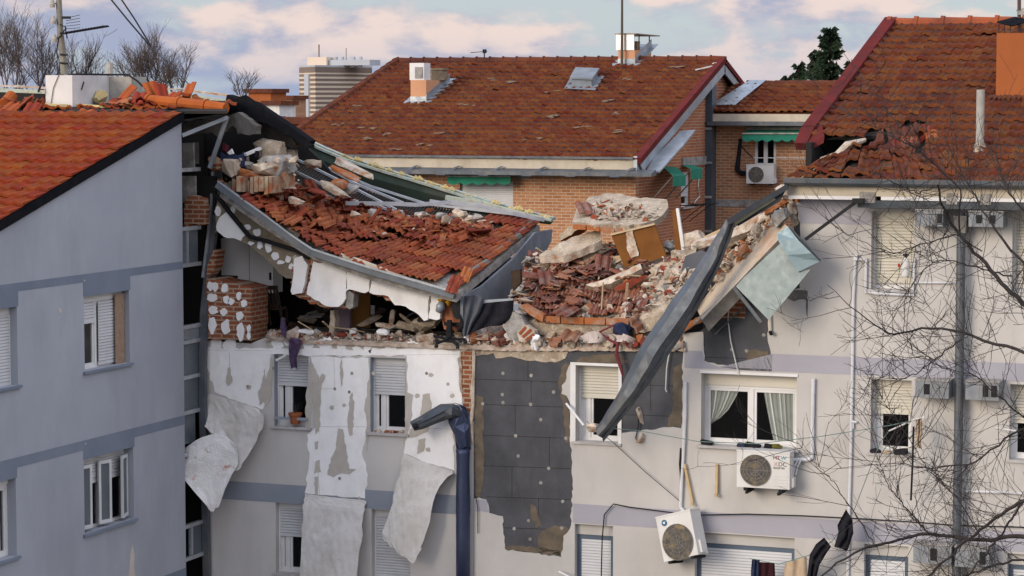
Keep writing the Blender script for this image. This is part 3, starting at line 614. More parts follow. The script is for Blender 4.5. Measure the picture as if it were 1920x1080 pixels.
# ================================================================== RIGHT HOUSE
XR = 14.0
def build_right():
    rt = root('apartment_block', (3.2, 3, ZB), 'warm-grey apartment house with lavender bands, dark bared insulation and a torn roof corner', 'building', 'damaged apartment houses')
    rng = random.Random(8)
    W5 = wbox((1080, 686, 1160, 829)); W6 = wbox((1315, 703, 1494, 838)); W7 = wbox((1633, 712, 1709, 850)); W8 = wbox((1634, 396, 1713, 543))
    W10 = wbox((1893, 722, 1990, 864)); W11 = wbox((1078, 984, 1150, 1120)); W12 = wbox((1303, 1003, 1490, 1130)); W13 = wbox((1620, 1022, 1703, 1150)); W9 = (W10[0], W10[1], W8[2], W8[3])
    W14 = (W10[0], W10[1], W13[2], W13[3])
    wins = [W5, W6, W7, W8, W9, W10, W11, W12, W13, W14]
    zt = PY(1700, 366, 0).z
    inner_top = jag([(1280, 655), (1240, 650), (1180, 652), (1060, 648), (960, 646), (889, 646)], 2, 12, rng, False)
    diag = jag([(1488, 380), (1489, 470), (1440, 512), (1392, 548), (1345, 590), (1312, 622), (1282, 640)], 2.5, 9, rng, False)
    lp = [F0(XJ, ZB, 0), F0(XR, ZB, 0), F0(XR, zt, 0)] + pyl(diag + inner_top); lp[-1].x = XJ
    hw = [hole(F0, *q) for q in wins]
    m = MB(); m.prism(lp, (0, .28, 0), hw, 0, side=1, hole_side=2); part('facade', m, [M_epsgrey, M_conc, M_render], rt)
    # render coat with the holes torn in it
    edge = jag([(890, 935), (912, 936), (918, 962), (942, 968), (946, 1030), (1052, 1044), (1056, 1005), (1069, 990), (1073, 930), (1072, 860), (1068, 800), (1070, 765), (1062, 742), (1052, 738), (1053, 722), (1060, 716), (1062, 700), (1068, 684)], 2.2, 7, rng, False)
    edge += [(1080, 681), (1164, 682), (1166, 720), (1161, 800), (1163, 812)] + jag([(1163, 812), (1220, 806), (1262, 800), (1277, 803), (1279, 740), (1281, 625)], 1.8, 8, rng, False) + [(1318, 622)]
    edge += jag([(1318, 622), (1321, 676), (1345, 684), (1400, 692), (1443, 694), (1445, 660), (1440, 640), (1441, 562), (1447, 556)], 1.8, 7, rng, False) + [(1480, 545)] + jag([(1500, 540), (1500, 430), (1492, 378)], 2, 9, rng, False)
    sk = [F0(XJ + .012, ZB, .016)] + pyl(edge, -.016) + [F0(XR, zt, .016), F0(XR, ZB, .016)]
    sk[1].x = XJ + .012
    m = MB(); m.prism(sk, (0, .0155, 0), [hole(F0, *q, .016) for q in wins], 0); part('render_coat', m, M_render, rt)
    # torn corner scar
    m = MB(); m.prism(pyl(jag([(1470, 556), (1484, 542), (1514, 545), (1513, 562), (1500, 561), (1490, 565), (1478, 560)], 1.2, 5, rng), -.02), (0, .003, 0)); m.prism(pyl([(1511, 560), (1515, 560), (1514, 596), (1512, 590)], -.02), (0, .003, 0)); part('mortar_scar', m, M_concdark, rt, split=True)
    # lavender bands
    m = MB(); q = .0205
    zb = lambda y, x: PY(x, y, 0).z
    b1 = [(1284, 660), (1319, 662), (1323, 676), (1345, 685), (1400, 693), (1443, 695), (1446, 668), (1985, 690), (1985, 729), (1494, 701), (1284, 690)]
    zl, zh = zb(697, 1470), zb(664, 1470)
    m.prism([Vector((PY(1284, 670).x, -q, zl)), Vector((XR, -q, zl)), Vector((XR, -q, zh)), Vector((PY(1449, 670).x, -q, zh)), PY(1447, 697, -q), PY(1400, 695, -q), PY(1350, 688, -q), PY(1322, 679, -q), Vector((PY(1317, 670).x, -q, zh)), Vector((PY(1284, 670).x, -q, zh))], (0, .004, 0))
    zl, zh = zb(984, 1200), zb(948, 1200)
    for a, b in ((1075, 1079.5), ): pass
    xs = [PY(1075, 960).x, W11[0], W11[1], W12[0], W12[1], W13[0], W13[1], XR]
    m.prism([Vector((xs[0], -q, W11[3] + .02)), Vector((XR, -q, W11[3] + .02)), Vector((XR, -q, W11[3] + .36)), Vector((xs[0], -q, W11[3] + .36))], (0, .004, 0))
    m.prism(pyl(jag([(892, 936), (912, 937), (917, 960), (912, 960), (890, 958)], 1, 5, rng), -q), (0, .004, 0))
    zl, zh = zb(420, 1560), zt - .02
    m.prism([Vector((PY(1502, 400).x, -q, zl)), Vector((W8[0] - .01, -q, zl)), Vector((W8[0] - .01, -q, zh)), Vector((PY(1494, 400).x, -q, zh))], (0, .004, 0))
    part('painted_band', m, M_lavband, rt, split=True)
    # windows
    kc = dict(depth=.21, frame=M_white, shutter=M_cream, boxm=M_cream)
    window(rt, F0, *W5, box=.10, shut=.36, mull=(.22,), **kc)
    window(rt, F0, *W6, box=.22, shut=0, mull=(.5,), sash=.05, sillw=.09, label='wide white window with gathered curtains', **kc)
    window(rt, F0, *W7, box=.10, shut=.40, mull=(.12,), **kc); window(rt, F0, *W8, box=.14, shut=.88, mull=(.5,), label='window with cream shutter lowered almost to the sill', **kc)
    window(rt, F0, *W9, box=.14, shut=.9, mull=(.5,), **kc); window(rt, F0, *W10, box=.10, shut=.45, mull=(.5,), **kc)
    kb = dict(depth=.12, frame=M_bluefr, shutter=M_pvc, boxm=M_render, fw=.085, inset=True, sash=0)
    for w_ in (W11, W12, W13, W14): window(rt, F0, *w_, box=.20, shut=.98, mull=(), **kb)
    # white surround of the small window
    m = MB(); a = W5
    m.prism(rect_loop(F0, a[0] - .10, a[0] - .002, a[2] - .02, a[3] + .05, .024), (0, .007, 0)); m.prism(rect_loop(F0, a[0] - .002, a[1] + .06, a[3] + .002, a[3] + .05, .024), (0, .007, 0)); m.prism(rect_loop(F0, a[1] + .002, a[1] + .06, a[2] - .02, a[3] + .002, .024), (0, .007, 0))
    m.box((W6[0] - .02, W6[3] + .002, -.01), (W6[1] + .02, W6[3] + .05, .035), 0, F0)
    part('window_surround', m, M_white, rt, split=True)
    # mortar margins, joints and fixing plugs of the dark boards
    m = MB()
    for lp in ([(1052, 690), (1060, 680), (1072, 684), (1066, 700), (1060, 735), (1068, 770), (1069, 830), (1060, 830), (1055, 760), (1046, 720)], [(1262, 690), (1280, 680), (1279, 800), (1250, 800), (1262, 760)], [(890, 740), (905, 745), (908, 880), (900, 935), (891, 930)],
               [(1010, 1000), (1040, 985), (1066, 990), (1054, 1040), (1010, 1038)], [(995, 945), (1004, 950), (1015, 985), (1005, 990), (995, 965)], [(1090, 668), (1160, 664), (1180, 680), (1078, 682)], [(1398, 655), (1440, 660), (1443, 692), (1400, 690)], [(920, 1020), (1000, 1026), (1050, 1034), (1050, 1042), (946, 1031)]):
        m.prism(pyl(jag(lp, 2, 7, rng), -.004), (0, .0035, 0))
    part('mortar_patch', m, M_gluedark, rt, split=True)
    m = MB()
    for y, x0, x1 in ((713, 892, 1062), (760, 892, 1066), (818, 892, 1070), (875, 892, 1072), (933, 912, 1073), (990, 944, 1068), (657, 1322, 1440), (713, 1168, 1278), (770, 1166, 1278)):
        m.bar(PY(x0, y + (x0 - 960) * .035, 0), PY(x1, y + (x1 - 960) * .035, 0), .004, .008)
    for x, ya, yb in ((996, 713, 760), (1030, 818, 875), (966, 760, 818), (960, 875, 933), (990, 660, 713), (1010, 933, 990), (1220, 713, 770)): m.bar(PY(x, ya, 0), PY(x, yb, 0), .004, .008, up=(1, 0, 0))
    part('board_joint', m, M_black, rt, split=True)
    m = MB()
    for x, y in ((905, 757), (943, 755), (995, 758), (1014, 787), (967, 817), (1061, 822), (972, 855), (1029, 878), (1014, 905), (1055, 940), (991, 976), (964, 991), (1053, 990), (994, 1011), (943, 700), (996, 704), (1038, 735), (942, 740), (1372, 655), (1400, 658), (1432, 628)):
        m.disc(PY(x, y, 0), (0, -1, 0), .032, .005, 12)
    part('fixing_plug', m, M_concgrey, rt, split=True)
    m = MB(); m.prism(pyl(jag([(1338, 596), (1346, 582), (1375, 556), (1390, 548), (1398, 560), (1398, 585), (1396, 597)], 1.2, 7, rng), -.006), (0, .005, 0)); part('bare_brick', m, M_brickn_x, rt, split=True)
    # bare slab edge
    m = MB(); m.prism(pyl(jag([(891, 648), (960, 647), (1060, 650), (1066, 654), (1060, 672), (1042, 680), (985, 676), (958, 668), (930, 672), (925, 662), (893, 668)], 1.6, 9, rng), -.012), (0, .011, 0)); part('slab_edge', m, M_conc, rt)
    # room boxes
    m = MB(); m.box((XJ + .01, .28, ZB), (XJ + .2, 9, 7.3)); m.box((XR - .2, .28, ZB), (XR, 9, 10.4)); m.box((XJ + .2, 8.8, ZB), (3.9, 9, 7.4)); m.box((3.9, 8.8, ZB), (XR - .2, 9, 10.4))
    for z in (1.75, 4.6): m.box((XJ + .2, .28, z - .25), (XR - .2, 8.8, z))
    for z in (1.75, 4.6): m.box((XJ + .2, 3.2, z), (XR - .2, 3.3, z + 2.5))
    m.box((4.2, 3.2, 7.46), (XR - .2, 3.3, 10.4)); m.box((4.0, .28, 7.46), (4.2, 3.2, 9.9))
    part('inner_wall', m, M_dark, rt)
    m = MB(); m.box((XJ + .2, .285, 7.2), (XR - .2, 8.8, 7.46)); part('floor_slab', m, M_conc, rt)
    m = MB(); m.box((W6[0] - .3, 2.0, 4.61), (W6[1] + .3, 2.05, 4.62)); part('room_floor', m, M_dark, rt)
    # eaves: fascia, white strip, gutter
    YE = -.45; xl = PY(1478, 360, YE).x
    zf0, zf1, zs0 = PY(1700, 369, YE).z, PY(1700, 349, YE).z, PY(1700, 376, YE).z
    m = MB(); m.box((xl, YE, zf0), (XR, .0, zf1)); part('eaves_fascia', m, M_fascia, rt)
    m = MB(); m.box((xl, YE - .012, zs0), (PY(1632, 370, YE).x, YE + .35, zf0 - .002)); m.box((PY(1632, 370, YE).x + .18, YE - .012, zs0), (XR, YE + .35, zf0 - .002)); part('eaves_strip', m, M_white, rt)
    m = MB(); m.box((PY(1612, 370, YE).x, YE - .02, zs0 - .05), (PY(1628, 370, YE).x + .12, YE + .1, zf0 + .07)); m.box((PY(1775, 370, YE).x, YE - .02, zs0 - .05), (PY(1795, 370, YE).x, YE + .1, zf0 + .07)); m.box((PY(1838, 370, YE).x, YE - .02, zs0 - .05), (PY(1858, 370, YE).x, YE + .1, zf0 + .07)); part('eaves_bracket', m, M_concgrey, rt, split=True)
    m = MB(); x0 = PY(1608, 380, YE).x; za = zs0 - .01; m.prism([(x0, YE - .02, za), (x0, YE + .36, za), (x0, YE + .36, za - .10), (x0, YE + .02, za - .12)], (XR - x0, 0, 0)); part('eaves_canopy', m, M_zincdark, rt)
    zg = PY(1700, 343, -.62).z; m = MB(); xg = PY(1470, 345, -.62).x; pr = [(-.10, .05), (-.09, -.02), (-.05, -.06), (0, -.075), (.05, -.06), (.09, -.02), (.10, .05)]
    m.grid([[(xg if k == 0 else XR, -.56 + a, zg + b) for a, b in pr] for k in (0, 1)], thick=(0, 0, .006)); part('gutter', m, M_zincdark, rt)
    # roof plane
    PIT = RAD(21.0); E0 = Vector((0, -.5, PY(1480, 343, -.5).z + .02)); up = Vector((0, cos(PIT), sin(PIT))); nr = Vector((0, -sin(PIT), cos(PIT)))
    onr = lambda x, y: PN(x, y, E0, nr)
    vg0, vg1 = onr(1517, 250), onr(1671, 44); Lr = (onr(1760, 46) - E0).dot(up)
    f = lambda u, v: Vector((u, E0.y, E0.z)) + up * v
    torn = [(1450, 400), (1450, 252), (1530, 253), (1560, 256), (1600, 256), (1640, 246), (1690, 236), (1722, 231), (1735, 245), (1737, 270), (1725, 286), (1742, 300), (1690, 292), (1640, 315), (1590, 330), (1560, 400)]
    t = MB(); rng = random.Random(21); uedge = lambda v: lerp(vg0.x, vg1.x, max(-.2, min(1, (v - (vg0 - E0).dot(up)) / (Lr - (vg0 - E0).dot(up)))))
    def skip(c):
        x, y = proj(c); return inpoly(x, y, torn) or c.x < 3.68 or (c.x < uedge((c - E0).dot(up)) - .02 and y < 300) or (1866 < x and 60 < y < 186 and False)
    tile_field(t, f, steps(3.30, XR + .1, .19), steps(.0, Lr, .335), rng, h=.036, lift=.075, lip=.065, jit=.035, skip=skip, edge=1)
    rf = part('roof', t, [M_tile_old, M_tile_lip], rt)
    # slipped tiles of the torn corner: lower, wrinkled sheet between eave and tear
    lo_ = [onr(x, y) + nr * .02 for x, y in ((1478, 338), (1540, 338), (1620, 338), (1700, 340), (1780, 342))]
    hi_ = [PY(1530, 316, .3), PY(1575, 292, .55), PY(1620, 272, .85), PY(1680, 246, 1.5), PY(1730, 240, 1.75)]
    def f2(u, v):
        p = poly_at(lo_, u); q = poly_at(hi_, u); c = lerp(p, q, v); c.z += .07 * sin(v * 7 + u * 9) * v + .05 * sin(u * 21) * v; return c
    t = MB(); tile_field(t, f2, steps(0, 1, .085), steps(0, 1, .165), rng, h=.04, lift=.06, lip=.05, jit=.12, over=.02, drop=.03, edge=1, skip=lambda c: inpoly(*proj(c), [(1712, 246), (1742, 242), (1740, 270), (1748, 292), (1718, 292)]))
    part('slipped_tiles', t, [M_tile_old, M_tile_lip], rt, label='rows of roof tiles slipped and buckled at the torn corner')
    d = MB(); rows = [[f2(u / 8, v) - Vector((0, 0, .06)) for u in range(9)] for v in (0, .5, .97)]; d.grid(rows, thick=(0, 0, -.05)); part('roof_underlay', d, M_dark, rt)
    # deck under the sound part of the roof
    d = MB(); dl = [onr(x, y) - nr * .05 for x, y in ((1522, 252), (1640, 250), (1725, 236), (1735, 300), (1640, 338))] + [f(XR, .02) - nr * .05, f(XR, Lr) - nr * .05, Vector((vg1.x, 0, 0)) + Vector((0, f(0, Lr).y, f(0, Lr).z)) - nr * .05]
    d.prism(dl, -nr * .06); part('roof_deck', d, M_dark, rt)
    d = MB(); d.box((vg0.x + .1, .9, 10.0), (vg0.x + .2, 6, 11.2)); d.prism([f(vg0.x + .12, 2.0) - nr * .1, f(vg1.x, Lr) - nr * .1, Vector((vg1.x, f(0, Lr).y, 9))], (.1, 0, 0)); part('attic_wall', d, M_dark, rt)
    # back slope so the ridge has another side
    b = MB(); R0 = f(0, Lr); b.prism([(vg1.x, R0.y, R0.z - .05), (XR, R0.y, R0.z - .05), (XR, R0.y + 6, R0.z - 2.3), (vg1.x, R0.y + 6, R0.z - 2.3)], (0, 0, -.1)); part('back_slope', b, M_tile_old, rt)
    # ridge tiles
    r = MB(); x = vg1.x - .05
    while x < XR:
        L = .52; c = f(x, Lr) + Vector((0, .04, .02)); r.tube([c, c + Vector((L, 0, 0))], [.135, .115], 10); r.tube([c, c + Vector((.07, 0, 0))], [.16, .155], 10); x += L
    part('ridge_tile', r, M_tile, rt, split=True)
    # red verge board
    v = MB(); pts = [vg0 - up * .35 - Vector((.05, 0, .10)), vg0 + Vector((0, 0, .06)), lerp(vg0, vg1, .33) + Vector((0, 0, .05)), lerp(vg0, vg1, .66) + Vector((0, 0, .05)), vg1 + Vector((0, 0, .05))]
    for a_, b_ in zip(pts, pts[1:]): v.bar(a_, b_ + (b_ - a_) * .004, .24, .16)
    part('verge_board', v, M_redverge, rt)
    m = MB(); c = onr(1524, 252); m.prism([c + Vector((-.22, -.05, -.12)), c + Vector((.05, -.45, -.28)), c + Vector((.28, -.35, -.14)), c + Vector((.12, .1, .06))], (0, .06, .12)); part('verge_end', m, M_redverge, rt)
    return rt, f, Lr, E0, up, nr, (W5, W6, W7, W8, W11, W12, W13)
RIGHT, RF, RLR, RE0, RUP, RNR, (W5, W6, W7, W8, W11, W12, W13) = build_right()
# ================================================================== rubble kit
def chunk_mesh(seed, sx, sy, sz, n=26, name='rubble_piece', mats=None):
    r = random.Random(seed); bm = bmesh.new()
    for _ in range(n):
        p = Vector((r.uniform(-1, 1), r.uniform(-1, 1), r.uniform(-1, 1)))
        m_ = max(abs(p.x), abs(p.y), abs(p.z)); p = p / m_ * r.uniform(.72, 1.0)
        bm.verts.new((p.x * sx / 2, p.y * sy / 2, p.z * sz / 2))
    bmesh.ops.convex_hull(bm, input=list(bm.verts)); loose = [v for v in bm.verts if not v.link_faces]
    for v in loose: bm.verts.remove(v)
    bmesh.ops.subdivide_edges(bm, edges=list(bm.edges), cuts=1, use_grid_fill=True)
    for v in bm.verts: v.co += Vector((r.uniform(-1, 1) * sx, r.uniform(-1, 1) * sy, r.uniform(-1, 1) * sz)) * .035
    me = bpy.data.meshes.new(name); bm.to_mesh(me); bm.free()
    for q in (mats or [M_conc]): me.materials.append(q)
    return me
def put(name, me, loc, rot, label, cat, group=None, scale=(1, 1, 1)):
    o = bpy.data.objects.new(name, me); COL.objects.link(o); o.location = loc; o.rotation_euler = rot; o.scale = scale; SHIFT[o] = Vector(loc)
    return tag(o, label, cat, group)
def chunk(px, py, Y, size, seed, matl, label, cat='rubble', name='rubble_piece', rot=None, group=None, n=26):
    r = random.Random(seed * 7 + 1)
    return put(name, chunk_mesh(seed, *size, n=n, name=name, mats=[matl]), PY(px, py, Y), rot or (r.uniform(-.4, .4), r.uniform(-.4, .4), r.uniform(0, 3)), label, cat, group)
PROF2 = [(0, 0), (.10, .75), (.20, 1), (.31, .75), (.40, 0), (.52, 0), (.62, .7), (.72, .9), (.82, .6), (.90, 0), (1, 0)]
def loose_tile_mesh(kind, seed, mats):
    r = random.Random(seed); w, l, h, th = .27, .43, .030, .018; n = len(PROF2)
    ends = {0: ([-.5] * n, [.5] * n), 1: ([-.5] * n, [r.uniform(-.05, .25) for _ in range(n)]), 2: ([r.uniform(-.3, -.05) for _ in range(n)], [r.uniform(.05, .35) for _ in range(n)])}[kind]
    k0, k1 = (0, n) if kind < 2 else r.choice(((0, 6), (4, n), (2, 8)))
    top0, top1, b0, b1 = [], [], [], []
    for i in range(k0, k1):
        p, q = PROF2[i]; x = (p - .5) * w; a, b = ends[0][i] * l, ends[1][i] * l
        top0.append((x, a, q * h)); top1.append((x, b, q * h)); b0.append((x, a, q * h - th)); b1.append((x, b, q * h - th))
    m = len(top0); mb = MB(); vs = top0 + top1 + b0 + b1; fs = []
    for i in range(m - 1): fs += [(i, i + 1, m + i + 1, m + i), (2 * m + i + 1, 2 * m + i, 3 * m + i, 3 * m + i + 1), (i + 1, i, 2 * m + i, 2 * m + i + 1), (m + i, m + i + 1, 3 * m + i + 1, 3 * m + i)]
    fs += [(0, m, 3 * m, 2 * m), (m - 1, 3 * m - 1, 4 * m - 1, 2 * m - 1)]; mb.add(vs, fs)
    return mesh('roof_tile', mb, mats)
LT = [loose_tile_mesh(k, 60 + i, [M_tile_loose]) for i, k in enumerate((0, 0, 1, 1, 2, 2, 2))]
LD = [loose_tile_mesh(k, 80 + i, [M_tile_dusty]) for i, k in enumerate((0, 0, 1, 1, 2, 2, 2))]
def tile_at(loc, rot, v, label, group, scale=1.0, bank=LT):
    return put('roof_tile', bank[v], loc, rot, label, 'roof tile', group, (scale,) * 3)

# ================================================================== SAGGING ROOF of the middle house
def build_sag():
    rt = root('sagging_roof', PY(700, 512, -.45), 'red tiled roof sagging over the crushed floor, bare ribs showing above its tiles', 'collapsed roof')
    YE, YT = -.42, 4.05
    ev = [PY(x, y, YE) for x, y in ((412, 350), (500, 412), (585, 466), (700, 508), (856, 547))]
    rd = [PY(x, y, YT) for x, y in ((520, 287), (600, 314), (700, 360), (840, 392), (1012, 418))]
    def f(u, v):
        p = poly_at(ev, u); q = poly_at(rd, u); c = lerp(p, q, v); c.z -= .12 * sin(pi * v) * sin(pi * min(1, u * 1.1)); return c
    poly = [(452, 370), (520, 362), (560, 368), (640, 388), (700, 402), (760, 424), (800, 414), (850, 418), (900, 410), (1004, 410), (998, 440), (962, 490), (908, 540), (872, 556), (800, 534), (700, 502), (640, 482), (585, 462), (540, 432), (470, 384)]
    t = MB(); rng = random.Random(51)
    mess = lambda u, v: 1.0 if (u < .42 or v > .55 - .2 * (u > .8)) else (.30 if u > .6 else .5)
    mess2 = lambda u, v: .13 if u > .74 else (1.0 if u < .42 or v > .45 else .42)
    global PROF; keep = PROF; PROF = PROF2
    tile_field(t, f, steps(0, 1, .0455), steps(.05, 1, .092), rng, h=.04, lift=.07, lip=.04, jit=.32, jfn=mess2, skip=lambda c: not inpoly(*proj(c), poly), drop=.03)
    PROF = keep
    part('tile_covering', t, M_tile, rt)
    d = MB(); rows = [[f(u / 16, v / 8) - Vector((0, 0, .05)) for u in range(17)] for v in range(9)]; d.grid(rows, thick=(0, 0, -.14)); part('roof_deck', d, M_concgrey, rt)
    # bare lath field: thin ribs running up the slope
    d = MB()
    for k in range(92):
        u = .02 + .97 * k / 91
        for v0, v1 in ((.42, .72), (.72, .99)): d.bar(f(u, v0) + Vector((0, 0, .0)), f(u, v1) + Vector((0, 0, .0)), .028, .05)
    part('ceiling_rib', d, mat('rib_dark', (.05, .043, .038), None, 5), rt); rt.children[-1]['kind'] = 'stuff'
    lines = [((538, 300), (640, 350)), ((540, 325), (690, 395)), ((533, 345), (650, 385)), ((528, 358), (640, 388)), ((568, 290), (700, 352)), ((655, 350), (760, 392)), ((700, 345), (800, 385)), ((640, 352), (740, 400)), ((690, 388), (770, 418)), ((596, 300), (690, 360)), ((812, 385), (1000, 416)), ((800, 395), (960, 412))]
    for a, b in lines:
        def onf(x, y):                                              # nearest surface point under that pixel
            best = None
            for i in range(41):
                for j in range(21):
                    c = f(i / 40, j / 20); q = proj(c); dd = (q[0] - x) ** 2 + (q[1] - y) ** 2
                    if best is None or dd < best[0]: best = (dd, c)
            return best[1]
        A, B = onf(*a), onf(*b); m = MB(); m.bar(A + Vector((0, 0, .09)), B + Vector((0, 0, .09)), .036, .045); part('batten', m, mat('batten_pale', (.58, .59, .60), (.46, .47, .48), 4, .5), rt, split=True)
    m = MB(); pts = [PY(x, y, Y) for x, y, Y in ((648, 381, 2.2), (740, 382, 2.6), (780, 384, 2.8), (845, 379, 3.2), (900, 386, 3.4), (960, 400, 3.6), (1020, 412, 3.9))]
    for a, b in zip(pts, pts[1:]): m.bar(a, b + (b - a) * .01, .05, .075)
    part('steel_rail', m, M_galv, rt, label='bright bent steel rail lying across the bare ribs')
    # green ridge sheet with its pale crusted edge
    up_ = [(520, 236), (565, 262), (600, 279), (650, 300), (720, 322), (800, 346), (870, 368), (950, 392), (1035, 413)]
    lo_ = [(520, 300), (565, 306), (600, 318), (650, 338), (700, 358), (760, 378), (840, 392), (930, 408), (1030, 421)]
    m = MB(); m.grid([[PY(x, y, 4.25) for x, y in up_], [PY(x, y, 4.15) for x, y in [(a[0], a[1] + (b[1] - a[1]) * .5) for a, b in zip(up_, lo_)]], [PY(x, y, 4.2) for x, y in lo_]], thick=(0, .06, 0)); part('ridge_sheet', m, M_green, rt)
    m = MB()
    for a, b in zip(up_, up_[1:]): m.bar(PY(*a, 4.22), PY(*b, 4.22), .08, .045); m.bar(PY(a[0] + 4, a[1] - 3, 4.5), PY(b[0] + 4, b[1] - 3, 4.5), .14, .06)
    part('ridge_edge', m, M_mint, rt)
    m = MB()
    for k in range(46):
        x = rng.uniform(640, 1035); y = poly_at([Vector((a, b, 0)) for a, b in up_], (x - 520) / 515).y; c = PY(x, y - 1.5 + rng.uniform(-2, 1), 4.3); r = rng.uniform(.03, .075)
        m.tube([c + Vector((-r, 0, 0)), c + Vector((0, 0, r * .5)), c + Vector((r, 0, 0))], [r * .5, r, r * .4], 5)
    part('foam_crust', m, M_foam, rt, split=True)
    m = MB(); m.bar(PY(836, 370, 4.0), PY(905, 382, 4.0), .07, .09); m.bar(PY(905, 382, 4.0), PY(985, 404, 4.0), .06, .08); part('edge_trim', m, M_mint, rt)
    # gutter along the eave
    m = MB(); g = [(408, 346), (500, 412), (545, 446), (585, 473), (640, 491), (700, 510), (780, 533), (853, 554)]
    for a, b in zip(g, g[1:]): m.bar(PY(*a, YE - .1), PY(*b, YE - .1) , .12, .11)
    part('gutter', m, mat('gutter_zinc', (.125, .145, .165), (.09, .105, .12), 2, .55, .1, 20, metal=.2, spec=.4, stain=(.22, .18, .14), stain_amt=.4, stain_scale=(6, 6, 6)), rt)
    m = MB()
    for a, b in zip(g, g[1:]): m.bar(PY(a[0], a[1] - 6, YE - .17), PY(b[0], b[1] - 6, YE - .17), .02, .03)
    part('gutter_lip', m, M_zinc, rt)
    m = MB(); s = [(640, 478), (700, 500), (770, 526), (850, 550)]
    for a, b in zip(s, s[1:]): m.bar(PY(*a, YE + .06), PY(*b, YE + .06), .10, .08)
    part('eaves_strip', m, M_fascia, rt)
    # ragged mortar verge on the right
    m = MB(); vv = [f(.985, k / 8) + Vector((rng.uniform(-.03, .03), 0, .02)) for k in range(1, 9)]
    m.tube(vv, [rng.uniform(.04, .08) for _ in vv], 6); part('mortar_verge', m, M_concdark, rt)
    return rt, f
SAG, SF = build_sag()

# hanging facade strip with its white boards
def build_strip():
    rt = root('fallen_facade_strip', PY(700, 560, -.1), 'slanting strip of fallen facade, white boards over broken brick, wedged above the opening', 'wall fragment'); rng = random.Random(61)
    b = [[(552, 484), (566, 480), (577, 497), (573, 520), (566, 550), (548, 552), (545, 545), (550, 515)], [(588, 490), (648, 505), (650, 530), (648, 560), (635, 575), (612, 574), (575, 552), (582, 515)],
         [(650, 508), (694, 522), (692, 545), (684, 550), (655, 542), (649, 545), (649, 530)], [(697, 518), (805, 546), (802, 600), (795, 602), (785, 590), (760, 575), (740, 572), (728, 556), (700, 552), (692, 548)], [(809, 548), (828, 552), (824, 598), (818, 600), (803, 597)]]
    m = MB()
    for lp in b: m.prism(pyl(jag(lp, 1.5, 8, rng), -.16), (0, .09, 0))
    part('insulation_board', m, M_eps, rt, split=True)
    m = MB(); m.prism(pyl(jag([(548, 500), (580, 485), (700, 515), (832, 552), (826, 592), (800, 590), (770, 572), (735, 565), (700, 550), (664, 548), (660, 575), (645, 580), (600, 575), (560, 558), (546, 548)], 2.5, 8, rng), -.065), (0, .24, 0), side=1); part('brick_backing', m, [M_brickn_x, M_conc], rt)
    m = MB(); m.prism(pyl(jag([(548, 480), (600, 485), (700, 512), (836, 548), (836, 556), (700, 520), (600, 496), (552, 500)], 1, 9, rng), -.05), (0, .2, 0)); part('lintel', m, M_glue, rt)
    m = MB(); m.prism(pyl(jag([(652, 544), (664, 552), (662, 576), (655, 580), (648, 574), (650, 560)], 1, 6, rng), -.12), (0, .22, 0)); part('broken_end', m, M_concgrey, rt)
    return rt
build_strip()
# tilted gable triangle with mortar dabs under the gutter
def build_tri():
    rt = root('mortar_wall_fragment', PY(480, 440, 0), 'brown mortar wall triangle with round white dabs hanging under the bent gutter', 'wall fragment'); rng = random.Random(62)
    m = MB(); m.prism(pyl(jag([(404, 388), (411, 364), (500, 428), (588, 482), (572, 500), (556, 524), (536, 522), (500, 488), (466, 458), (452, 454), (420, 434), (404, 436)], 2, 9, rng), -.02), (0, .22, 0)); part('mortar_face', m, M_gluedark if False else mat('mortar_face', (0.27, 0.225, 0.165), (0.20, 0.165, 0.12), 3, .95, .5, 40), rt)
    m = MB()
    for cx, cy, rx, ry in ((408, 396, 6, 10), (436, 393, 5, 8), (464, 426, 7, 6), (482, 436, 8, 8), (487, 460, 6, 8), (470, 456, 6, 4), (503, 464, 7, 11), (516, 480, 8, 8), (526, 492, 8, 4), (540, 486, 6, 7), (546, 500, 6, 6), (553, 484, 3, 6)):
        m.prism(pyl([(cx + rx * rng.uniform(.72, 1.15) * cos(a), cy + ry * rng.uniform(.75, 1.15) * sin(a)) for a in [k * pi / 6 for k in range(12)]], -.045), (0, .024, 0))
    m.prism(pyl(jag([(405, 425), (412, 408), (424, 398), (434, 405), (460, 440), (452, 452), (436, 446), (420, 444), (410, 436)], 2, 6, rng), -.06), (0, .038, 0)); part('white_dab', m, M_eps, rt, split=True)
    m = MB(); p = [PY(x, y, -.10) for x, y in ((406, 366), (430, 398), (468, 444), (500, 452), (556, 470), (580, 484))]
    for a, b in zip(p, p[1:]): m.bar(a, b, .05, .07)
    part('black_rod', m, M_black, rt)
    return rt
build_tri()

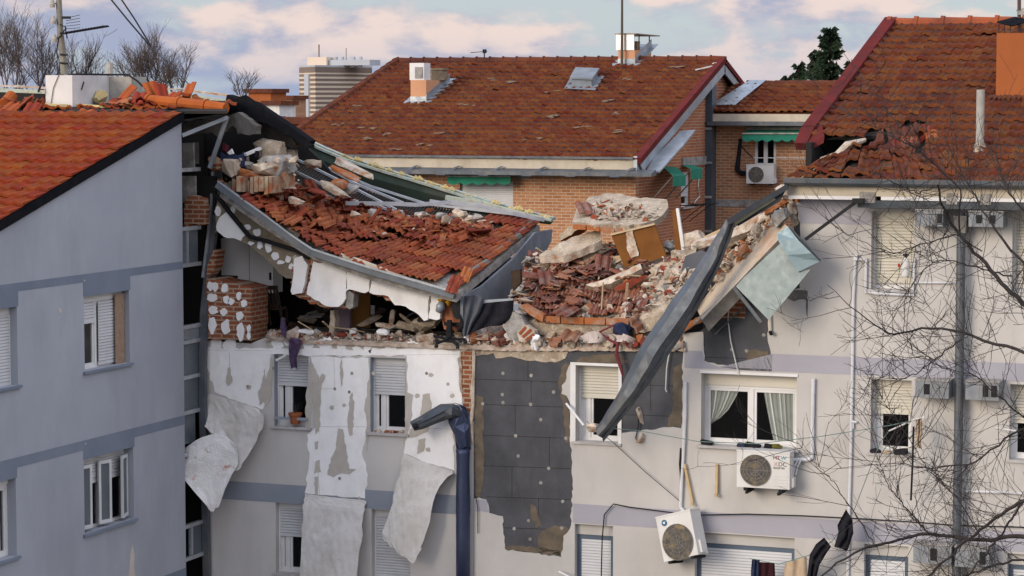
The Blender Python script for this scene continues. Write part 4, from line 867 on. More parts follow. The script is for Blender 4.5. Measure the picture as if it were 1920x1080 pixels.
# brick pier on the left with round dabs
def build_pier():
    rt = root('brick_pier', PY(430, 640, .2), 'broken red brick pier stub dotted with oval white adhesive dabs', 'wall fragment'); rng = random.Random(63)
    m = MB(); m.prism(pyl(jag([(387, 636), (387, 524), (396, 522), (404, 524), (440, 532), (471, 540), (471, 639), (440, 637)], 1.2, 8, rng), -.10), (0, .68, 0), mi=0, side=1); part('brickwork', m, [M_brickn_x, M_brickn_y], rt)
    m = MB()
    for cx, cy, rx, ry in ((394, 536, 6, 9), (403, 538, 5, 10), (421, 541, 7, 9), (397, 558, 10, 8), (424, 562, 6, 8), (433, 566, 6, 7), (447, 555, 5, 8), (457, 569, 6, 8), (399, 582, 9, 8), (419, 585, 7, 7), (449, 592, 7, 9), (397, 610, 8, 16), (423, 614, 8, 16), (451, 622, 8, 17), (466, 616, 4, 7), (466, 630, 4, 8)):
        m.prism(pyl([(min(470, cx + rx * rng.uniform(.72, 1.15) * cos(a)), cy + ry * rng.uniform(.75, 1.15) * sin(a)) for a in [k * pi / 7 for k in range(14)]], -.125), (0, .024, 0))
    part('adhesive_dab', m, M_eps, rt, split=True)
    m = MB(); y = .575
    m.prism(pyl(jag([(489, 541), (497, 538), (495, 570), (497, 600), (494, 618), (489, 630)], 1, 5, rng), .585), (0, .02, 0)); part('white_backing', m, M_eps, rt)
    m = MB(); m.prism([PY(387, 527, -.05), PY(404, 500, .1), PY(408, 470, .1), PY(400, 468, .1), PY(388, 500, -.05)], (0, .3, 0)); part('brick_stub', m, M_brickn_x, rt)
    return rt
build_pier()

# attic gable remains over the dark hole
rng = random.Random(64)
m = MB()
m.prism(pyl(jag([(338, 226), (408, 222), (428, 218), (446, 210), (472, 230), (482, 236), (480, 252), (445, 251), (437, 235), (423, 247), (409, 256), (394, 247), (338, 256)], 2.5, 7, rng), .6), (0, .2, 0))
m.prism(pyl(jag([(482, 227), (507, 228), (546, 258), (556, 272), (545, 278), (535, 272), (517, 270), (500, 256), (486, 248)], 2.5, 7, rng), 1.6), (0, .25, 0))
solo('attic_gable_remains', m, mat('attic_grey', (0.20, 0.19, 0.17), (0.12, 0.112, 0.10), 3, .95, .6, 25, stain=(.05, .045, .04), stain_amt=.7, stain_scale=(4, 4, 2)), 'grey crumbling attic wall left hanging above the dark hole', 'wall fragment')
m = MB()
for k in range(5):
    o = k * .28; a = [PY(x, y, 1.0 + o) for x, y in ((430, 184 - k * .5), (480, 196), (545, 240), (585, 268))]
    for p, q in zip(a, a[1:]): m.bar(p, q, .25, .10)
m.grid([[PY(x, y, .9) for x, y in ((345, 218), (430, 205), (490, 222), (545, 250), (575, 270))], [PY(x, y, 3.2) for x, y in ((345, 200), (440, 183), (500, 205), (560, 250), (590, 272))]], thick=(0, 0, -.06))
m.prism(pyl([(430, 186), (460, 178), (492, 200), (560, 252), (585, 272), (575, 280), (548, 258), (500, 232), (470, 222), (450, 210)], .85), (0, .05, 0))
solo('black_roof_underlay', m, M_blackverge, 'black corrugated underlay edge sloping down from the attic ridge', 'roof underlay')
# attic enclosure: party wall and ceiling behind the hole, shade put in as dark colour
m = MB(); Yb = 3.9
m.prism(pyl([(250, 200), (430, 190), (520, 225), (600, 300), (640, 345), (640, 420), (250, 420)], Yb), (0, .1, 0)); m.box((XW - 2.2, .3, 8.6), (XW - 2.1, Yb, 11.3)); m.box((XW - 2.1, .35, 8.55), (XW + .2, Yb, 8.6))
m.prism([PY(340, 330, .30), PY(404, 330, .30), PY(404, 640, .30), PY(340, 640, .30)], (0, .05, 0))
solo('attic_party_wall', m, M_dark, 'back wall inside the broken attic hole, coloured dark for its shade', 'wall fragment')

# ---------------------------------------------------------------- heap of brick and concrete in the attic mouth
def brick_lump(x0, x1, yt, yb, Y, label, seed, dep=.5):
    r = random.Random(seed); rt = root('brick_lump', PY((x0 + x1) / 2, yb, Y), label, 'rubble', 'brick lumps in the attic mouth'); m = MB(); x = x0
    while x < x1 - 2:
        w = r.uniform(7, 11); t_ = yt + r.uniform(-4, 5); b_ = yb + r.uniform(-4, 4); y_ = Y + r.uniform(-.07, .07)
        m.prism(pyl([(x, t_), (x + w - 1.4, t_ + r.uniform(-2, 2)), (x + w - 1.4, b_), (x, b_ + r.uniform(-2, 2))], y_), (0, dep, 0), t=r.random()); x += w
    part('hollow_brick', m, M_flute, rt)
    m = MB(); m.prism(pyl(jag([(x0 + 1, yt + 6), (x1 - 1, yt + 6), (x1 - 2, yb - 4), (x0 + 2, yb - 4)], 1, 8, r), Y + .09), (0, dep - .1, 0)); part('mortar_core', m, M_clay, rt); return rt
brick_lump(435, 512, 334, 362, -.1, 'large lump of upright hollow bricks lowest in the attic heap', 71)
brick_lump(510, 537, 324, 352, .35, 'small lump of upright hollow bricks beside the large lump', 72, .4)
chunk(433, 314, .1, (.42, .35, .36), 3, mat('pale_block', (.46, .38, .29), (.36, .29, .22), 3, .95, .5, 30), 'pale square block above the upright bricks', name='stone_block', rot=(0, .05, .2))
chunk(508, 287, .9, (.62, .5, .52), 4, M_conc, 'rounded grey boulder of concrete atop the attic heap')
chunk(520, 312, .5, (.75, .6, .42), 5, M_concgrey, 'wide grey concrete block in the middle of the attic heap', rot=(.1, .05, .1))
chunk(495, 318, .2, (.5, .4, .22), 6, M_plaster, 'cream plaster slab fragment leaning on the wide grey block')
chunk(543, 291, 1.2, (.4, .35, .22), 7, M_conc, 'flat beige lump at the right end of the attic heap')
chunk(463, 310, .4, (.34, .3, .20), 9, M_concgrey, 'small grey lump between pale square block and grey boulder')
chunk(473, 328, .15, (.5, .4, .2), 12, M_clay, 'orange broken clay slab behind the upright bricks')
chunk(405, 306, .1, (.26, .3, .30), 13, M_brickn_x, 'red brick lump at the left edge of the attic mouth')
m = MB(); rng = random.Random(14)
m.grid([[PY(415 + k * 6 + rng.uniform(-2, 2), 284 + j * 6 + 7 * abs(sin(k * .9 + j)), .35 - j * .06) for k in range(8)] for j in range(5)], thick=(0, .12, -.05)); solo('blue_bedding', m, M_navy, 'crumpled navy blue bedding spilling from the attic hole', 'bedding', smooth=True)
m = MB(); m.tube([PY(418, 271, .5), PY(424, 277, .45), PY(421, 284, .42)], [.04, .07, .05], 6); solo('red_cloth', m, mat('red_cloth', (.10, .02, .03), None, 8), 'dark red bundle on the blue bedding', 'cloth')
m = MB(); m.prism(pyl([(426, 286), (434, 279), (438, 288), (430, 290)], .25), (0, .03, 0)); solo('white_paper', m, M_eps, 'small white scrap on the blue bedding', 'paper scrap')
m = MB(); m.bar(PY(460, 290, .3), PY(488, 278, .6), .08, .05); solo('white_plank', m, M_white, 'short white plank poking up beside the grey boulder', 'plank')
m = MB(); m.grid([[PY(478 + k * 2, 283 + j * 6, .25 + .04 * sin(k * 2 + j)) for k in range(4)] for j in range(3)], thick=(0, .05, 0)); solo('black_rag', m, M_blackcloth, 'black rag in front of the grey boulder', 'cloth')
m = MB(); m.box((PY(345, 300, .5).x, .5, PY(345, 316, .5).z), (PY(364, 300, .5).x, .7, PY(345, 267, .5).z)); solo('cupboard_remnant', m, M_concdark, 'grey upright panel at the left of the attic hole', 'panel')

# loose masonry on the ribs
LONG = [(648, 325, 1.9, (.7, .22, .10), M_clay, 'long orange brick slab sloping over the bare ribs'), (668, 318, 2.2, (1.0, .3, .10), M_plaster, 'long cream plaster slab behind the orange slab'), (636, 343, 1.5, (.34, .24, .16), M_clay, 'dark red brick lump at the foot of the orange slab'), (628, 356, 1.3, (.7, .2, .12), M_conc, 'beige mortar bar below the dark red brick lump'), (585, 308, 1.5, (.34, .28, .18), M_conc, 'small beige lump among the upper battens'), (585, 313, 1.8, (.2, .2, .14), M_concgrey, 'tiny grey lump among the upper battens'), (596, 359, 1.0, (.42, .26, .04), M_tile, 'flat red tile slab lying across the lower battens'), (655, 356, 1.7, (.35, .3, .2), M_concgrey, 'grey lump at the right end of the beige mortar bar'), (553, 376, .5, (.34, .24, .12), M_plaster, 'cream lump at the top left of the tile jumble')]
for i, (x, y, Y, s, mm, lb) in enumerate(LONG): chunk(x, y, Y, s, 100 + i, mm, lb, rot=(.15, .42 if s[0] > .6 else .2, -.1))
rng = random.Random(77)
for i in range(22):
    x = rng.uniform(660, 900); y = lerp(398, 414, rng.random()) if x < 760 else rng.uniform(402, 414); s = rng.uniform(.09, .2)
    chunk(x, y, 2.0 + rng.uniform(-.3, .4), (s * rng.uniform(.8, 1.8), s, s * .7), 130 + i, rng.choice((M_conc, M_concgrey, M_plaster)), 'small mortar lump strewn between bare ribs and tiles', group='mortar lumps on the sagging roof')
chunk(552, 436, -.1, (.32, .3, .2), 160, M_plaster, 'pale broken lump resting on the gutter under the big tiles')
# jumbled tiles on the sagging roof
big = [(598, 403, 26, .1, 'widest whole tile lying flat at the crest of the jumble', 2.2), (566, 424, -55, .45, 'big whole tile leaning downhill left of the crest tile', 1.9), (586, 436, -60, .5, 'long tile leaning downhill right of the big leaning tile', 1.8), (531, 366, 35, .2, 'whole tile tipped on end near the upright bricks', 1.5), (520, 416, 20, .3, 'tile lying crosswise at the left of the jumble', 1.4), (720, 450, 40, .25, 'square tile flat on the middle of the sagging roof', 1.15), (873, 432, -20, .2, 'tilted pair of ribs tile near the upper right of the sagging roof', 1.5), (815, 464, 10, .3, 'broken triangular tile standing out on the lower rows', 1.2), (855, 540, 0, .9, 'tile hanging over the gutter at the low corner', 1.35), (887, 530, 5, 1.0, 'tile hanging from the verge at the low corner', 1.1)]
def onsag(x, y):
    best = None
    for i in range(31):
        for j in range(16):
            c = SF(i / 30, j / 15); q = proj(c); dd = (q[0] - x) ** 2 + (q[1] - y) ** 2
            if best is None or dd < best[0]: best = (dd, c)
    return best[1]
for x, y, yaw, pit, lb, s in big:
    c = onsag(x, y) + Vector((0, -.12, .14)); tile_at(c, (RAD(14) + pit * .8, rng.uniform(-.1, .3), RAD(yaw)), 0 if s > 1.3 else 1, lb, None, s * .62)
k = 0
while k < 150:
    u = rng.random() ** 1.25; v = rng.uniform(.08, .78)
    c = SF(u, v); x, y = proj(c)
    if not inpoly(x, y, [(462, 366), (560, 366), (640, 384), (760, 420), (960, 412), (880, 470), (800, 470), (720, 462), (650, 452), (585, 440), (530, 424)]): continue
    k += 1
    tile_at(c + Vector((0, 0, rng.uniform(.08, .24))), (RAD(12) + rng.gauss(0, .3), RAD(18) + rng.gauss(0, .3), rng.choice((0, 0, 1.57, .6)) + rng.gauss(0, .5)), rng.choice((0, 1, 2, 3, 4, 5, 6, 2, 3)), 'broken red tile jumbled on the sagging roof', 'jumbled tiles on the sagging roof', rng.uniform(.8, 1.05))
m = MB(); m.bar(PY(692, 420, 1.4), PY(714, 388, 1.4), .04, .05); solo('rusty_stick', m, mat('rust_stick', (.20, .05, .03), None, 5), 'thin rust red stick standing out of the jumbled tiles', 'stick')

# ================================================================== inside the torn floor
m = MB(); m.box((PY(415, 500, .9).x, .9, PY(460, 548, .9).z), (PY(512, 500, .9).x, 1.3, PY(460, 448, .9).z)); rt = root('white_wardrobe', PY(463, 545, .9), 'white wardrobe with sloping broken top standing in the torn open room', 'wardrobe'); 
part('body', m, mat('wardrobe_white', (.62, .62, .60), (.56, .56, .54), 1.5, .6, 0), rt); m = MB(); m.box((PY(505, 500, .88).x, .865, PY(505, 525, .88).z), (PY(508, 500, .88).x, .895, PY(505, 511, .88).z)); part('handle', m, M_black, rt)
m = MB(); x = PY(467, 500, .89).x; m.box((x, .889, PY(460, 548, .89).z), (x + .008, .8995, PY(460, 449, .89).z)); part('door_gap', m, M_concgrey, rt)
def dining_chair():
    rt = root('dining_chair', PY(515, 610, .9), 'dark wooden slat back chair in front of the black room opening', 'chair'); p = lambda x, y, Y=.9: PY(x, y, Y)
    m = MB(); m.bar(p(497, 538), p(507, 610), .04, .04); part('leg', m, M_wooddark, rt); m = MB(); m.bar(p(518, 538), p(530, 606), .04, .04); part('leg', m, M_wooddark, rt)
    m = MB(); m.bar(p(496, 539), p(520, 539), .05, .07)
    for k in range(3): m.bar(p(501 + k * 6, 540), p(507 + k * 6, 572), .025, .03)
    m.bar(p(502, 573), p(526, 574), .04, .05); part('backrest', m, M_wooddark, rt); m = MB(); m.prism([p(500, 578), p(530, 577), p(536, 574, 1.3), p(508, 575, 1.3)], (0, 0, -.04)); part('seat', m, M_wooddark, rt)
    m = MB(); m.bar(p(536, 575, 1.3), p(538, 604, 1.3), .04, .04); part('leg', m, M_wooddark, rt)
dining_chair()
m = MB(); m.box((PY(655, 580, 1.1).x, 1.1, PY(670, 614, 1.1).z), (PY(692, 580, 1.1).x, 1.16, PY(670, 545, 1.1).z)); solo('ochre_door', m, mat('ochre', (.30, .155, .045), (.25, .125, .035), 2, .7, .05), 'ochre brown door leaf upright in the crushed room', 'door')
m = MB(); m.box((PY(626, 600, .8).x, .8, PY(640, 620, .8).z), (PY(656, 600, .8).x, .9, PY(640, 575, .8).z)); solo('mauve_partition', m, mat('mauve', (.24, .19, .23), (.2, .16, .19), 2), 'low mauve partition wall left of the ochre door', 'wall fragment')
m = MB(); rng = random.Random(78); m.prism(pyl(jag([(619, 582), (626, 582), (629, 600), (626, 628), (617, 630)], 1, 5, rng), .25), (0, .18, 0)); solo('plaster_stub', m, M_plaster, 'thin white plaster stub standing at the floor edge', 'wall fragment')
m = MB(); m.box((PY(694, 580, 1.2).x, 1.2, PY(697, 590, 1.2).z), (PY(701, 580, 1.2).x, 1.25, PY(697, 573, 1.2).z)); solo('switch_panel', m, M_white, 'small white panel in the dark beside the ochre door', 'panel')
for i, (x, y, Y, s, mm, lb) in enumerate([(765, 612, .6, (.48, .3, .16), M_conc, 'wide flat concrete block inside the crushed room'), (800, 605, .7, (.6, .4, .3), M_conc, 'leaning concrete slab at the right of the crushed room'), (725, 610, .5, (.5, .2, .08), M_plaster, 'flat pale board fragment on the crushed room floor'), (735, 600, .8, (.1, .1, .4), M_plaster, 'tilted plaster post inside the crushed room'), (573, 621, .05, (.34, .2, .07), M_eps, 'flat white board scrap at the floor edge'), (718, 623, .0, (.26, .2, .13), M_eps, 'crumpled white lump at the floor edge'), (642, 628, .0, (.18, .16, .08), M_tile, 'red tile bit at the floor edge')]):
    chunk(x, y, Y, s, 200 + i, mm, lb, rot=(.05, .1 if i != 1 else -.35, .1))

# office chair hanging at the edge
def office_chair():
    rt = root('office_chair', PY(842, 650, -.25), 'black swivel office chair tipped at the edge with its star base sticking out', 'office chair'); p = lambda x, y, Y=-.2: PY(x, y, Y)
    m = MB(); m.prism([p(856 + 8 * cos(a) + 4 * sin(a), 579 + 19 * sin(a) - 6 * cos(a), -.2) for a in [k * pi / 10 for k in range(20)]], (0, .10, 0)); part('backrest', m, M_black, rt)
    m = MB(); m.tube([p(843, 600), p(842, 632)], [.05, .07], 8); part('gas_column', m, M_black, rt); m = MB(); m.tube([p(862, 590), p(868, 612), p(858, 618)], .03, 6); part('back_bracket', m, M_black, rt)
    m = MB(); m.prism([p(832, 604, -.1), p(868, 606, -.1), p(870, 602, .35), p(834, 600, .35)], (0, 0, -.06)); part('seat', m, M_black, rt)
    for (x, y, Y) in ((818, 648, -.45), (858, 650, -.5), (872, 640, -.1), (812, 634, .0), (846, 630, .2)):
        m = MB(); m.bar(p(842, 636, -.22), PY(x, y - 4, Y), .05, .04); part('base_arm', m, M_black, rt); m = MB(); m.tube([PY(x, y + 1, Y) + Vector((-.025, 0, 0)), PY(x, y + 1, Y) + Vector((.025, 0, 0))], .032, 10); part('caster', m, M_black, rt)
office_chair()
m = MB(); rng = random.Random(79); m.grid([[PY(818 + k * 11 + j * 5, 565 + j * 18 + rng.uniform(-4, 4), -.02 + .05 * sin(k * 2 + j)) for k in range(5)] for j in range(4)], thick=(0, .2, 0)); solo('cardboard_heap', m, mat('cardboard', (.38, .16, .085), (.30, .12, .065), 3, .9), 'crushed brown cardboard behind the office chair', 'cardboard')
m = MB()
for x, y, r in ((827, 562, .08), (830, 553, .07), (840, 567, .06), (852, 562, .05)): c = PY(x, y, -.1); m.tube([c - Vector((0, 0, r)), c, c + Vector((.02, 0, r))], [r * .5, r, r * .3], 7)
solo('yellow_foam_lump', m, mat('yellow_orange_foam', (.62, .30, .02), (.5, .25, .03), 6), 'orange yellow foam oozing at the end of the fallen facade strip', 'foam')
m = MB(); m.tube([PY(829, 566, -.2), PY(826, 575, -.2), PY(822, 585, -.2)], [.05, .09, .06], 8); solo('silver_bottle', m, M_alum, 'silver blue round bottle end above the cardboard', 'bottle', smooth=True)
# grey membrane and black sheeting at the step
m = MB(); x0 = PY(868, 560, .05).x
m.grid([[PX(x, y, -2.25 + .03 * sin(i)) for i, (x, y) in enumerate(r)] for r in ([(868, 556), (905, 536), (960, 488), (1004, 436), (1036, 430)], [(868, 590), (910, 560), (962, 520), (1004, 470), (1034, 452)], [(872, 625), (915, 595), (958, 560), (990, 510), (1020, 480)])], thick=(-.05, 0, 0)); solo('grey_membrane_wall', m, M_membrane, 'smooth grey membrane wall exposed under the sagging roof verge', 'wall membrane')
def sheet(rows, Y, amp, matl, nm, lb, cat, seed):
    r = random.Random(seed); m = MB(); R = []
    for j, row in enumerate(rows):
        P = [Vector((x, y, 0)) for x, y in row]; R.append([PY(q.x, q.y, Y + amp * sin(k * .9 + j * .6) + r.uniform(-.01, .01)) for k, q in enumerate([poly_at(P, i / 14) for i in range(15)])])
    m.grid(R, thick=(0, .015, 0)); return solo(nm, m, matl, lb, cat, smooth=True)
sheet([[(900, 570), (930, 566), (963, 563)], [(890, 590), (925, 585), (962, 580)], [(878, 612), (920, 600), (958, 598)], [(868, 630), (915, 612), (945, 610)]], -.15, .04, M_blackcloth, 'black_sheeting', 'black plastic sheeting slumped beside the office chair', 'sheeting', 1)
sheet([[(868, 556), (890, 553), (908, 560)], [(866, 585), (884, 585), (900, 585)], [(866, 610), (876, 610), (886, 608)], [(868, 632), (872, 630), (878, 628)]], -.2, .05, M_tarp, 'grey_sheeting', 'grey sheet folds hanging left of the black sheeting', 'sheeting', 2)
m = MB(); m.bar(PY(908, 565, -.15), PY(962, 562, -.05), .02, .05); solo('grey_edge_bar', m, M_zinc, 'thin grey bar along the top of the black sheeting', 'bar')
m = MB(); m.prism(pyl([(958, 508), (975, 505), (976, 530), (962, 545), (958, 535)], .4), (0, .1, 0)); solo('brown_board', m, M_wooddark, 'small dark brown board between membrane wall and tile mound', 'board')

# ================================================================== COLLAPSED MOUND of the right house
def build_mound():
    rt = root('collapsed_roof_slab', PY(1120, 606, .1), 'tilted roof slab with broken tile rows lying on the crushed floor in the centre', 'collapsed roof'); rng = random.Random(91)
    R = [[(946, 594), (990, 601), (1025, 607), (1100, 608), (1180, 606), (1228, 592), (1290, 552)], [(950, 570), (1005, 565), (1060, 566), (1120, 570), (1190, 566), (1240, 550), (1298, 510)], [(960, 538), (1012, 528), (1080, 524), (1150, 524), (1212, 512), (1262, 498), (1306, 466)], [(1000, 484), (1040, 464), (1090, 458), (1150, 458), (1212, 466), (1262, 460), (1312, 440)]]
    Ys = (.12, .6, 1.3, 2.5); P = [[PY(x, y, Yq + (.0 if i < 5 else -.3)) for i, (x, y) in enumerate(r)] for r, Yq in zip(R, Ys)]
    def f(u, v):
        i = min(int(v * 3), 2); t = v * 3 - i; return lerp(poly_at(P[i], u), poly_at(P[i + 1], u), t)
    m = MB(); m.grid([[f(u / 26, v / 14) + Vector((0, 0, rng.uniform(-.035, .035))) for u in range(27)] for v in range(15)], thick=(0, .03, -.24)); part('slab', m, M_conc, rt)
    m = MB()
    for a, b in (((1016, 593), (1050, 594)), ((1052, 594), (1094, 596)), ((1096, 596), (1134, 597)), ((1136, 597), (1178, 597))): m.prism(pyl([a, b, (b[0], b[1] + 12), (a[0], a[1] + 12)], .04), (0, .12, 0))
    m.prism(pyl([(972, 574), (984, 570), (1019, 590), (1017, 604), (996, 592)], -.02), (0, .14, 0)); part('hollow_brick_edge', m, M_clay, rt, split=True)
    global PROF; keep = PROF; PROF = PROF2; t = MB()
    inn = [(1104, 586), (1118, 545), (1140, 522), (1212, 528), (1208, 555), (1225, 558), (1222, 582), (1190, 592)]
    inn2 = [(958, 585), (985, 520), (1030, 488), (1110, 490), (1130, 520), (1100, 560), (1080, 596), (1020, 600)]
    tile_field(t, f, steps(.02, .98, .046), steps(.02, .98, .125), rng, h=.032, lift=.06, lip=.03, jit=.16, skip=lambda c: not inpoly(*proj(c), inn))
    tile_field(t, f, steps(.02, .98, .046), steps(.02, .98, .10), rng, h=.032, lift=.06, lip=.035, jit=.13, skip=lambda c: not inpoly(*proj(c), inn2), drop=.08)
    PROF = keep; part('tile_covering', t, mat('tile_mound', (.225, .082, .050), (.145, .060, .042), 3, .88, .35, 45, tint=.4, stain=(.34, .28, .24), stain_amt=.75, stain_scale=(5, 5, 5)), rt)
    return rt, f
MOUND, MF = build_mound()
def roof_fragment(px, label, seed):
    r = random.Random(seed); Yf = lambda y: lerp(.12, 2.4, (604 - y) / 134); a, b, c, d = [PY(x, y, Yf(y)) + Vector((0, 0, .06)) for x, y in px]
    q = lambda u, v: lerp(lerp(a, b, u), lerp(d, c, u), v); rt = root('roof_fragment', lerp(a, b, .5), label, 'roof fragment', 'roof fragments on the mound')
    m = MB(); m.grid([[q(u / 6, v / 3) + Vector((r.uniform(-.03, .03), r.uniform(-.03, .03), r.uniform(-.01, .01))) for u in range(7)] for v in range(4)], thick=(0, .03, -.13)); part('slab', m, M_conc, rt)
    global PROF; keep = PROF; PROF = PROF2; t = MB(); tile_field(t, q, steps(0, 1, .27 / (b - a).length), steps(.02, .97, .36 / max(.4, (d - a).length)), r, h=.035, lift=.05, lip=.03, jit=.07, drop=.06); PROF = keep; part('attached_tiles', t, MATS['tile_mound'], rt)
roof_fragment([(1000, 572), (1078, 566), (1066, 538), (1002, 545)], 'tilted roof fragment with tiles low on the left of the mound', 1)
roof_fragment([(1022, 528), (1102, 518), (1090, 488), (1026, 497)], 'roof fragment with tiles high on the left of the mound', 2)
roof_fragment([(1082, 566), (1150, 548), (1138, 520), (1082, 536)], 'roof fragment with tiles in the middle of the mound', 3)
roof_fragment([(962, 574), (1000, 588), (1012, 552), (980, 530)], 'steep roof fragment with tiles at the left foot of the mound', 4)
rng = random.Random(92); k = 0
while k < 95:
    u, v = rng.random(), rng.random() ** .8; c = MF(u, v); x, y = proj(c)
    if not inpoly(x, y, [(955, 590), (975, 530), (1010, 486), (1070, 476), (1180, 476), (1215, 505), (1200, 530), (1140, 560), (1100, 596), (1020, 604)]): continue
    k += 1; tile_at(c + Vector((0, 0, rng.uniform(.05, .30))), (.12 + rng.gauss(0, .16), rng.gauss(-.12, .2), rng.choice((0, .3, -.3, 1.57)) + rng.gauss(0, .3)), rng.choice((0, 1, 2, 3, 4, 5, 6, 2, 3)), 'dusty broken tile stacked on the central mound', 'dusty tiles on the central mound', rng.uniform(.8, 1.05), LD)
for x, y, Y, rot, lb, s in ((1060, 583, .0, (.2, .15, -.1), 'whole pinkish tile jutting at the front of the mound', 1.25), (1025, 522, .9, (.5, .1, .5), 'square dusty tile propped high on the mound', 1.1), (1097, 391, 2.1, (.45, .1, .6), 'single red tile lying on the top concrete slab', 1.1), (1130, 500, 1.3, (.9, .2, .4), 'upright red tile below the brown door panel', 1.1), (1070, 628, -.05, (.25, .05, .1), 'dark flat tile in front of the mound on the ledge', 1.3), (1195, 605, -.1, (.3, .9, .2), 'tile tipped against the fallen gutter', 1.1)):
    tile_at(PY(x, y, Y), rot, 0, lb, None, s, LD)
def slab(name, px, Y, d, matl, side, label, cat='rubble', seed=1, amp=1.6):
    r = random.Random(seed); lp = jag(px, amp, 8, r); Yf = Y if callable(Y) else (lambda x, y: Y); m = MB(); m.prism([PY(x, y, Yf(x, y)) for x, y in lp], d, mi=0, side=1); return solo(name, m, [matl, side], label, cat)
slab('concrete_slab', [(1073, 417), (1082, 390), (1104, 370), (1133, 363), (1167, 364), (1193, 370), (1251, 374), (1253, 388), (1236, 408), (1207, 419), (1180, 422), (1122, 421)], lambda x, y: lerp(1.5, 3.2, (422 - y) / 58), (0, .02, -.11), M_conc, M_conc, 'broad flat concrete slab topping the central mound', 'slab', 3, 1.4)
m = MB(); [m.prism(pyl([a, b, (b[0], b[1] + 9), (a[0], a[1] + 9)], 1.52), (0, .5, 0)) for a, b in (((1074, 421), (1098, 422)), ((1100, 422), (1124, 425)), ((1126, 425), (1152, 427)), ((1154, 427), (1180, 428)))]; solo('clay_block_row', m, M_clay, 'row of orange clay blocks under the broad top slab', 'clay blocks')
slab('concrete_slab', [(1011, 479), (1040, 462), (1069, 446), (1124, 430), (1128, 450), (1089, 468), (1056, 480)], lambda x, y: 1.25 + (480 - y) * .012, (0, .05, -.14), M_conc, M_plaster, 'tilted beige slab below the left edge of the top slab', 'slab', 4)
slab('concrete_slab', [(1048, 440), (1066, 424), (1092, 424), (1072, 440), (1050, 452)], 1.9, (0, .3, -.08), M_conc, M_clay, 'narrow slab wedge under the corner of the top slab', 'slab', 5)
slab('concrete_slab', [(1098, 534), (1122, 527), (1160, 512), (1200, 494), (1204, 504), (1153, 527), (1118, 540)], lambda x, y: .75 + (530 - y) * .006, (0, .12, -.10), M_plaster, M_conc, 'long whitish slab slice slanting across the mound', 'slab', 6)
slab('concrete_slab', [(1150, 541), (1172, 528), (1212, 515), (1214, 520), (1180, 540), (1158, 546)], .7, (0, .15, -.06), M_tile_loose, M_conc, 'reddish slab slice under the whitish one', 'slab', 7)
slab('concrete_slab', [(1216, 506), (1240, 492), (1262, 492), (1264, 500), (1240, 512), (1222, 512)], 1.0, (0, .25, -.07), M_conc, M_clay, 'beige slab with orange edge right of the whitish slice', 'slab', 8)
chunk(1183, 535, .9, (.3, .2, .16), 300, M_clay, 'orange lump in the middle of the mound')
rt = root('brown_door_panel', PY(1200, 500, 1.3), 'glossy brown door leaf tilted upright on the mound with plaster streak', 'door'); m = MB(); m.prism(pyl([(1146, 441), (1227, 421), (1250, 482), (1171, 502)], 1.3), (0, .05, 0)); part('leaf', m, M_wood, rt)
m = MB(); m.bar(PY(1145, 440, 1.27), PY(1227, 420, 1.27), .03, .035); part('pale_edge', m, M_woodpale, rt)
m = MB(); m.prism(pyl(jag([(1174, 434), (1186, 432), (1196, 470), (1197, 480), (1184, 484), (1176, 470)], 1.2, 5, random.Random(7)), 1.27), (0, .02, 0)); part('plaster_streak', m, M_plaster, rt)
rt = root('standing_board', PY(1272, 472, 1.5), 'brown board with white edge standing upright right of the door panel', 'board'); m = MB(); m.prism(pyl([(1260, 394), (1267, 392), (1278, 470), (1266, 476)], 1.5), (0, .06, 0)); part('board', m, M_wood, rt); m = MB(); m.prism(pyl([(1267, 391), (1272, 390), (1284, 468), (1278, 471)], 1.47), (0, .05, 0)); part('white_edge', m, M_white, rt)
m = MB(); m.prism(pyl([(1130, 485), (1165, 478), (1172, 500), (1150, 505), (1128, 502)], 1.6), (0, .06, 0)); solo('pale_board', m, M_woodpale, 'pale board leaning behind the red tile heap', 'board')
m = MB(); [m.bar(PY(1098 + k * 6, 478 - k, 1.7), PY(1094 + k * 7, 500, 1.5), .06, .03) for k in range(4)]; solo('splintered_wood', m, M_woodpale, 'splintered pale wood sticks left of the brown door panel', 'splinters')
for i, (x, y, Y, s, mm, lb) in enumerate([(1303, 452, 1.4, (.4, .4, .35), M_plaster, 'crumbly plaster knob at the top of the mound crest'), (1282, 488, 1.2, (.5, .4, .4), M_conc, 'rounded concrete crest lump left of the fallen gutter'), (1262, 520, .9, (.5, .4, .3), M_conc, 'low concrete crest lump beside the fallen gutter'), (1325, 455, 1.2, (.6, .3, .2), M_plaster, 'long plaster lump right of the crest'), (1258, 465, 1.8, (.35, .25, .2), M_concgrey, 'grey lump behind the brown door panel'), (1232, 560, .5, (.5, .4, .2), M_conc, 'flat concrete lump at the right foot of the mound'), (1222, 535, .7, (.4, .2, .12), M_plaster, 'cream lump with orange crust on the right of the mound')]): chunk(x, y, Y, s, 310 + i, mm, lb)
m = MB(); m.bar(PY(1318, 448, 1.4), PY(1352, 432, 1.4), .07, .06); solo('pale_lath', m, M_woodpale, 'pale lath bridging the mound crest and the gutter', 'lath')
m = MB(); m.prism(pyl(jag([(942, 610), (960, 584), (978, 592), (986, 610), (974, 642), (952, 630)], 2, 7, random.Random(8)), -.12), (0, .35, 0)); solo('wall_stump', m, M_concgrey, 'grey and cream wall stump at the left foot of the mound', 'wall fragment')
rt = root('striped_brick_lump', PY(985, 640, -.15), 'cream lump with three orange brick stripes on the ledge', 'rubble'); m = MB(); m.prism(pyl(jag([(969, 625), (985, 610), (1002, 620), (1000, 632), (984, 643), (974, 640)], 1, 6, random.Random(9)), -.18), (0, .2, 0)); part('mortar', m, M_plaster, rt); m = MB()
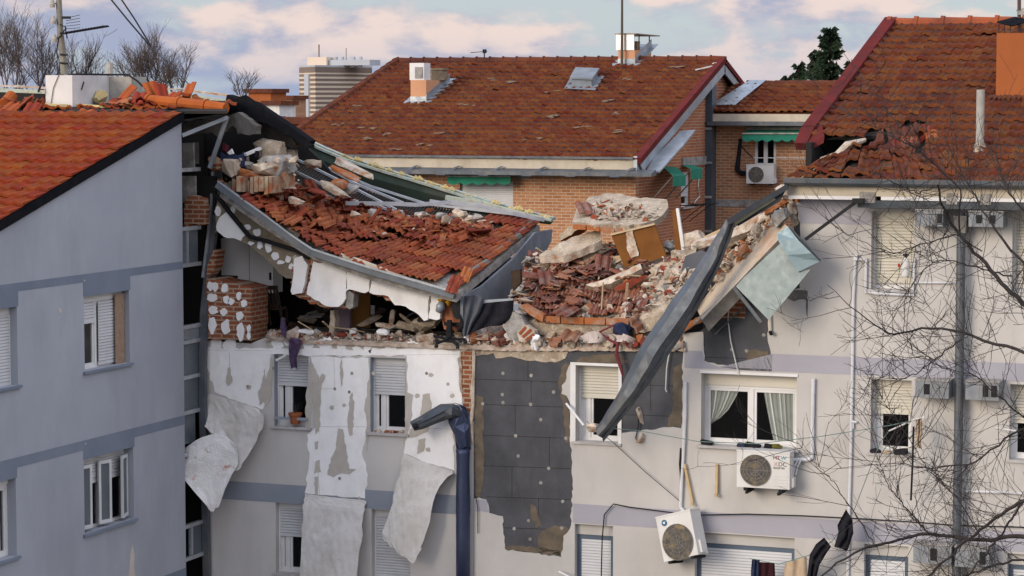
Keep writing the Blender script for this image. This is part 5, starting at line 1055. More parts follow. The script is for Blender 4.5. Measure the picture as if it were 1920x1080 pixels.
for a, b in (((974, 626), (986, 613)), ((980, 632), (996, 618)), ((986, 638), (1001, 627))): m.bar(PY(*a, -.185), PY(*b, -.185), .02, .05)
part('brick_stripe', m, M_tile, rt, split=True)
# dusty fill under the bigger pieces
rng = random.Random(130); m = MB(); R = []
for j in range(7):
    row = []
    for k in range(150):
        x = lerp(498, 1285, k / 149); yl = 628 if x < 540 else lerp(632, 647, min(1, (x - 540) / 420)); Y = -.06 + j * .11; p = PY(x, yl, 0); q = .5 if x < 870 else 1.0
        row.append(Vector((p.x - Y * .35, Y, p.z - .05 + (rng.uniform(.0, .13) + .05 * j * (1 if x > 870 else .25)) * q * (.2 if j == 0 else 1))))
    R.append(row)
m.grid(R, thick=(0, 0, -.06)); solo('rubble_dust', m, M_dust, 'fine dusty rubble bed all along the torn floor edge', 'rubble', kind='stuff')
# cloth and bags on the ledge
sheet([[(1084, 632), (1110, 620), (1140, 628), (1160, 622), (1190, 634)], [(1088, 640), (1112, 634), (1140, 636), (1160, 634), (1194, 642)], [(1086, 644), (1112, 643), (1140, 641), (1165, 641), (1192, 645)]], -.10, .09, mat('pale_cloth', (.50, .44, .41), (.38, .33, .31), 14, .95, .5, 60), 'white_cloth', 'crumpled pale cloth on the ledge before the mound', 'cloth', 5)
chunk(1170, 620, -.02, (.4, .3, .22), 330, M_navy, 'dark blue bundle on the ledge under the slab', 'bundle', 'dark_bundle')
m = MB(); m.tube([PY(x, y, -.16) for x, y in ((1150, 610), (1125, 622), (1140, 636), (1158, 645), (1156, 665), (1164, 690), (1168, 705))], [.02, .025, .02, .03, .035, .03, .02], 6); solo('red_hose', m, mat('red_hose', (.17, .035, .045), (.12, .03, .04), 8), 'dark red tubing draped over the ledge beside the window', 'hose')
# rubble along the torn ledge
LG = [chunk_mesh(400 + i, .2, .16, .12, n=16, mats=[(M_dust, M_plaster, M_conc, M_eps, M_clay, M_tile, M_dust, M_concgrey)[i]]) for i in range(8)]
rng = random.Random(93)
def ledge_y(x): return poly_at([Vector(p) for p in ((500, 628, 0), (560, 632, 0), (700, 636, 0), (860, 640, 0), (960, 645, 0), (1100, 648, 0), (1280, 648, 0))], (x - 500) / 780).y
for k in range(175):
    x = rng.uniform(500, 1285) if k < 70 else rng.uniform(870, 1240); Y = rng.uniform(-.1, .5); s = rng.choice((.5, .6, .8, 1.0, 1.4)) * rng.uniform(.8, 1.2)
    p = PY(x, ledge_y(x), 0); put('rubble_piece', LG[rng.choice((0, 0, 1, 2, 2, 3, 4, 5, 6, 7))], Vector((p.x - Y * .4, Y, p.z - .01 + rng.uniform(0, .14) * (1 if x > 880 else .4))), (rng.uniform(0, 6), rng.uniform(0, 6), rng.uniform(0, 6)), 'small broken bit of masonry along the torn floor edge', 'rubble', 'rubble bits along the torn floor edge', (s,) * 3)
for k in range(26):
    x = rng.choice((rng.uniform(880, 960), rng.uniform(1000, 1230))); p = PY(x, ledge_y(x) - 4, -.02); tile_at(p + Vector((0, rng.uniform(-.08, .3), rng.uniform(.02, .12))), (rng.gauss(.2, .4), rng.gauss(0, .5), rng.uniform(0, 6)), rng.choice((2, 3, 4, 5, 6)), 'broken dusty tile fallen on the ledge before the mound', 'tile bits on the ledge', .9, LD)

# ================================================================== TORN RIGHT CORNER
m = MB(); n0, n1, f0, f1 = PY(1316, 600, -.55), PY(1480, 428, -.55), PY(1306, 578, .25), PY(1446, 396, .25)
mid = [lerp(n0, n1, .5), lerp(f0, f1, .5)]
m.prism([n0, lerp(n0, n1, .33), lerp(n0, n1, .66), n1, f1, lerp(f1, f0, .4), f0], (.10, .06, -.20), mi=0, side=1); solo('leaning_eaves_slab', m, [mat('peach_plaster', (.52, .43, .32), (.44, .36, .27), 1.5, .95, .9, 18, fine=.15, c3=(.50, .27, .15), c3lo=.52, c3hi=.68, c3scale=1.6, stain=(.22, .18, .14), stain_amt=.5, stain_scale=(4, 4, 4)), M_concdark], 'thick cream eaves slab leaning diagonally against the torn corner', 'slab')
m = MB(); m.bar(PY(1302, 606, -.3), PY(1372, 546, -.3), .14, .05); solo('leaning_slab_rim', m, M_plaster, 'thin cream rim strip below the leaning eaves slab', 'slab strip')
rt = root('zinc_cladding_sheet', PY(1440, 600, -.6), 'pale blue-green zinc sheet with folded top, dangling from the torn corner', 'metal sheet')
def zp(x, y): return PY(x, y, -.62 - (y - 425) * .0012)
m = MB(); m.prism([zp(1470, 450), zp(1497, 510), zp(1520, 505), zp(1441, 600), zp(1380, 537), zp(1395, 520)], (0, .02, 0)); part('sheet', m, mat('zinc_pale', (.235, .285, .275), (.21, .255, .247), 1.2, .55, .1, 20, metal=.15, spec=.4, stain=(.17, .19, .18), stain_amt=.35, stain_scale=(5, 5, 2)), rt)
m = MB(); m.grid([[zp(1459, 437) + Vector((0, -.05, 0)), zp(1478, 424) + Vector((0, -.05, 0))], [zp(1462, 450) + Vector((0, -.10, 0)), zp(1500, 450) + Vector((0, -.11, 0))], [zp(1478, 478) + Vector((0, -.09, 0)), zp(1524, 474) + Vector((0, -.10, 0))], [zp(1497, 510) + Vector((0, -.04, 0)), zp(1538, 490) + Vector((0, -.04, 0))]], thick=(0, .02, 0)); part('folded_flap', m, mat('zinc_flap', (.20, .275, .30), (.165, .235, .26), 2, .5, .1, 20, metal=.3, spec=.5), rt)
m = MB(); m.bar(PY(1376, 538, -.66), PY(1428, 604, -.7), .05, .06); part('edge_angle', m, M_zincdark, rt)
m = MB(); m.bar(PY(1478, 424, -.62), PY(1538, 490, -.66), .03, .04); part('hem', m, M_zincdark, rt)
m = MB(); m.bar(PY(1510, 449, -.5), PY(1606, 378, -.55), .045, .05); m.box((PY(1598, 376, -.6).x, -.62, PY(1600, 381, -.6).z), (PY(1619, 376, -.6).x, -.5, PY(1600, 372, -.6).z)); solo('canopy_rail', m, M_black, 'black rail slanting from the eaves to the zinc sheet', 'rail')
m = MB(); m.bar(PY(1340, 627, -.1), PY(1398, 573, -.1), .025, .03); solo('grey_rod', m, M_zincdark, 'thin grey rod leaning across the bare brick triangle', 'rod')
m = MB(); m.prism(pyl(jag([(1270, 612), (1320, 590), (1345, 570), (1352, 566), (1345, 585), (1310, 606), (1274, 626)], 1.5, 7, random.Random(11)), -.15), (0, .2, 0), mi=0, side=1); solo('clay_ledge_piece', m, [M_clay, M_plaster], 'long orange clay lump under the leaning eaves slab', 'rubble')
m = MB(); m.prism(pyl(jag([(1255, 652), (1280, 640), (1281, 650), (1262, 658)], 1, 6, random.Random(12)), -.1), (0, .15, 0)); solo('ledge_fragment', m, M_concgrey, 'small grey ledge fragment behind the fallen gutter', 'rubble')
for i, (x, y, Y, s, mm, lb) in enumerate([(1464, 358, -.1, (.24, .3, .2), M_plaster, 'square cream block under the torn gutter end'), (1478, 372, .0, (.2, .3, .1), M_plaster, 'cream brick below the square block'), (1455, 385, .1, (.5, .3, .12), M_clay, 'orange crusted brick slab in the torn corner'), (1463, 408, -.3, (.30, .3, .30), M_concgrey, 'grey mortar block at the top of the leaning slab'), (1487, 392, .05, (.2, .3, .26), M_plaster, 'cream lump against the torn wall edge'), (1490, 412, .05, (.16, .3, .3), M_conc, 'beige lump wedged in the torn wall edge'), (1400, 428, .3, (1.0, .4, .26), M_plaster, 'long cream lump lying under the torn gutter arm'), (1375, 448, .4, (.5, .4, .25), M_conc, 'beige lump at the lower end of the long cream lump'), (1470, 352, .2, (.3, .3, .12), M_plaster, 'flat cream brick on top of the torn corner'), (1440, 402, .2, (.5, .3, .14), M_plaster, 'white plaster slab above the leaning eaves slab')]):
    chunk(x, y, Y, s, 340 + i, mm, lb, rot=(.1, -.55 if s[0] > .4 else -.2, .05))
m = MB(); m.prism(pyl(jag([(1340, 490), (1375, 455), (1400, 450), (1390, 480), (1350, 520), (1322, 520)], 2, 8, random.Random(13)), .5), (0, .3, 0)); solo('dark_brick_mass', m, M_brickn_x, 'dark red brick mass between the fallen gutter and leaning slab', 'wall fragment')
m = MB(); m.prism(pyl([(1285, 480), (1312, 470), (1340, 480), (1310, 560), (1262, 640), (1230, 640), (1262, 560)], .32), (0, .1, 0)); solo('grey_membrane_scrap', m, M_tarp, 'grey membrane scrap behind the fallen gutter', 'wall membrane')

# fallen gutter: long folded zinc strip
def fallen_gutter():
    rt = root('fallen_gutter', PY(1125, 826, -.9), 'long dark grey gutter torn loose and hanging diagonally across the facade', 'gutter')
    le = [(1360, 412), (1317, 486), (1255, 570), (1202, 646), (1160, 736), (1117, 806)]; cr = [(1369, 413), (1338, 492), (1284, 584), (1236, 652), (1182, 742), (1122, 816)]; ri = [(1379, 420), (1353, 492), (1313, 572), (1268, 646), (1204, 738), (1132, 828)]
    Yl, Yc, Yr = (-.75, -.8, -.9, -1.0, -1.0, -.9), (-.85, -1.0, -1.15, -1.2, -1.15, -1.0), (-.75, -.8, -.85, -.9, -.9, -.85)
    def sm(l, Y): 
        P = [PY(x, y, q) for (x, y), q in zip(l, Y)]; return [poly_at(P, k / 20) for k in range(21)]
    A, B, D = sm(le, Yl), sm(cr, Yc), sm(ri, Yr); M1 = [lerp(a, b, .5) + Vector((0, -.05, .02)) for a, b in zip(A, B)]; M2 = [lerp(a, b, .45) + Vector((0, .06, -.02)) for a, b in zip(B, D)]; M3 = [lerp(a, b, .75) + Vector((0, -.03, .02)) for a, b in zip(B, D)]
    rg = random.Random(150); m = MB(); m.grid([[p + Vector((rg.uniform(-.012, .012), rg.uniform(-.014, .014), rg.uniform(-.008, .008))) for p in r] for r in zip(A, M1, B, M2, M3, D)], thick=(0, .012, 0)); part('trough', m, M_zincdark, rt)
    m = MB(); m.bar(PY(1366, 416, -.8), PY(1420, 383, -.7), .16, .10); m.bar(PY(1420, 383, -.7), PY(1478, 349, -.6), .14, .09); m.prism(pyl([(1374, 414), (1476, 350), (1462, 378), (1384, 424)], -.62), (0, .02, 0)); part('upper_arm', m, mat('gutter_black', (.035, .04, .048), (.05, .055, .06), 3, .5, .1), rt)
    m = MB(); m.bar(PY(1376, 418, -.7), PY(1452, 370, -.6), .05, .09); part('cream_lining', m, mat('cream_lining', (.42, .40, .28), None, 5, .7), rt)
    return rt
fallen_gutter()
rng = random.Random(120)
for k in range(46):                                                # flaked plaster down the left flank of the mound
    u = rng.random(); x = lerp(1008, 958, u) + rng.uniform(-8, 22); y = lerp(478, 590, u) + rng.uniform(-6, 6); s = rng.uniform(.6, 1.6)
    put('plaster_flake', LG[rng.choice((1, 2, 1, 7, 0, 5))], PY(x, y, lerp(1.9, -.02, u)), (rng.gauss(.1, .3), rng.gauss(0, .35), rng.uniform(0, 3)), 'flat beige plaster flake on the left flank of the mound', 'rubble', 'plaster flakes on the mound flank', (s * 1.5, s * 1.2, s * .35))
for k in range(40):                                                # crumbs over the rest of the mound and the torn corner
    if k < 26: c = MF(rng.uniform(.35, .98), rng.uniform(.05, .9)) + Vector((0, 0, .06))
    else: c = PY(rng.uniform(1300, 1500), 0, 0) ; q = rng.random(); c = PY(lerp(1330, 1492, q) + rng.uniform(-6, 6), lerp(520, 372, q) + rng.uniform(-12, 12), rng.uniform(-.2, .4))
    s = rng.uniform(.5, 1.3); put('masonry_crumb', LG[rng.choice((0, 1, 2, 4, 7, 5))], c, (rng.uniform(0, 6), rng.uniform(0, 6), rng.uniform(0, 6)), 'crumbled masonry bit on the mound crest or torn corner', 'rubble', 'masonry crumbs by the torn corner', (s,) * 3)
chunk(1113, 802, -.85, (.24, .2, .18), 360, M_plaster, 'pinkish plaster lump at the tip of the fallen gutter')

# fine crumbs nobody could count, one bed per place
def crumbs(name, pts, matl, label, seed, smin=.02, smax=.09):
    r = random.Random(seed); m = MB()
    for c in pts:
        s = r.uniform(smin, smax) * r.uniform(.5, 1); a = Vector((r.uniform(-1, 1), r.uniform(-1, 1), r.uniform(-.4, .4))).normalized() * s; b = Vector((r.uniform(-1, 1), r.uniform(-1, 1), r.uniform(-.5, .5))).normalized() * s * r.uniform(.4, 1); h = Vector((0, 0, s * r.uniform(.25, .9)))
        m.add([c - a - b, c + a - b * .7, c + a * .8 + b, c - a * .9 + b * .8, c - a * .7 - b * .6 + h, c + a * .7 - b * .6 + h, c + a * .5 + b * .7 + h * .8, c - a * .6 + b * .6 + h * .9], [(4, 5, 6, 7), (0, 1, 5, 4), (1, 2, 6, 5), (2, 3, 7, 6), (3, 0, 4, 7)], r.randrange(len(matl)), r.random())
    return solo(name, m, matl, label, 'rubble', kind='stuff')
rng = random.Random(140); P = []
while len(P) < 480:
    c = MF(rng.uniform(.0, 1) ** .6, rng.uniform(0, 1)); P.append(c + Vector((0, 0, rng.uniform(.0, .14))))
crumbs('mound_crumbs', P, [M_dust, M_tile, M_plaster, M_dust, M_concgrey], 'fine broken tile and mortar crumbs over the central mound', 1, .025, .10)
P = []
while len(P) < 520:
    c = SF(rng.random() ** 1.2, rng.uniform(.25, .85)); x, y = proj(c)
    if inpoly(x, y, [(455, 366), (560, 360), (640, 380), (760, 412), (985, 405), (900, 440), (800, 450), (720, 455), (640, 440), (560, 430), (510, 410)]): P.append(c + Vector((0, 0, rng.uniform(.07, .18))))
crumbs('roof_crumbs', P, [M_tile, M_tile, M_dust, M_tile], 'fine tile shards filling the jumble on the sagging roof', 2, .025, .09)
P = []
for k in range(700):
    x = rng.uniform(500, 1285); p = PY(x, ledge_y(x), 0); Y = rng.uniform(-.12, .55); P.append(Vector((p.x - Y * .4, Y, p.z + rng.uniform(-.02, .10) * (1 if x > 880 else .5))))
crumbs('ledge_crumbs', P, [M_dust, M_plaster, M_tile, M_dust, M_concgrey, M_dust], 'fine dusty crumbs along the torn floor edge', 3, .02, .07)
P = [PY(rng.uniform(405, 560), rng.uniform(300, 362), rng.uniform(.1, 1.2)) for k in range(160)] + [PY(lerp(1330, 1495, q) + rng.uniform(-14, 8), lerp(530, 365, q) + rng.uniform(-10, 16), rng.uniform(-.15, .4)) for q in [rng.random() for _ in range(260)]]
crumbs('slab_crumbs', [PY(x, y, lerp(1.5, 3.2, (422 - y) / 58)) + Vector((0, 0, .01)) for x, y in [(rng.gauss(1165, 36), rng.gauss(402, 8)) for _ in range(170)] if 1095 < x < 1235 and 376 < y < 416], [M_conc, M_dust, M_concdark, M_tile, M_conc], 'gritty crumbs strewn on the broad top slab', 5, .03, .09)
crumbs('corner_crumbs', P, [M_plaster, M_dust, M_conc, M_clay], 'crumbled masonry bits in the attic mouth and the torn right corner', 4, .03, .10)
rb = random.Random(160)
for k in range(13):                                                # broken boards and ceiling pieces packed in the crushed room
    x, y = rb.uniform(552, 812), rb.uniform(575, 622); Yb_ = rb.uniform(.45, 1.3); s = (rb.uniform(.25, .7), rb.uniform(.15, .35), rb.uniform(.03, .09))
    put('broken_board', chunk_mesh(600 + k, *s, 14, 'broken_board', [rb.choice((M_concdark, M_conc, M_wooddark, M_woodpale, M_concdark))]), PY(x, y, Yb_), (rb.gauss(0, .35), rb.gauss(.1, .4), rb.uniform(-.6, .6)), 'broken board wedged in the dark crushed room', 'broken board', 'boards packed in the crushed room')
# splintered laths and bent wires sticking out of the mound and the crushed floor
for k in range(16):
    c = MF(rng.uniform(.15, .9), rng.uniform(.1, .95)) + Vector((0, 0, .08)) if k < 11 else PY(rng.uniform(560, 810), rng.uniform(612, 632), rng.uniform(.1, .5)); L = rng.uniform(.25, .6); d = Vector((rng.uniform(-1, 1), rng.uniform(-.8, .2), rng.uniform(.0, .6))).normalized() * L
    m = MB(); m.bar(c, c + d, rng.uniform(.02, .045), .02); solo('splintered_lath', m, rng.choice((M_woodpale, M_wooddark, M_clay)), 'short splintered lath sticking out of the rubble', 'splinter', 'splintered laths in the rubble')
# ================================================================== BRICK BUILDING BEHIND
YBK = 22.0
def build_brick():
    pit = RAD(19.0); e0 = PY(700, 297, YBK); E = Vector((0, YBK - .35, e0.z)); up = Vector((0, cos(pit), sin(pit))); nr = Vector((0, -sin(pit), cos(pit)))
    onr = lambda x, y: PN(x, y, E, nr)
    xr = PY(1192, 312, YBK).x; pk = onr(1361, 114); lk = onr(745, 117); ll = onr(565, 235); L = (pk - E).dot(up); f = lambda u, v: Vector((u, E.y, E.z)) + up * v
    xl = ll.x; xrr = (onr(1196, 295).x + pk.x) / 2
    rt = root('brick_house', ((xl + xr) / 2, YBK + 7, ZB), 'long brick house with weathered red tiled roof standing behind the collapsed top floor', 'building')
    yr = pk.y; zr = pk.z; xwall = xr
    ycor = PX(1331, 330, xwall).y; yb2 = 2 * yr - YBK
    zev = e0.z - .05
    # windows in the front
    wf = wbox((862, 340, 962, 420), YBK)
    m = MB(); m.prism([(xl, YBK, ZB), (xwall, YBK, ZB), (xwall, YBK, zev), (xl, YBK, zev)], (0, .3, 0), [hole(FY(YBK), *wf)]); part('front_wall', m, M_brick_x, rt)
    m = MB(); wz = [PX(1283, 332, xwall), PX(1298, 388, xwall)]
    ws = (PX(1277, 360, xwall).y, PX(1294, 360, xwall).y, PX(1285, 388, xwall).z, PX(1285, 322, xwall).z); fx = FX(xwall)
    m.prism([(xwall, YBK + .302, ZB), (xwall, yb2, ZB), (xwall, yb2, zev), (xwall, yr, zr - .25), (xwall, YBK + .302, zev + .1)], (-.3, 0, 0), [hole(fx, *ws)]); part('gable_wall', m, M_brick_y, rt)
    m = MB(); m.box((xl, YBK + .3, ZB), (xl + .3, yb2, zev)); m.box((xl + .3, yb2 - .3, ZB), (xwall - .3, yb2, zev)); m.box((xl + .3, YBK + 3, ZB), (xwall - .3, YBK + 3.1, zev)); part('inner_wall', m, M_dark, rt)
    window(rt, FY(YBK), *wf, depth=.12, box=.1, shut=1.0, shutter=M_pvc, sill=False, label='window with its white shutter fully down')
    window(rt, fx, *ws, depth=.1, box=.1, shut=.62, shutter=M_pvc, sillw=.1)
    t = MB(); rng = random.Random(31)
    sl = lambda v: lerp(ll.x, lk.x, v / L)
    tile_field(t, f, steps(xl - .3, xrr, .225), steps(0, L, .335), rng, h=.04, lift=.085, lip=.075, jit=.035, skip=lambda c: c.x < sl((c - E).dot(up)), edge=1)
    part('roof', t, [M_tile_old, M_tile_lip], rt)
    d = MB(); d.prism([f(ll.x, 0) - nr * .04, f(xrr, 0) - nr * .04, f(xrr, L) - nr * .04, f(lk.x, L) - nr * .04], -nr * .08); q = Vector((0, yr, zr))
    d.prism([(lk.x, yr, zr - .05), (xrr, yr, zr - .05), (xrr, 2 * yr - E.y, E.z - .05), (lk.x, 2 * yr - E.y, E.z - .05)], (0, 0, -.08)); part('roof_deck', d, M_tile_old, rt)
    r = MB(); x = lk.x
    while x < xrr - .1: c = f(x, L) + Vector((0, 0, .03)); r.tube([c, c + Vector((.44, 0, 0))], [.13, .11], 8); r.tube([c, c + Vector((.05, 0, 0))], .15, 8); x += .44
    part('ridge_tile', r, M_tile_old, rt)
    r = MB(); v = 0
    while v < L: a, b = f(sl(v), v), f(sl(min(L, v + .4)), min(L, v + .4)); r.tube([a + nr * .05, b + nr * .05], [.14, .12], 8); v += .4
    part('verge_tile', r, M_tile_old, rt)
    r = MB(); r.bar(f(xrr, -.05) + nr * .03, f(xrr, L + .1) + nr * .03, .20, .16); r.bar(Vector((xrr, yr, zr + .0)), Vector((xrr, 2 * yr - E.y, E.z)), .2, .14); part('verge_board', r, M_redverge, rt)
    # zinc lining and lead sheets under the verge
    r = MB(); r.prism([f(xrr + .06, 0) - nr * .10, f(xrr + .06, L) - nr * .10, f(xrr + .06, L) - nr * .36, f(xrr + .06, .2) - nr * .36], (-.05, 0, 0))
    a, b = Vector((xrr + .06, yr, zr - .1)), Vector((xrr + .06, 2 * yr - E.y, E.z - .1)); r.prism([a, b, b - Vector((0, 0, .25)), a - Vector((0, 0, .25))], (-.05, 0, 0)); part('verge_lining', r, M_zinc, rt)
    zs = PY(1190, 318, YBK).z
    for k in range(3):
        p0 = [(1213, 318), (1228, 293), (1252, 270), (1276, 245)]; p1 = [(1236, 322), (1259, 296), (1281, 272), (1304, 243)]
        m = MB(); Yk = [YBK + .1, YBK + 1.0, YBK + 2.0, YBK + 3.2]
        a, b, c, d_ = PY(*p0[k], Yk[k]), PY(*p1[k], Yk[k] - .2), PY(*p1[k + 1], Yk[k + 1] - .25), PY(*p0[k + 1], Yk[k + 1] - .05); m.prism([a, b, c, d_], (0, .02, -.04)); part('lead_sheet', m, M_zinc, rt)
    # eaves
    z1, z0 = PY(800, 296, YBK - .4).z, PY(800, 314, YBK - .4).z
    m = MB(); m.box((xl, YBK - .4, z0), (PY(1187, 300, YBK - .4).x, YBK, z1)); part('eaves_fascia', m, M_fascia, rt)
    m = MB(); m.box((PY(1187, 300, YBK - .4).x + .01, YBK - .42, z0 - .05), (xrr, YBK, z1 + .1)); part('eaves_return', m, M_zinc, rt)
    z2 = PY(800, 320, YBK - .7).z
    m = MB(); m.prism([(xl, YBK - .38, z0), (xl, YBK - .78, z2), (xl, YBK - .78, z2 - .09), (xl, YBK - .3, z2 - .05)], (PY(1225, 318, YBK - .6).x - xl, 0, 0))
    x = xl + .5
    while x < xwall: m.prism([(x, YBK - .82, z2 - .11), (x + .28, YBK - .82, z2 - .11), (x + .62, YBK - .5, z0 + .06), (x + .55, YBK - .5, z0 + .06)], (0, .04, 0)); x += 1.25
    part('eaves_ledge', m, M_zincdark, rt)
    m = MB(); m.box((xl, YBK - .48, z1 + .01), (xrr - .1, YBK - .36, z1 + .07)); part('gutter', m, M_zincdark, rt)
    m = MB(); za, zb = PY(1330, 262 + 45, YBK).z, 0
    b0, b1 = PX(1260, 305, xwall), PX(1325, 300, xwall); m.box((xwall + .002, YBK + 4.2, b1.z - .12), (xwall + .05, ycor, b1.z + .12)); m.prism(pyl([(965, 322), (992, 322), (992, 336), (965, 336)], YBK - .006), (0, .005, 0)); part('concrete_lintel', m, M_concgrey, rt, split=True)
    # scattered pale mortar flecks lying on the tiles
    m = MB()
    for (px, py) in ((668, 205), (640, 240), (690, 247), (720, 258), (690, 266), (795, 278), (750, 285), (876, 203), (825, 256), (968, 161), (1040, 178), (1045, 222), (1092, 246), (1147, 219), (1170, 253), (1168, 155), (1268, 132), (1140, 196), (1035, 226), (997, 267), (925, 155)):
        c = onr(px, py) + nr * .10
        for k in range(3): w_ = rng.uniform(.05, .15); o = Vector((rng.uniform(-.25, .25), 0, 0)) + up * rng.uniform(-.1, .1); m.prism([c + o + Vector((-w_, 0, 0)), c + o + Vector((0, 0, 0)) - up * .04, c + o + Vector((w_, 0, 0)) + up * .03, c + o + up * .05], nr * .01)
    part('mortar_fleck', m, mat('fleck', (.21, .155, .105), (.15, .11, .075), 9, .95), rt, split=True)
    m = MB(); m.bar(onr(1305, 137) + nr * .1, onr(1336, 130) + nr * .1, .07, .03); m.bar(onr(1336, 125) + nr * .1, onr(1344, 124) + nr * .1, .06, .03); part('white_batten', m, M_white, rt)
    # roof hatch
    m = MB(); c = [onr(x, y) for x, y in ((1070, 168), (1110, 170), (1122, 152), (1080, 150))]; h = Vector((0, 0, .34)); s = nr * .05
    ctr = sum(c, Vector()) / 4; top = [lerp(p, ctr, .10) + h * .9 for p in c]
    m.add(c + top, [(0, 1, 5, 4), (1, 2, 6, 5), (2, 3, 7, 6), (3, 0, 4, 7), (4, 5, 6, 7)]); m.prism([lerp(p, ctr, -.06) + h * .95 for p in c], (0, 0, .05)); m.prism([ctr + (p - ctr) * 1.45 + nr * .09 for p in c], nr * .01); part('roof_hatch', m, mat('hatch_lead', (.20, .225, .25), (.15, .17, .19), 3, .7, .1), rt)
    return rt, f, L, E, up, nr, onr, xwall, ycor
BRICK, BF, BL, BE, BUP, BNR, BON, BXW, BYC = build_brick()

def chimney(name, onr, x0, x1, xr, ybase, ytop, label, matl, nr, caps, group='chimneys on the brick house'):
    a, b = onr(x0, ybase), onr(x1, ybase); w = b.x - a.x
    far = PX(xr, ytop + 6, b.x); d = far.y - a.y; zt = PY((x0 + x1) / 2, ytop, a.y).z; zb = min(a.z, b.z) - .15
    rt = root(name, ((a.x + b.x) / 2, a.y + d / 2, a.z), label, 'chimney', group)
    m = MB(); m.box((a.x, a.y, zb), (b.x, a.y + d, zt)); part('stack', m, matl, rt)
    f = MB(); k = .18; f.prism([Vector((a.x - k, a.y - k, a.z - k * .36)) + nr * .07, Vector((b.x + k, a.y - k, a.z - k * .36)) + nr * .07, Vector((b.x + k, a.y + d + k, a.z + (d + k) * .345)) + nr * .07, Vector((a.x - k, a.y + d + k, a.z + (d + k) * .345)) + nr * .07], nr * .01)
    f.box((a.x - .012, a.y - .012, zb), (b.x + .012, a.y - .001, a.z + .22)); f.prism([(b.x + .001, a.y, a.z - .1), (b.x + .001, a.y + d, a.z - .1 + d * .345), (b.x + .001, a.y + d, a.z + .28 + d * .345), (b.x + .001, a.y, a.z + .28)], (.012, 0, 0)); part('flashing', f, M_zinc, rt)
    caps(rt, a.x, b.x, a.y, a.y + d, zt); return rt
M_shiny = mat('cap_shiny', (0.62, 0.62, 0.60), (0.5, 0.5, 0.49), 6, 0.35, 0.1, 30, metal=0.6, spec=0.6)
M_rustcap = mat('cap_rust', (0.30, 0.25, 0.17), (0.2, 0.15, 0.10), 6, 0.5, 0.2, 30, metal=0.4)
def caps1(rt, x0, x1, y0, y1, z):
    m = MB(); m.box((x0 - .04, y0 + .02, z), (x0 + (x1 - x0) * .85, y0 + .5, z + .50)); part('cowl', m, M_white, rt)
    m = MB(); m.box((x0 + .14, y0 + .002, z + .05), (x0 + (x1 - x0) * .78, y0 + .018, z + .38)); part('cowl_grille', m, M_concgrey, rt)
    m = MB(); m.tube([(x1 - .2, y1 - .55, z), (x1 - .2, y1 - .55, z + .30)], .33, 16); part('flue_drum', m, M_rustcap, rt)
    m = MB(); m.tube([(x1 - .2, y1 - .55, z + .302), (x1 - .2, y1 - .55, z + .36)], .36, 16); part('flue_cap', m, M_rustcap, rt)
def caps2(rt, x0, x1, y0, y1, z):
    m = MB(); m.box((x0 - .06, y0 - .03, z), (x1 - .02, y0 + .03, z + .46)); m.box((x0 - .06, y0 + .03, z), (x0, y0 + .6, z + .46)); part('cowl', m, M_shiny, rt)
    m = MB(); m.prism([(x0 - .1, y0 - .05, z + .47), (x1 + .05, y0 - .05, z + .47), (x1 + .25, y1 + .1, z + .44), (x0 - .1, y1, z + .44)], (0, 0, .03)); part('cowl_roof', m, M_rustcap, rt)
    m = MB(); m.tube([(x1 - .22, y0 + .8, z), (x1 - .22, y0 + .8, z + .28)], .12, 10); m.bar((x1 - .03, y0 + .5, z), (x1 - .03, y0 + .5, z + .45), .03, .03); m.bar((x1 - .03, y1 - .1, z), (x1 - .03, y1 - .1, z + .44), .03, .03); part('flue_pipe', m, M_rustcap, rt)
chimney('chimney', BON, 770, 799, 843, 195, 150, 'peach chimney with white cowl and round drum on the brick house roof', M_peach, BNR, caps1)
c2 = chimney('chimney', BON, 1159, 1190, 1221, 124, 94, 'peach chimney with shiny metal cowl astride the ridge, beside the tall mast', M_peach, BNR, caps2)
m = MB(); p = BON(1171, 122) + Vector((0, -.25, -.1)); m.tube([p, Vector((p.x, p.y, PY(1171, -60, p.y).z))], [.045, .03], 8); solo('mast', m, mat('mast_rust', (0.10, 0.075, 0.06), None, 3, .7), 'tall thin rusty mast in front of the shiny-cowled chimney', 'mast')
m = MB(); p = BON(908, 117); m.tube([p, p + Vector((0, 0, .35))], .02, 5); m.bar(p + Vector((-.45, 0, .30)), p + Vector((.1, 0, .34)), .02, .02); m.box((p.x - .04, p.y - .04, p.z + .28), (p.x + .06, p.y + .04, p.z + .40)); solo('roof_aerial', m, M_wire, 'tiny aerial poking over the brick house ridge left of centre', 'aerial')

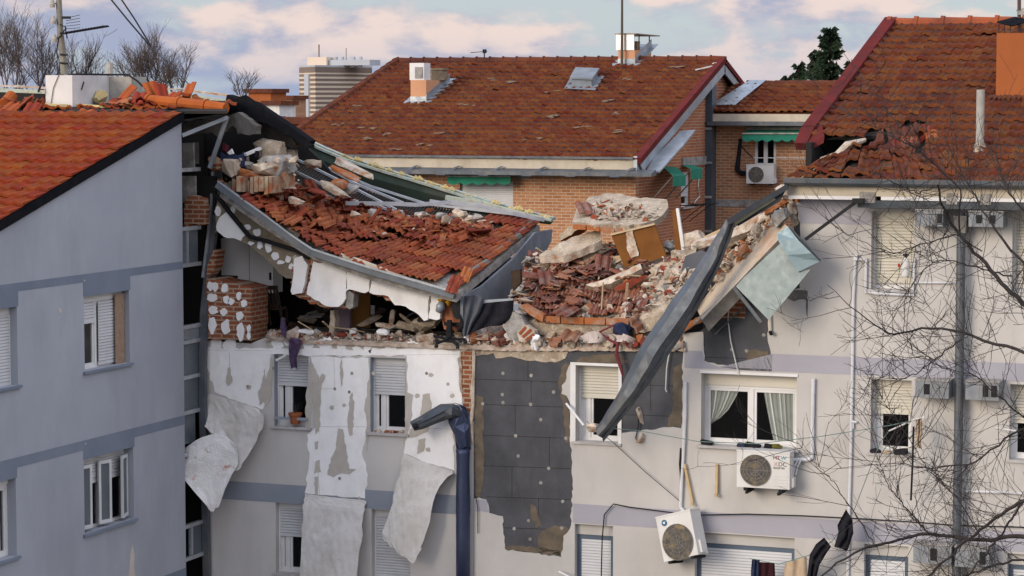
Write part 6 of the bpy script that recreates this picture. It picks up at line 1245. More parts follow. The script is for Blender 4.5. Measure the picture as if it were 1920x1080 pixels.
# annex
def build_annex():
    y0 = BYC; pit = RAD(19.0); e = PY(1450, 210, y0); E = Vector((0, y0 - .3, e.z)); up = Vector((0, cos(pit), sin(pit))); nr = Vector((0, -sin(pit), cos(pit)))
    onr = lambda x, y: PN(x, y, E, nr); L = (onr(1450, 157) - E).dot(up); f = lambda u, v: Vector((u, E.y, E.z)) + up * v
    xl, xr = BXW + .02, PY(1700, 300, y0).x
    rt = root('brick_annex', ((xl + xr) / 2, y0 + 3, ZB), 'lower brick annex with green awning joined to the right of the long brick house', 'building')
    w1 = wbox((1415, 256, 1455, 311), y0); w2 = wbox((1517, 255, 1560, 311), y0)
    m = MB(); m.prism([(xl, y0, ZB), (xr, y0, ZB), (xr, y0, e.z - .1), (xl, y0, e.z - .1)], (0, .3, 0), [hole(FY(y0), *w1), hole(FY(y0), *w2)]); part('front_wall', m, M_brick_x, rt)
    m = MB(); m.box((xl, y0 + 2, ZB), (xr, y0 + 2.1, e.z)); m.box((xr - .2, y0 + .31, ZB), (xr, y0 + 2, e.z)); m.box((xl, y0 + .31, ZB), (xl + .2, y0 + 2, e.z)); part('inner_wall', m, M_dark, rt)
    window(rt, FY(y0), *w1, depth=.03, box=0, shut=0, mull=(.5,), sash=.03, sillw=.05); window(rt, FY(y0), *w2, depth=.03, box=0, shut=0, mull=(.5,), sash=.03, sillw=.05)
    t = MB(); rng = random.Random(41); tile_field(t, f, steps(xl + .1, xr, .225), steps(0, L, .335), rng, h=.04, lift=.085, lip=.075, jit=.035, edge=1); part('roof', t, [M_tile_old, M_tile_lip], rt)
    d = MB(); d.prism([f(xl, 0) - nr * .04, f(xr, 0) - nr * .04, f(xr, L) - nr * .04, f(xl, L) - nr * .04], -nr * .06); a = f(0, L); d.prism([(xl, a.y, a.z - .06), (xr, a.y, a.z - .06), (xr, a.y + L, a.z - L * .35), (xl, a.y + L, a.z - L * .35)], (0, 0, -.06)); part('roof_deck', d, M_tile_old, rt)
    r = MB(); x = xl + .5
    while x < xr: c = f(x, L); r.tube([c, c + Vector((.44, 0, 0))], [.11, .09], 8); x += .44
    part('ridge_tile', r, M_tile_old, rt)
    z1, z0 = PY(1450, 214, y0 - .4).z, PY(1450, 231, y0 - .4).z
    m = MB(); m.box((xl + .05, y0 - .4, z0), (xr, y0, z1)); part('eaves_fascia', m, M_fascia, rt)
    m = MB(); m.box((xl + .05, y0 - .6, z0 - .07), (xr, y0 - .41, z0 + .05)); part('gutter', m, M_zincdark, rt)
    m = MB(); m.prism([f(xl, L * .12) + nr * .1, f(xl + .75, L * .12) + nr * .1, f(xl + 1.1, L) + nr * .1, f(xl + .6, L) + nr * .1], nr * .02); part('valley_sheet', m, M_zinc, rt)
    zb0, zb1 = PY(1400, 388, y0).z, PY(1400, 375, y0).z
    m = MB(); m.box((xl, y0 - .02, zb0), (xr, y0 - .001, zb1)); part('concrete_band', m, M_concgrey, rt)
    m = MB(); m.box((xl - .012, y0 - .5, ZB), (xl + .02 + .16, y0 - .05, PX(1334, 160, xl).z)); part('corner_shaft', m, mat('shaft_glass', (.07, .085, .10), (.05, .06, .07), 1, .35, 0), rt)
    for k in range(6):
        m = MB(); z = z0 - .2 - k * 1.0; m.box((xl - .03, y0 - .54, z), (xl + .19, y0 - .50, z + .07)); part('shaft_rail', m, M_concgrey, rt)
    return rt, y0
ANX, YAX = build_annex()

def awning(name, loop_top, Y, drop, out, label, scallop=7, valance=.22, group='green awnings on the brick houses'):
    """sheet falling outwards from the wall with a scalloped valance; loop_top = (x0, x1, pixel y of the top)"""
    x0, x1, yt = loop_top; a, b = PY(x0, yt, Y), PY(x1, yt, Y); m = MB(); rows = []
    n = scallop * 6
    top = [lerp(a, b, k / n) for k in range(n + 1)]; mid = [p + Vector((0, -out, -drop)) for p in top]
    low = [p + Vector((0, -.02, -valance * (0.72 + .28 * abs(sin(pi * scallop * k / n))))) for k, p in enumerate(mid)]
    m.grid([top, mid, low], thick=(0, .012, 0))
    rt = root(name, ((a.x + b.x) / 2, Y, a.z - .3), label, 'awning', group); part('cloth', m, M_awning, rt)
    m = MB(); m.bar(mid[0] + Vector((0, -.02, .02)), mid[-1] + Vector((0, -.02, .02)), .04, .04); m.bar(top[0] + Vector((0, -.05, .03)), top[-1] + Vector((0, -.05, .03)), .12, .10); part('rail', m, M_concgrey, rt); return rt
awning('awning', (848, 966, 324), YBK - .05, .10, .35, 'faded green awning above the white shuttered window of the long brick house', 5)
awning('awning', (1401, 1512, 242), YAX - .05, .14, .5, 'bright green scalloped awning over the annex window', 6)
def side_awning(pts, label):
    a, b, c, d = [PX(x, y, BXW + k) for (x, y), k in zip(pts, (.05, .05, .85, .85))]
    rt = root('awning', (a + b) / 2, label, 'awning', 'green awnings on the brick houses'); m = MB(); m.grid([[a, b], [d, c], [d + Vector((0, 0, -.28)), c + Vector((0, 0, -.28))]], thick=(-.012, 0, .012)); part('cloth', m, M_awning, rt)
    m = MB(); m.bar(d, d + Vector((-.8, .1, -.85)), .03, .03); m.bar(c, c + Vector((-.8, .1, -.85)), .03, .03); part('arm', m, M_concgrey, rt)
side_awning(((1242, 312), (1270, 314), (1286, 330), (1262, 330)), 'tilted green awning on folding arms on the shaded gable')
side_awning(((1280, 310), (1300, 310), (1317, 316), (1296, 318)), 'short green awning over the narrow gable window')
# drying frame and cord under the gable window
m = MB(); p = PX(1275, 385, BXW + .02)
for o in (0, .9): m.bar(p + Vector((0, o, 0)), p + Vector((.7, o, 0)), .03, .03); m.bar(p + Vector((.65, o, 0)), p + Vector((0, o, -.5)), .02, .02)
m.bar(p + Vector((.6, -.4, .0)), p + Vector((.6, 1.7, .0)), .02, .02); m.bar(p + Vector((.3, -.4, 0)), p + Vector((.3, 1.7, 0)), .02, .02); solo('drying_rack', m, M_wire, 'thin drying rack under the narrow gable window', 'drying rack')
m = MB(); p = [PX(x, y, BXW + .05) for x, y in ((1311, 326), (1309, 350), (1312, 368), (1303, 378), (1301, 388))]; m.tube(p, .02, 5); solo('loose_cord', m, M_wirewhite, 'white cord dangling beside the gable window', 'cord')

# annex air conditioner, pipe, line
def outdoor_unit(label, w=.82, h=.56, d=.30, fan=None, group=None, fan_at=.36, fan_r=.23):
    rt = root('air_conditioner', (0, 0, 0), label, 'air conditioner', group)
    m = MB(); b = .02; m.box((-w / 2, -d / 2, .03), (w / 2, d / 2, h)); m.box((-w / 2 - .006, -d / 2 - .006, h + .0005), (w / 2 + .006, d / 2 + .006, h + .025)); part('case', m, M_ac, rt)
    m = MB(); c = Vector((-w / 2 + w * fan_at, -d / 2 - .004, h * .52)); m.disc(c, (0, -1, 0), fan_r, .006, 28); part('fan', m, fan or M_fan, rt)
    m = MB()
    for r in (1, .78, .56, .34, .16):
        pts = [c + Vector((fan_r * r * cos(a), -.014, fan_r * r * sin(a))) for a in [k * 2 * pi / 24 for k in range(25)]]; m.tube(pts, .0025, 4)
    for k in range(8): a = k * pi / 4; m.bar(c + Vector((0, -.016, 0)), c + Vector((fan_r * cos(a), -.016, fan_r * sin(a))), .004, .004)
    for a in [k * 2 * pi / 28 for k in range(28)]: pass
    part('grille', m, M_concgrey, rt)
    m = MB()
    for s in (-1, 1): m.box((s * w * .33 - .03, -d / 2 - .02, -.02), (s * w * .33 + .03, d / 2 + .05, .028))
    part('foot', m, M_black, rt)
    m = MB(); x0 = -w / 2 + w * fan_at + fan_r + .05
    for k in range(4): m.box((x0, -d / 2 - .006, .08 + k * .05), (w / 2 - .03, -d / 2 - .001, .09 + k * .05))
    m.box((w / 2 + .001, -d * .3, .06), (w / 2 + .05, d * .2, h * .35)); part('service_cover', m, M_ac, rt)
    return rt
ac = outdoor_unit('white air conditioner with dark fan on the annex wall under its window'); c = PY(1427, 346, YAX - .3); ac.location = (c.x, YAX - .28, c.z); SHIFT[ac] = ac.location.copy()
m = MB(); m.tube([PY(x, y, YAX - .05) for x, y in ((1388, 260), (1385, 290), (1382, 318), (1390, 325), (1402, 325))], [.05, .06, .08, .08, .07], 7); m.tube([PY(x, y, YAX - .04) for x, y in ((1389, 272), (1400, 285), (1413, 297))], .015, 5); solo('lagged_pipe', m, M_blackcloth, 'black lagged pipe hooked down the annex wall to its air conditioner', 'pipe')
m = MB(); m.tube([PY(x, y, YAX - .4) for x, y in ((1412, 296), (1460, 296), (1522, 296.5))], .012, 5); solo('clothes_line', m, M_wirewhite, 'pale clothes line across the annex wall below the awning', 'clothes line')

# ------------------------------------------------------------------ far tower and far roofs
def tower():
    Y = 1000.0; a, b, c = PY(562.5, 225, Y), PY(592, 225, Y - 20), PY(697, 225, Y + 25); d = a + c - b
    rt = root('office_tower', (b + d) / 2, 'distant office tower with brown and white banded floors on the skyline', 'tower')
    ztop = PY(600, 126, Y).z; zbot = -60; base = [Vector((p.x, p.y, zbot)) for p in (a, b, c, d)]
    m = MB(); m.prism(base, (0, 0, ztop - zbot)); part('shaft', m, M_towerpale, rt)
    H = (ztop - zbot); n = 22; m = MB(); mm = MB()
    fl = (PY(600, 126, Y).z - PY(600, 225, Y).z) / 11.6
    ctr = sum(base, Vector()) / 4
    ring = [ctr + (p - ctr) * 1.015 for p in base]
    z = ztop - fl * 1.55
    m.prism([Vector((p.x, p.y, ztop - fl * 1.2)) for p in ring], (0, 0, fl * 1.1))
    while z > zbot:
        m.prism([Vector((p.x, p.y, z - fl * .5)) for p in ring], (0, 0, fl * .5)); z -= fl
    part('window_band', m, M_towerband, rt)
    m = MB(); e = (base[1] - base[0]); o = Vector((e.y, -e.x, 0)).normalized() * .9
    m.prism([base[0] + e * .40 + o, base[0] + e * .66 + o, base[0] + e * .66 - o, base[0] + e * .40 - o], (0, 0, ztop - fl * 1.6 - zbot)); part('stair_strip', m, M_towergrey, rt)
    m = MB(); m.prism([Vector((p.x, p.y, ztop)) for p in [ctr + (q - ctr) * 1.02 for q in base]], (0, 0, fl * .35)); part('parapet', m, M_towergrey, rt)
    m = MB(); x0, x1 = PY(576, 116, Y), PY(612, 116, Y); m.box((x0.x, x0.y, ztop), (x1.x, x0.y + 12, PY(590, 107, Y).z)); part('lift_house', m, M_towerpale, rt)
    m = MB(); x0, x1 = PY(613, 116, Y), PY(690, 116, Y); m.box((x0.x, x0.y + 2, ztop + fl * .4), (x1.x, x0.y + 14, PY(650, 112, Y).z)); 
    for px in (629, 641, 660, 662, 675): p = PY(px, 110, Y + 6); m.tube([Vector((p.x, p.y, ztop)), Vector((p.x, p.y, PY(px, 106, Y).z))], 1.2, 8)
    part('plant_room', m, M_towergrey, rt)
    m = MB(); p = PY(598, 100, Y + 4); m.tube([Vector((p.x, p.y, ztop)), Vector((p.x, p.y, PY(598, 83, Y).z))], .35, 5); p = PY(649, 100, Y + 4); m.tube([Vector((p.x, p.y, ztop)), Vector((p.x, p.y, PY(649, 90, Y).z))], .2, 5); part('antenna', m, M_towerband, rt)
tower()
def farhouse(name, x0, x1, y0, y1, Y, m_, label, roofm=None, rows=2, dep=3):
    a, b = PY(x0, y1, Y), PY(x1, y1, Y); zt = PY(x0, y0, Y).z; rt = root(name, ((a.x + b.x) / 2, Y, ZB), label, 'building', 'far buildings on the skyline')
    m = MB(); m.box((a.x, Y, ZB), (b.x, Y + dep, zt)); part('wall', m, m_, rt); m = MB(); m.box((a.x - .3, Y - .3, zt), (b.x + .3, Y + dep, zt + .35)); part('roof', m, roofm or M_tile_old, rt)
    n = max(2, int((b.x - a.x) / 2.6)); m = MB()
    for r in range(rows):
        for k in range(n): u = a.x + (k + .3) * (b.x - a.x) / n; z = zt - 2.2 - r * 3; m.box((u, Y - .05, z), (u + 1.0, Y - .001, z + 1.3))
    part('window', m, M_dark, rt)
farhouse('far_block', 466, 508, 174, 215, 150.0, M_orange, 'distant orange block with flat roof left of the tower', rows=2)
farhouse('far_block', 498, 524, 197, 225, 140.0, M_whitewash, 'low white block with small windows below the orange block', rows=1)
farhouse('far_block', 532, 548, 186, 225, 170.0, M_brick_x, 'plain brown block between the orange block and the tower', rows=0)
# lower red roof left of the brick house
m = MB(); a, b = PY(520, 228, 60), PY(600, 228, 60)
farhouse('far_block', 430, 600, 232, 260, 75.0, M_tile_old, 'long low red roof behind the collapsed attic', rows=0, dep=3)
# ================================================================== HANGING RENDER SHEETS on the middle house
def hang(name, rows, matl, label, thick=.012, sub=(14, 14), rough=.008, seed=1, cat='render sheet', group=None):
    """sheet given by pixel rows with a distance in front of the wall: (x, y, Y)"""
    r = random.Random(seed); m = MB(); R = []; nr, nc = sub
    P = [[PY(*q) for q in row] for row in rows]
    for j in range(nr + 1):
        t = j / nr * (len(P) - 1); i = min(int(t), len(P) - 2); row = []
        for k in range(nc + 1):
            c = lerp(poly_at(P[i], k / nc), poly_at(P[i + 1], k / nc), t - i); e = .022 if k in (0, nc) or j == nr else 0
            row.append(c + Vector((r.uniform(-e, e), r.uniform(-rough, rough), r.uniform(-e, e))))
        R.append(row)
    m.grid(R, thick=(0, thick, 0)); return solo(name, m, matl, label, cat, group)
M_sheet = mat('render_back', (0.50, 0.48, 0.44), (0.60, 0.59, 0.565), 2.2, .95, .5, 60, stain=(.30, .28, .25), stain_amt=.5, stain_scale=(4, 4, 4), c3=(.62, .61, .59), c3lo=.50, c3hi=.70, c3scale=1.8)
hang('hanging_render_sheet', [[(387, 738, -.02), (440, 752, -.03), (478, 764, -.03), (486, 770, -.04)], [(384, 770, -.10), (440, 790, -.12), (480, 790, -.16), (498, 782, -.18)], [(384, 800, -.25), (420, 830, -.28), (462, 830, -.3), (480, 828, -.3)], [(395, 812, -.35), (420, 850, -.4), (446, 862, -.4), (462, 858, -.4)], [(412, 815, -.42), (430, 870, -.48), (438, 885, -.5), (447, 882, -.5)]], M_sheet, 'curled sheet of render peeling off below the left insulation boards', seed=2)
hang('folded_render_sheet', [[(344, 842, -.62), (372, 822, -.6), (404, 812, -.5), (416, 806, -.48)], [(343, 858, -.70), (380, 838, -.66), (425, 822, -.52), (440, 836, -.52)], [(331, 882, -.82), (365, 870, -.74), (415, 860, -.60), (446, 872, -.55)], [(348, 900, -.84), (375, 905, -.76), (418, 905, -.64), (436, 890, -.58)], [(384, 944, -.84), (392, 955, -.80), (400, 962, -.78), (408, 950, -.70)]], mat('render_sheet_white', (.74, .735, .72), (.62, .61, .60), 2.5, .95, .8, 30, c3=(.42, .20, .11), c3lo=.60, c3hi=.68, c3scale=3.2, stain=(.33, .31, .29), stain_amt=.5, stain_scale=(4, 4, 4)), 'crumpled whitish render sheet folded over the gallery edge with rusty smears', rough=.012, sub=(8, 6), seed=3)
hang('hanging_render_sheet', [[(573, 926, -.02), (628, 933, -.02), (686, 938, -.03)], [(569, 945, -.14), (626, 952, -.16), (683, 958, -.15)], [(564, 1010, -.30), (622, 1014, -.32), (676, 1018, -.28)], [(560, 1100, -.42), (618, 1104, -.45), (668, 1108, -.40)]], M_sheet, 'long render sheet hanging straight down between the two lower windows', seed=4)
hang('hanging_render_sheet', [[(757, 851, -.02), (800, 868, -.02), (850, 884, -.03), (854, 888, -.03)], [(748, 890, -.10), (785, 900, -.16), (820, 902, -.22), (836, 894, -.24)], [(740, 925, -.18), (770, 938, -.28), (798, 945, -.34), (812, 935, -.35)], [(729, 962, -.26), (760, 985, -.38), (786, 1000, -.42), (803, 985, -.42)], [(718, 1002, -.30), (745, 1030, -.42), (772, 1052, -.48), (792, 1020, -.46)], [(717, 1008, -.30), (744, 1035, -.42), (776, 1060, -.48), (787, 1035, -.46)]], M_sheet, 'render sheet curling outwards beside the crumpled downpipe', seed=5)

# crumpled downpipe
def downpipe():
    rt = root('crumpled_downpipe', PY(868, 1080, -.15), 'dark blue-grey downpipe with its top crushed and bent over to the left', 'downpipe')
    M = mat('pipe_blue', (.045, .06, .11), (.03, .042, .085), 2.5, .42, .08, 20, metal=.4, spec=.5, stain=(.03, .035, .12), stain_amt=.6, stain_scale=(3, 3, 1))
    m = MB(); m.tube([PY(868, y, -.15) for y in (1110, 1000, 930, 900, 872, 850, 842)], [.125, .125, .127, .12, .118, .125, .132], 16); part('pipe', m, M, rt)
    rt.children[0].data.polygons.foreach_set('use_smooth', [True] * len(rt.children[0].data.polygons))
    m = MB(); m.tube([PY(868, 958, -.15), PY(868, 954, -.15)], .132, 16); part('joint_ring', m, M, rt)
    m = MB(); r = random.Random(3)
    m.grid([[PY(x, y, Y) for x, y, Y in row] for row in ([(842, 760, -.1), (852, 757, -.16), (864, 760, -.18), (872, 764, -.1)], [(838, 770, -.12), (852, 774, -.22), (866, 770, -.2), (876, 778, -.1)], [(843, 795, -.12), (852, 802, -.22), (868, 792, -.16), (879, 798, -.1)], [(852, 815, -.1), (860, 822, -.2), (872, 812, -.22), (880, 818, -.1)], [(856, 842, -.08), (864, 845, -.2), (874, 838, -.2), (881, 842, -.1)])], thick=(0, .03, 0))
    for q_ in m.v: q_ += Vector((r.uniform(-.02, .02), r.uniform(-.03, .03), r.uniform(-.02, .02)))
    part('crushed_bend', m, M, rt)
    MA = mat('pipe_crushed', (.085, .10, .115), (.055, .066, .078), 3, .45, .2, 14, metal=.55, spec=.5, stain=(.22, .20, .16), stain_amt=.4, stain_scale=(6, 6, 6)); m = MB(); m.tube([PY(x, y, Y) for x, y, Y in ((862, 776, -.12), (850, 770, -.2), (832, 773, -.22), (812, 784, -.3), (790, 792, -.38), (774, 799, -.42))], [.10, .14, .15, .13, .12, .10], 9)
    for q_ in m.v: q_ += Vector((r.uniform(-.02, .02), r.uniform(-.025, .025), r.uniform(-.02, .02)))
    part('bent_arm', m, MA, rt)
    m = MB(); m.tube([PY(783, 797, -.46), PY(774, 801, -.5)], [.05, .055], 10); part('pipe_mouth', m, M_black, rt)
    m = MB(); m.grid([[PY(774, 793, -.44), PY(800, 775, -.4), PY(830, 760, -.3)], [PY(772, 801, -.5), PY(806, 784, -.48), PY(838, 768, -.36)]], thick=(0, .02, -.01)); part('torn_flap', m, MA, rt)
downpipe()

# ================================================================== windowsill things, clothes, pots
rt = root('flower_pot', PY(554, 794, -.02), 'terracotta flower pot with dry twigs on the left upper windowsill', 'flower pot'); c = PY(554, 795, .03)
m = MB(); m.tube([c, c + Vector((0, 0, .15)), c + Vector((0, 0, .17)), c + Vector((0, 0, .21))], [.085, .115, .13, .13], 16); part('pot', m, M_copper, rt); m = MB(); r = random.Random(2)
for k in range(7): m.tube([c + Vector((0, 0, .2)), c + Vector((r.uniform(-.05, .05), 0, .3)), c + Vector((r.uniform(-.1, .1), r.uniform(-.04, .04), .38))], [.005, .004, .002], 4)
part('twigs', m, M_bark, rt)
m = MB(); z = PY(545, 784, -.02).z; m.box((W1[0] + .02, -.05, z - .03), (W1[1] - .01, -.02, z + .02)); solo('window_bar', m, M_alum, 'grey bar across the foot of the flower pot window', 'bar')
rng = random.Random(95)
for k in range(9): p = PY(rng.uniform(700, 758), 806, 0); put('rubble_piece', LG[rng.choice((0, 1, 4, 5))], Vector((p.x, rng.uniform(-.02, .12), W2[2] + .02)), (rng.uniform(0, 6), 0, rng.uniform(0, 6)), 'small tile crumb on the sill of the second white-boarded window', 'rubble', 'crumbs on a windowsill', (.55, .5, .4))
# purple scarf over the ledge
m = MB(); P = [(531, 598, .25), (533, 620, .0), (541, 632, -.14), (553, 640, -.16), (550, 655, -.14), (548, 672, -.12), (552, 692, -.12)]; W_ = [.05, .07, .10, .12, .11, .08, .07]; pts = [PY(*p) for p in P]; m.grid([[p + Vector((W_[i] * (k / 4 - .5) * 2, -.04 * sin(k * 1.9 + i), .03 * sin(k + i))) for k in range(5)] for i, p in enumerate(pts)], thick=(0, .02, 0)); solo('scarf', m, M_purple, 'purple grey scarf draped over the floor edge above the window', 'scarf', smooth=True)
m = MB(); m.bar(PY(517, 676, -.03), PY(536, 666, -.03), .02, .04); solo('white_rail', m, M_white, 'short white rail hanging askew over the flower pot window', 'rail')
# curtains of the wide window
def curtain(rows, label, seed):
    m = MB(); R = []
    for j, (a, b) in enumerate(rows):
        A, B = PY(*a, .26), PY(*b, .26); R.append([lerp(A, B, k / 36) + Vector((0, .016 * sin(k * 1.15 + seed + j * .12) + .008 * sin(k * .43 + seed), 0)) for k in range(37)])
    m.grid(R); solo('curtain', m, M_curtain, label, 'curtain', 'curtains of the wide window', smooth=True)
curtain([((1330, 728), (1387, 730)), ((1331, 745), (1378, 748)), ((1331, 765), (1366, 768)), ((1331, 785), (1350, 784)), ((1331, 796), (1336, 793))], 'short grey-green curtain gathered to the left jamb', 1)
curtain([((1431, 731), (1490, 736)), ((1435, 755), (1490, 760)), ((1441, 785), (1490, 790)), ((1446, 810), (1490, 812)), ((1450, 826), (1490, 828))], 'long grey-green curtain filling the right sash', 2)
for x, y, sx, sz, mm, lb in ((1326, 834, .26, .10, M_blackcloth, 'black cloth bundle at the left end of the wide sill'), (1392, 836, .20, .08, M_navy, 'blue cloth bundle on the middle of the wide sill'), (1411, 840, .34, .11, M_blackcloth, 'large black cloth bundle on the middle of the wide sill'), (1440, 836, .16, .09, M_blackcloth, 'small dark bundle beside the glass bowl on the sill'), (1455, 835, .24, .09, mat('olive_bowl', (.16, .15, .03), (.10, .09, .02), 9, .35, 0), 'yellowish glass dish on the right of the wide sill'), (1640, 845, .22, .08, M_blackcloth, 'dark rag at the left of the narrow window sill'), (1690, 845, .28, .10, M_blackcloth, 'dark bundle at the right of the narrow window sill'), (1665, 846, .22, .06, M_beigecloth, 'tan cloth on the middle of the narrow window sill')):
    p = PY(x, y, 0); zz = (W6 if x < 1550 else W7)[2]; put('cloth_bundle', chunk_mesh(int(x), sx, .14, sz, 20, 'cloth_bundle', [mm]), Vector((p.x, -.02, zz + sz * .42)), (0, rng.uniform(-.15, .15), 0), lb, 'cloth')

# ================================================================== air conditioners, brackets, pipes
ac = outdoor_unit('white air conditioner with red and grey lettering mounted below the wide window', .86, .60, .30, fan_r=.25)
c = PY(1430, 917, -.28); k = (PY(1486, 880, -.3).x - PY(1387, 880, -.3).x) / .86; ac.scale = (k, 1, k); ac.location = (PY(1434, 880, -.28).x, -.24, c.z)
def text(s, size, loc, matl, parent, name='letters', extr=.002):
    cu = bpy.data.curves.new(name, 'FONT'); cu.body = s; cu.size = size; cu.align_x = 'LEFT'; cu.extrude = extr; cu.materials.append(matl)
    t = bpy.data.objects.new('tmp', cu); COL.objects.link(t); dg = bpy.context.evaluated_depsgraph_get(); me = bpy.data.meshes.new_from_object(t.evaluated_get(dg)); bpy.data.objects.remove(t); bpy.data.curves.remove(cu)
    if not me.materials: me.materials.append(matl)
    o = bpy.data.objects.new(name, me); COL.objects.link(o); o.parent = parent; o.location = loc; o.rotation_euler = (RAD(90), 0, 0); return o
M_txtred = mat('letter_red', (.22, .03, .03), None, 5, .7, 0); M_txtgrey = mat('letter_grey', (.10, .09, .08), None, 5, .7, 0); M_txtblue = mat('letter_blue', (.10, .28, .36), None, 5, .7, 0); M_txtpink = mat('letter_pink', (.5, .26, .26), None, 5, .7, 0)
fy = -.153; text('HT', .085, (.16, fy, .50), M_txtred, ac); text('W', .085, (.285, fy, .50), M_txtblue, ac); text('X', .095, (.17, fy, .395), M_txtpink, ac); text('DC', .095, (.245, fy, .395), M_txtgrey, ac); text('INVERTER', .042, (.165, fy, .35), M_txtgrey, ac)
for k_ in range(1): pass
m = MB(); z = ac.location.z; m.box((ac.location.x - .3, -.44, z - .07), (ac.location.x - .26, 0, z - .025)); m.box((ac.location.x + .26, -.44, z - .07), (ac.location.x + .30, 0, z - .025)); solo('wall_bracket', m, M_black, 'black bracket carrying the lettered air conditioner', 'bracket')
ac2 = outdoor_unit('torn-off white air conditioner with blue round badge, dangling crooked from its hose', .72, .80, .32, fan_at=.50, fan_r=.315)
c = PY(1277, 1052, -.35); ac2.location = (PY(1286, 1050, -.4).x, -.36, PY(1286, 1050, -.4).z); ac2.rotation_euler = (RAD(-6), RAD(-17), RAD(-14))
M_badge = mat('badge_blue', (.03, .13, .24), None, 3, .6, 0); m = MB(); m.disc(Vector((-.20, -.164, .69)), (0, -1, 0), .055, .006, 20); o = part('badge', m, M_badge, ac2); 
m = MB(); m.disc(Vector((-.20, -.171, .69)), (0, -1, 0), .022, .004, 14); m.bar((-.24, -.172, .70), (-.16, -.172, .715), .012, .004); part('badge_mark', m, M_white, o)
for o in ac2.children:
    if o.name.startswith(('fan', 'grille')): o.location.z = -.10
M_pvcpipe = mat('pipe_white', (.60, .61, .63), None, 3, .5, .05)
m = MB(); m.tube([PY(x, y, -.06) for x, y in ((1525, 710), (1524, 760), (1523, 850), (1522, 858), (1516, 862), (1484, 862))], .035, 8); solo('duct_pipe', m, M_pvcpipe, 'white duct running down beside the wide window to the lettered air conditioner', 'pipe')
m = MB(); m.tube([PY(x, y, -.1) for x, y in ((1497, 862), (1491, 872), (1488, 885), (1486, 895))], .02, 6); m.tube([PY(x, y, -.12) for x, y in ((1502, 862), (1496, 874), (1492, 890))], .015, 6); solo('refrigerant_hose', m, M_pvcpipe, 'pair of thin hoses at the right side of the lettered air conditioner', 'hose')
m = MB(); m.tube([PY(x, y, -.05) for x, y in ((1604, 482), (1600, 560), (1598, 700), (1595, 860), (1592, 955), (1589, 1100))], .028, 8); m.tube([PY(x, y, -.06) for x, y in ((1604, 486), (1622, 487))], .022, 6); m.box((PY(1600, 482, -.1).x, -.1, PY(1600, 488, -.1).z), (PY(1607, 482, -.1).x, -.02, PY(1600, 478, -.1).z)); solo('water_pipe', m, M_pvcpipe, 'slim white pipe running down the wall from the upper window', 'pipe')
m = MB(); m.tube([PY(x, y, -.05) for x, y in ((1624, 484), (1623, 548), (1640, 550), (1713, 554), (1714, 484))], .025, 7); m.tube([PY(x, y, -.05) for x, y in ((1714, 530), (1794, 530))], .018, 6); solo('pipe_loop', m, M_pvcpipe, 'white pipe looping round the sill of the upper shuttered window', 'pipe')
m = MB(); m.tube([PY(x, y, -.06) for x, y in ((1594, 790), (1606, 792))], .02, 5); m.tube([PY(x, y, -.06) for x, y in ((1600, 788), (1600, 804))], .012, 5); solo('pipe_valve', m, M_pvcpipe, 'small white valve on the slim wall pipe', 'valve')
m = MB(); m.tube([PY(x, y, -.04) for x, y in ((1808, 921), (1870, 923), (1960, 928))], .022, 6); solo('wall_conduit', m, M_pvcpipe, 'white conduit running level to the right of the dark downpipe', 'pipe')
# dark main downpipe with hopper
rt = root('downpipe', PY(1795, 1080, -.2), 'dark grey downpipe running the full height of the right facade behind the branches', 'downpipe'); xx = PY(1800, 600, -.2).x; m = MB(); zt = PY(1803, 432, -.2).z; m.tube([(xx, -.2, zt), (xx, -.2, ZB)], .075, 12); part('pipe', m, M_zincdark, rt)
m = MB(); za = PY(1803, 404, -.2).z; m.prism([(xx - .11, -.33, za), (xx + .11, -.33, za), (xx + .09, -.30, zt - .04), (xx - .09, -.30, zt - .04)], (0, .25, 0)); part('hopper', m, M_concdark, rt); m = MB(); m.tube([(xx, -.2, za), (xx, -.3, PY(1800, 380, -.3).z)], .06, 8); part('inlet', m, M_zincdark, rt)
for y in (560, 700, 830, 960): m = MB(); z = PY(1800, y, -.2).z; m.tube([(xx, -.2, z - .03), (xx, -.2, z + .03)], .085, 12); part('joint_ring', m, M_zincdark, rt)
# window box coolers
def boxac(x0, y0, x1, y1, label, dark, sk=0):
    Y = -.42; a, b = PY(x0, y1, Y), PY(x1, y0, Y); rt = root('window_cooler', ((a.x + b.x) / 2, Y / 2, a.z), label, 'air cooler', 'air coolers on the right facade')
    m = MB(); m.box((a.x, Y, a.z), (b.x, .1, b.z)); part('case', m, mat('cooler_zinc', (.25, .27, .29), (.19, .205, .22), 4, .6, .1, 30, metal=.2, stain=(.14, .13, .12), stain_amt=.5), rt); w = b.x - a.x; m = MB()
    for u in dark: m.box((a.x + w * u, Y - .012, a.z + .06), (a.x + w * (u + .17), Y - .001, b.z - .05))
    part('vent', m, M_black, rt); m = MB(); m.box((a.x - .012, Y - .015, b.z + .001), (b.x + .012, .0, b.z + .02)); m.box((a.x + w * .38, Y - .01, a.z + .03), (a.x + w * .40, Y - .002, b.z - .03)); m.box((a.x + w * .70, Y - .01, a.z + .03), (a.x + w * .72, Y - .002, b.z - .03)); part('lid', m, M_concgrey, rt)
boxac(1717, 395, 1768, 424, 'metal air cooler below the eaves left of the downpipe', (.80,)); boxac(1816, 398, 1881, 425, 'metal air cooler below the eaves right of the downpipe', (.22, .6))
boxac(1716, 716, 1779, 745, 'metal air cooler left of the downpipe on the middle floor', (.26,)); boxac(1810, 718, 1873, 749, 'metal air cooler right of the downpipe on the middle floor', (.52, .77))
boxac(1712, 1025, 1784, 1055, 'metal air cooler left of the downpipe on the lower floor', (.45,)); boxac(1790, 1030, 1855, 1062, 'metal air cooler right of the downpipe on the lower floor', (.72,))
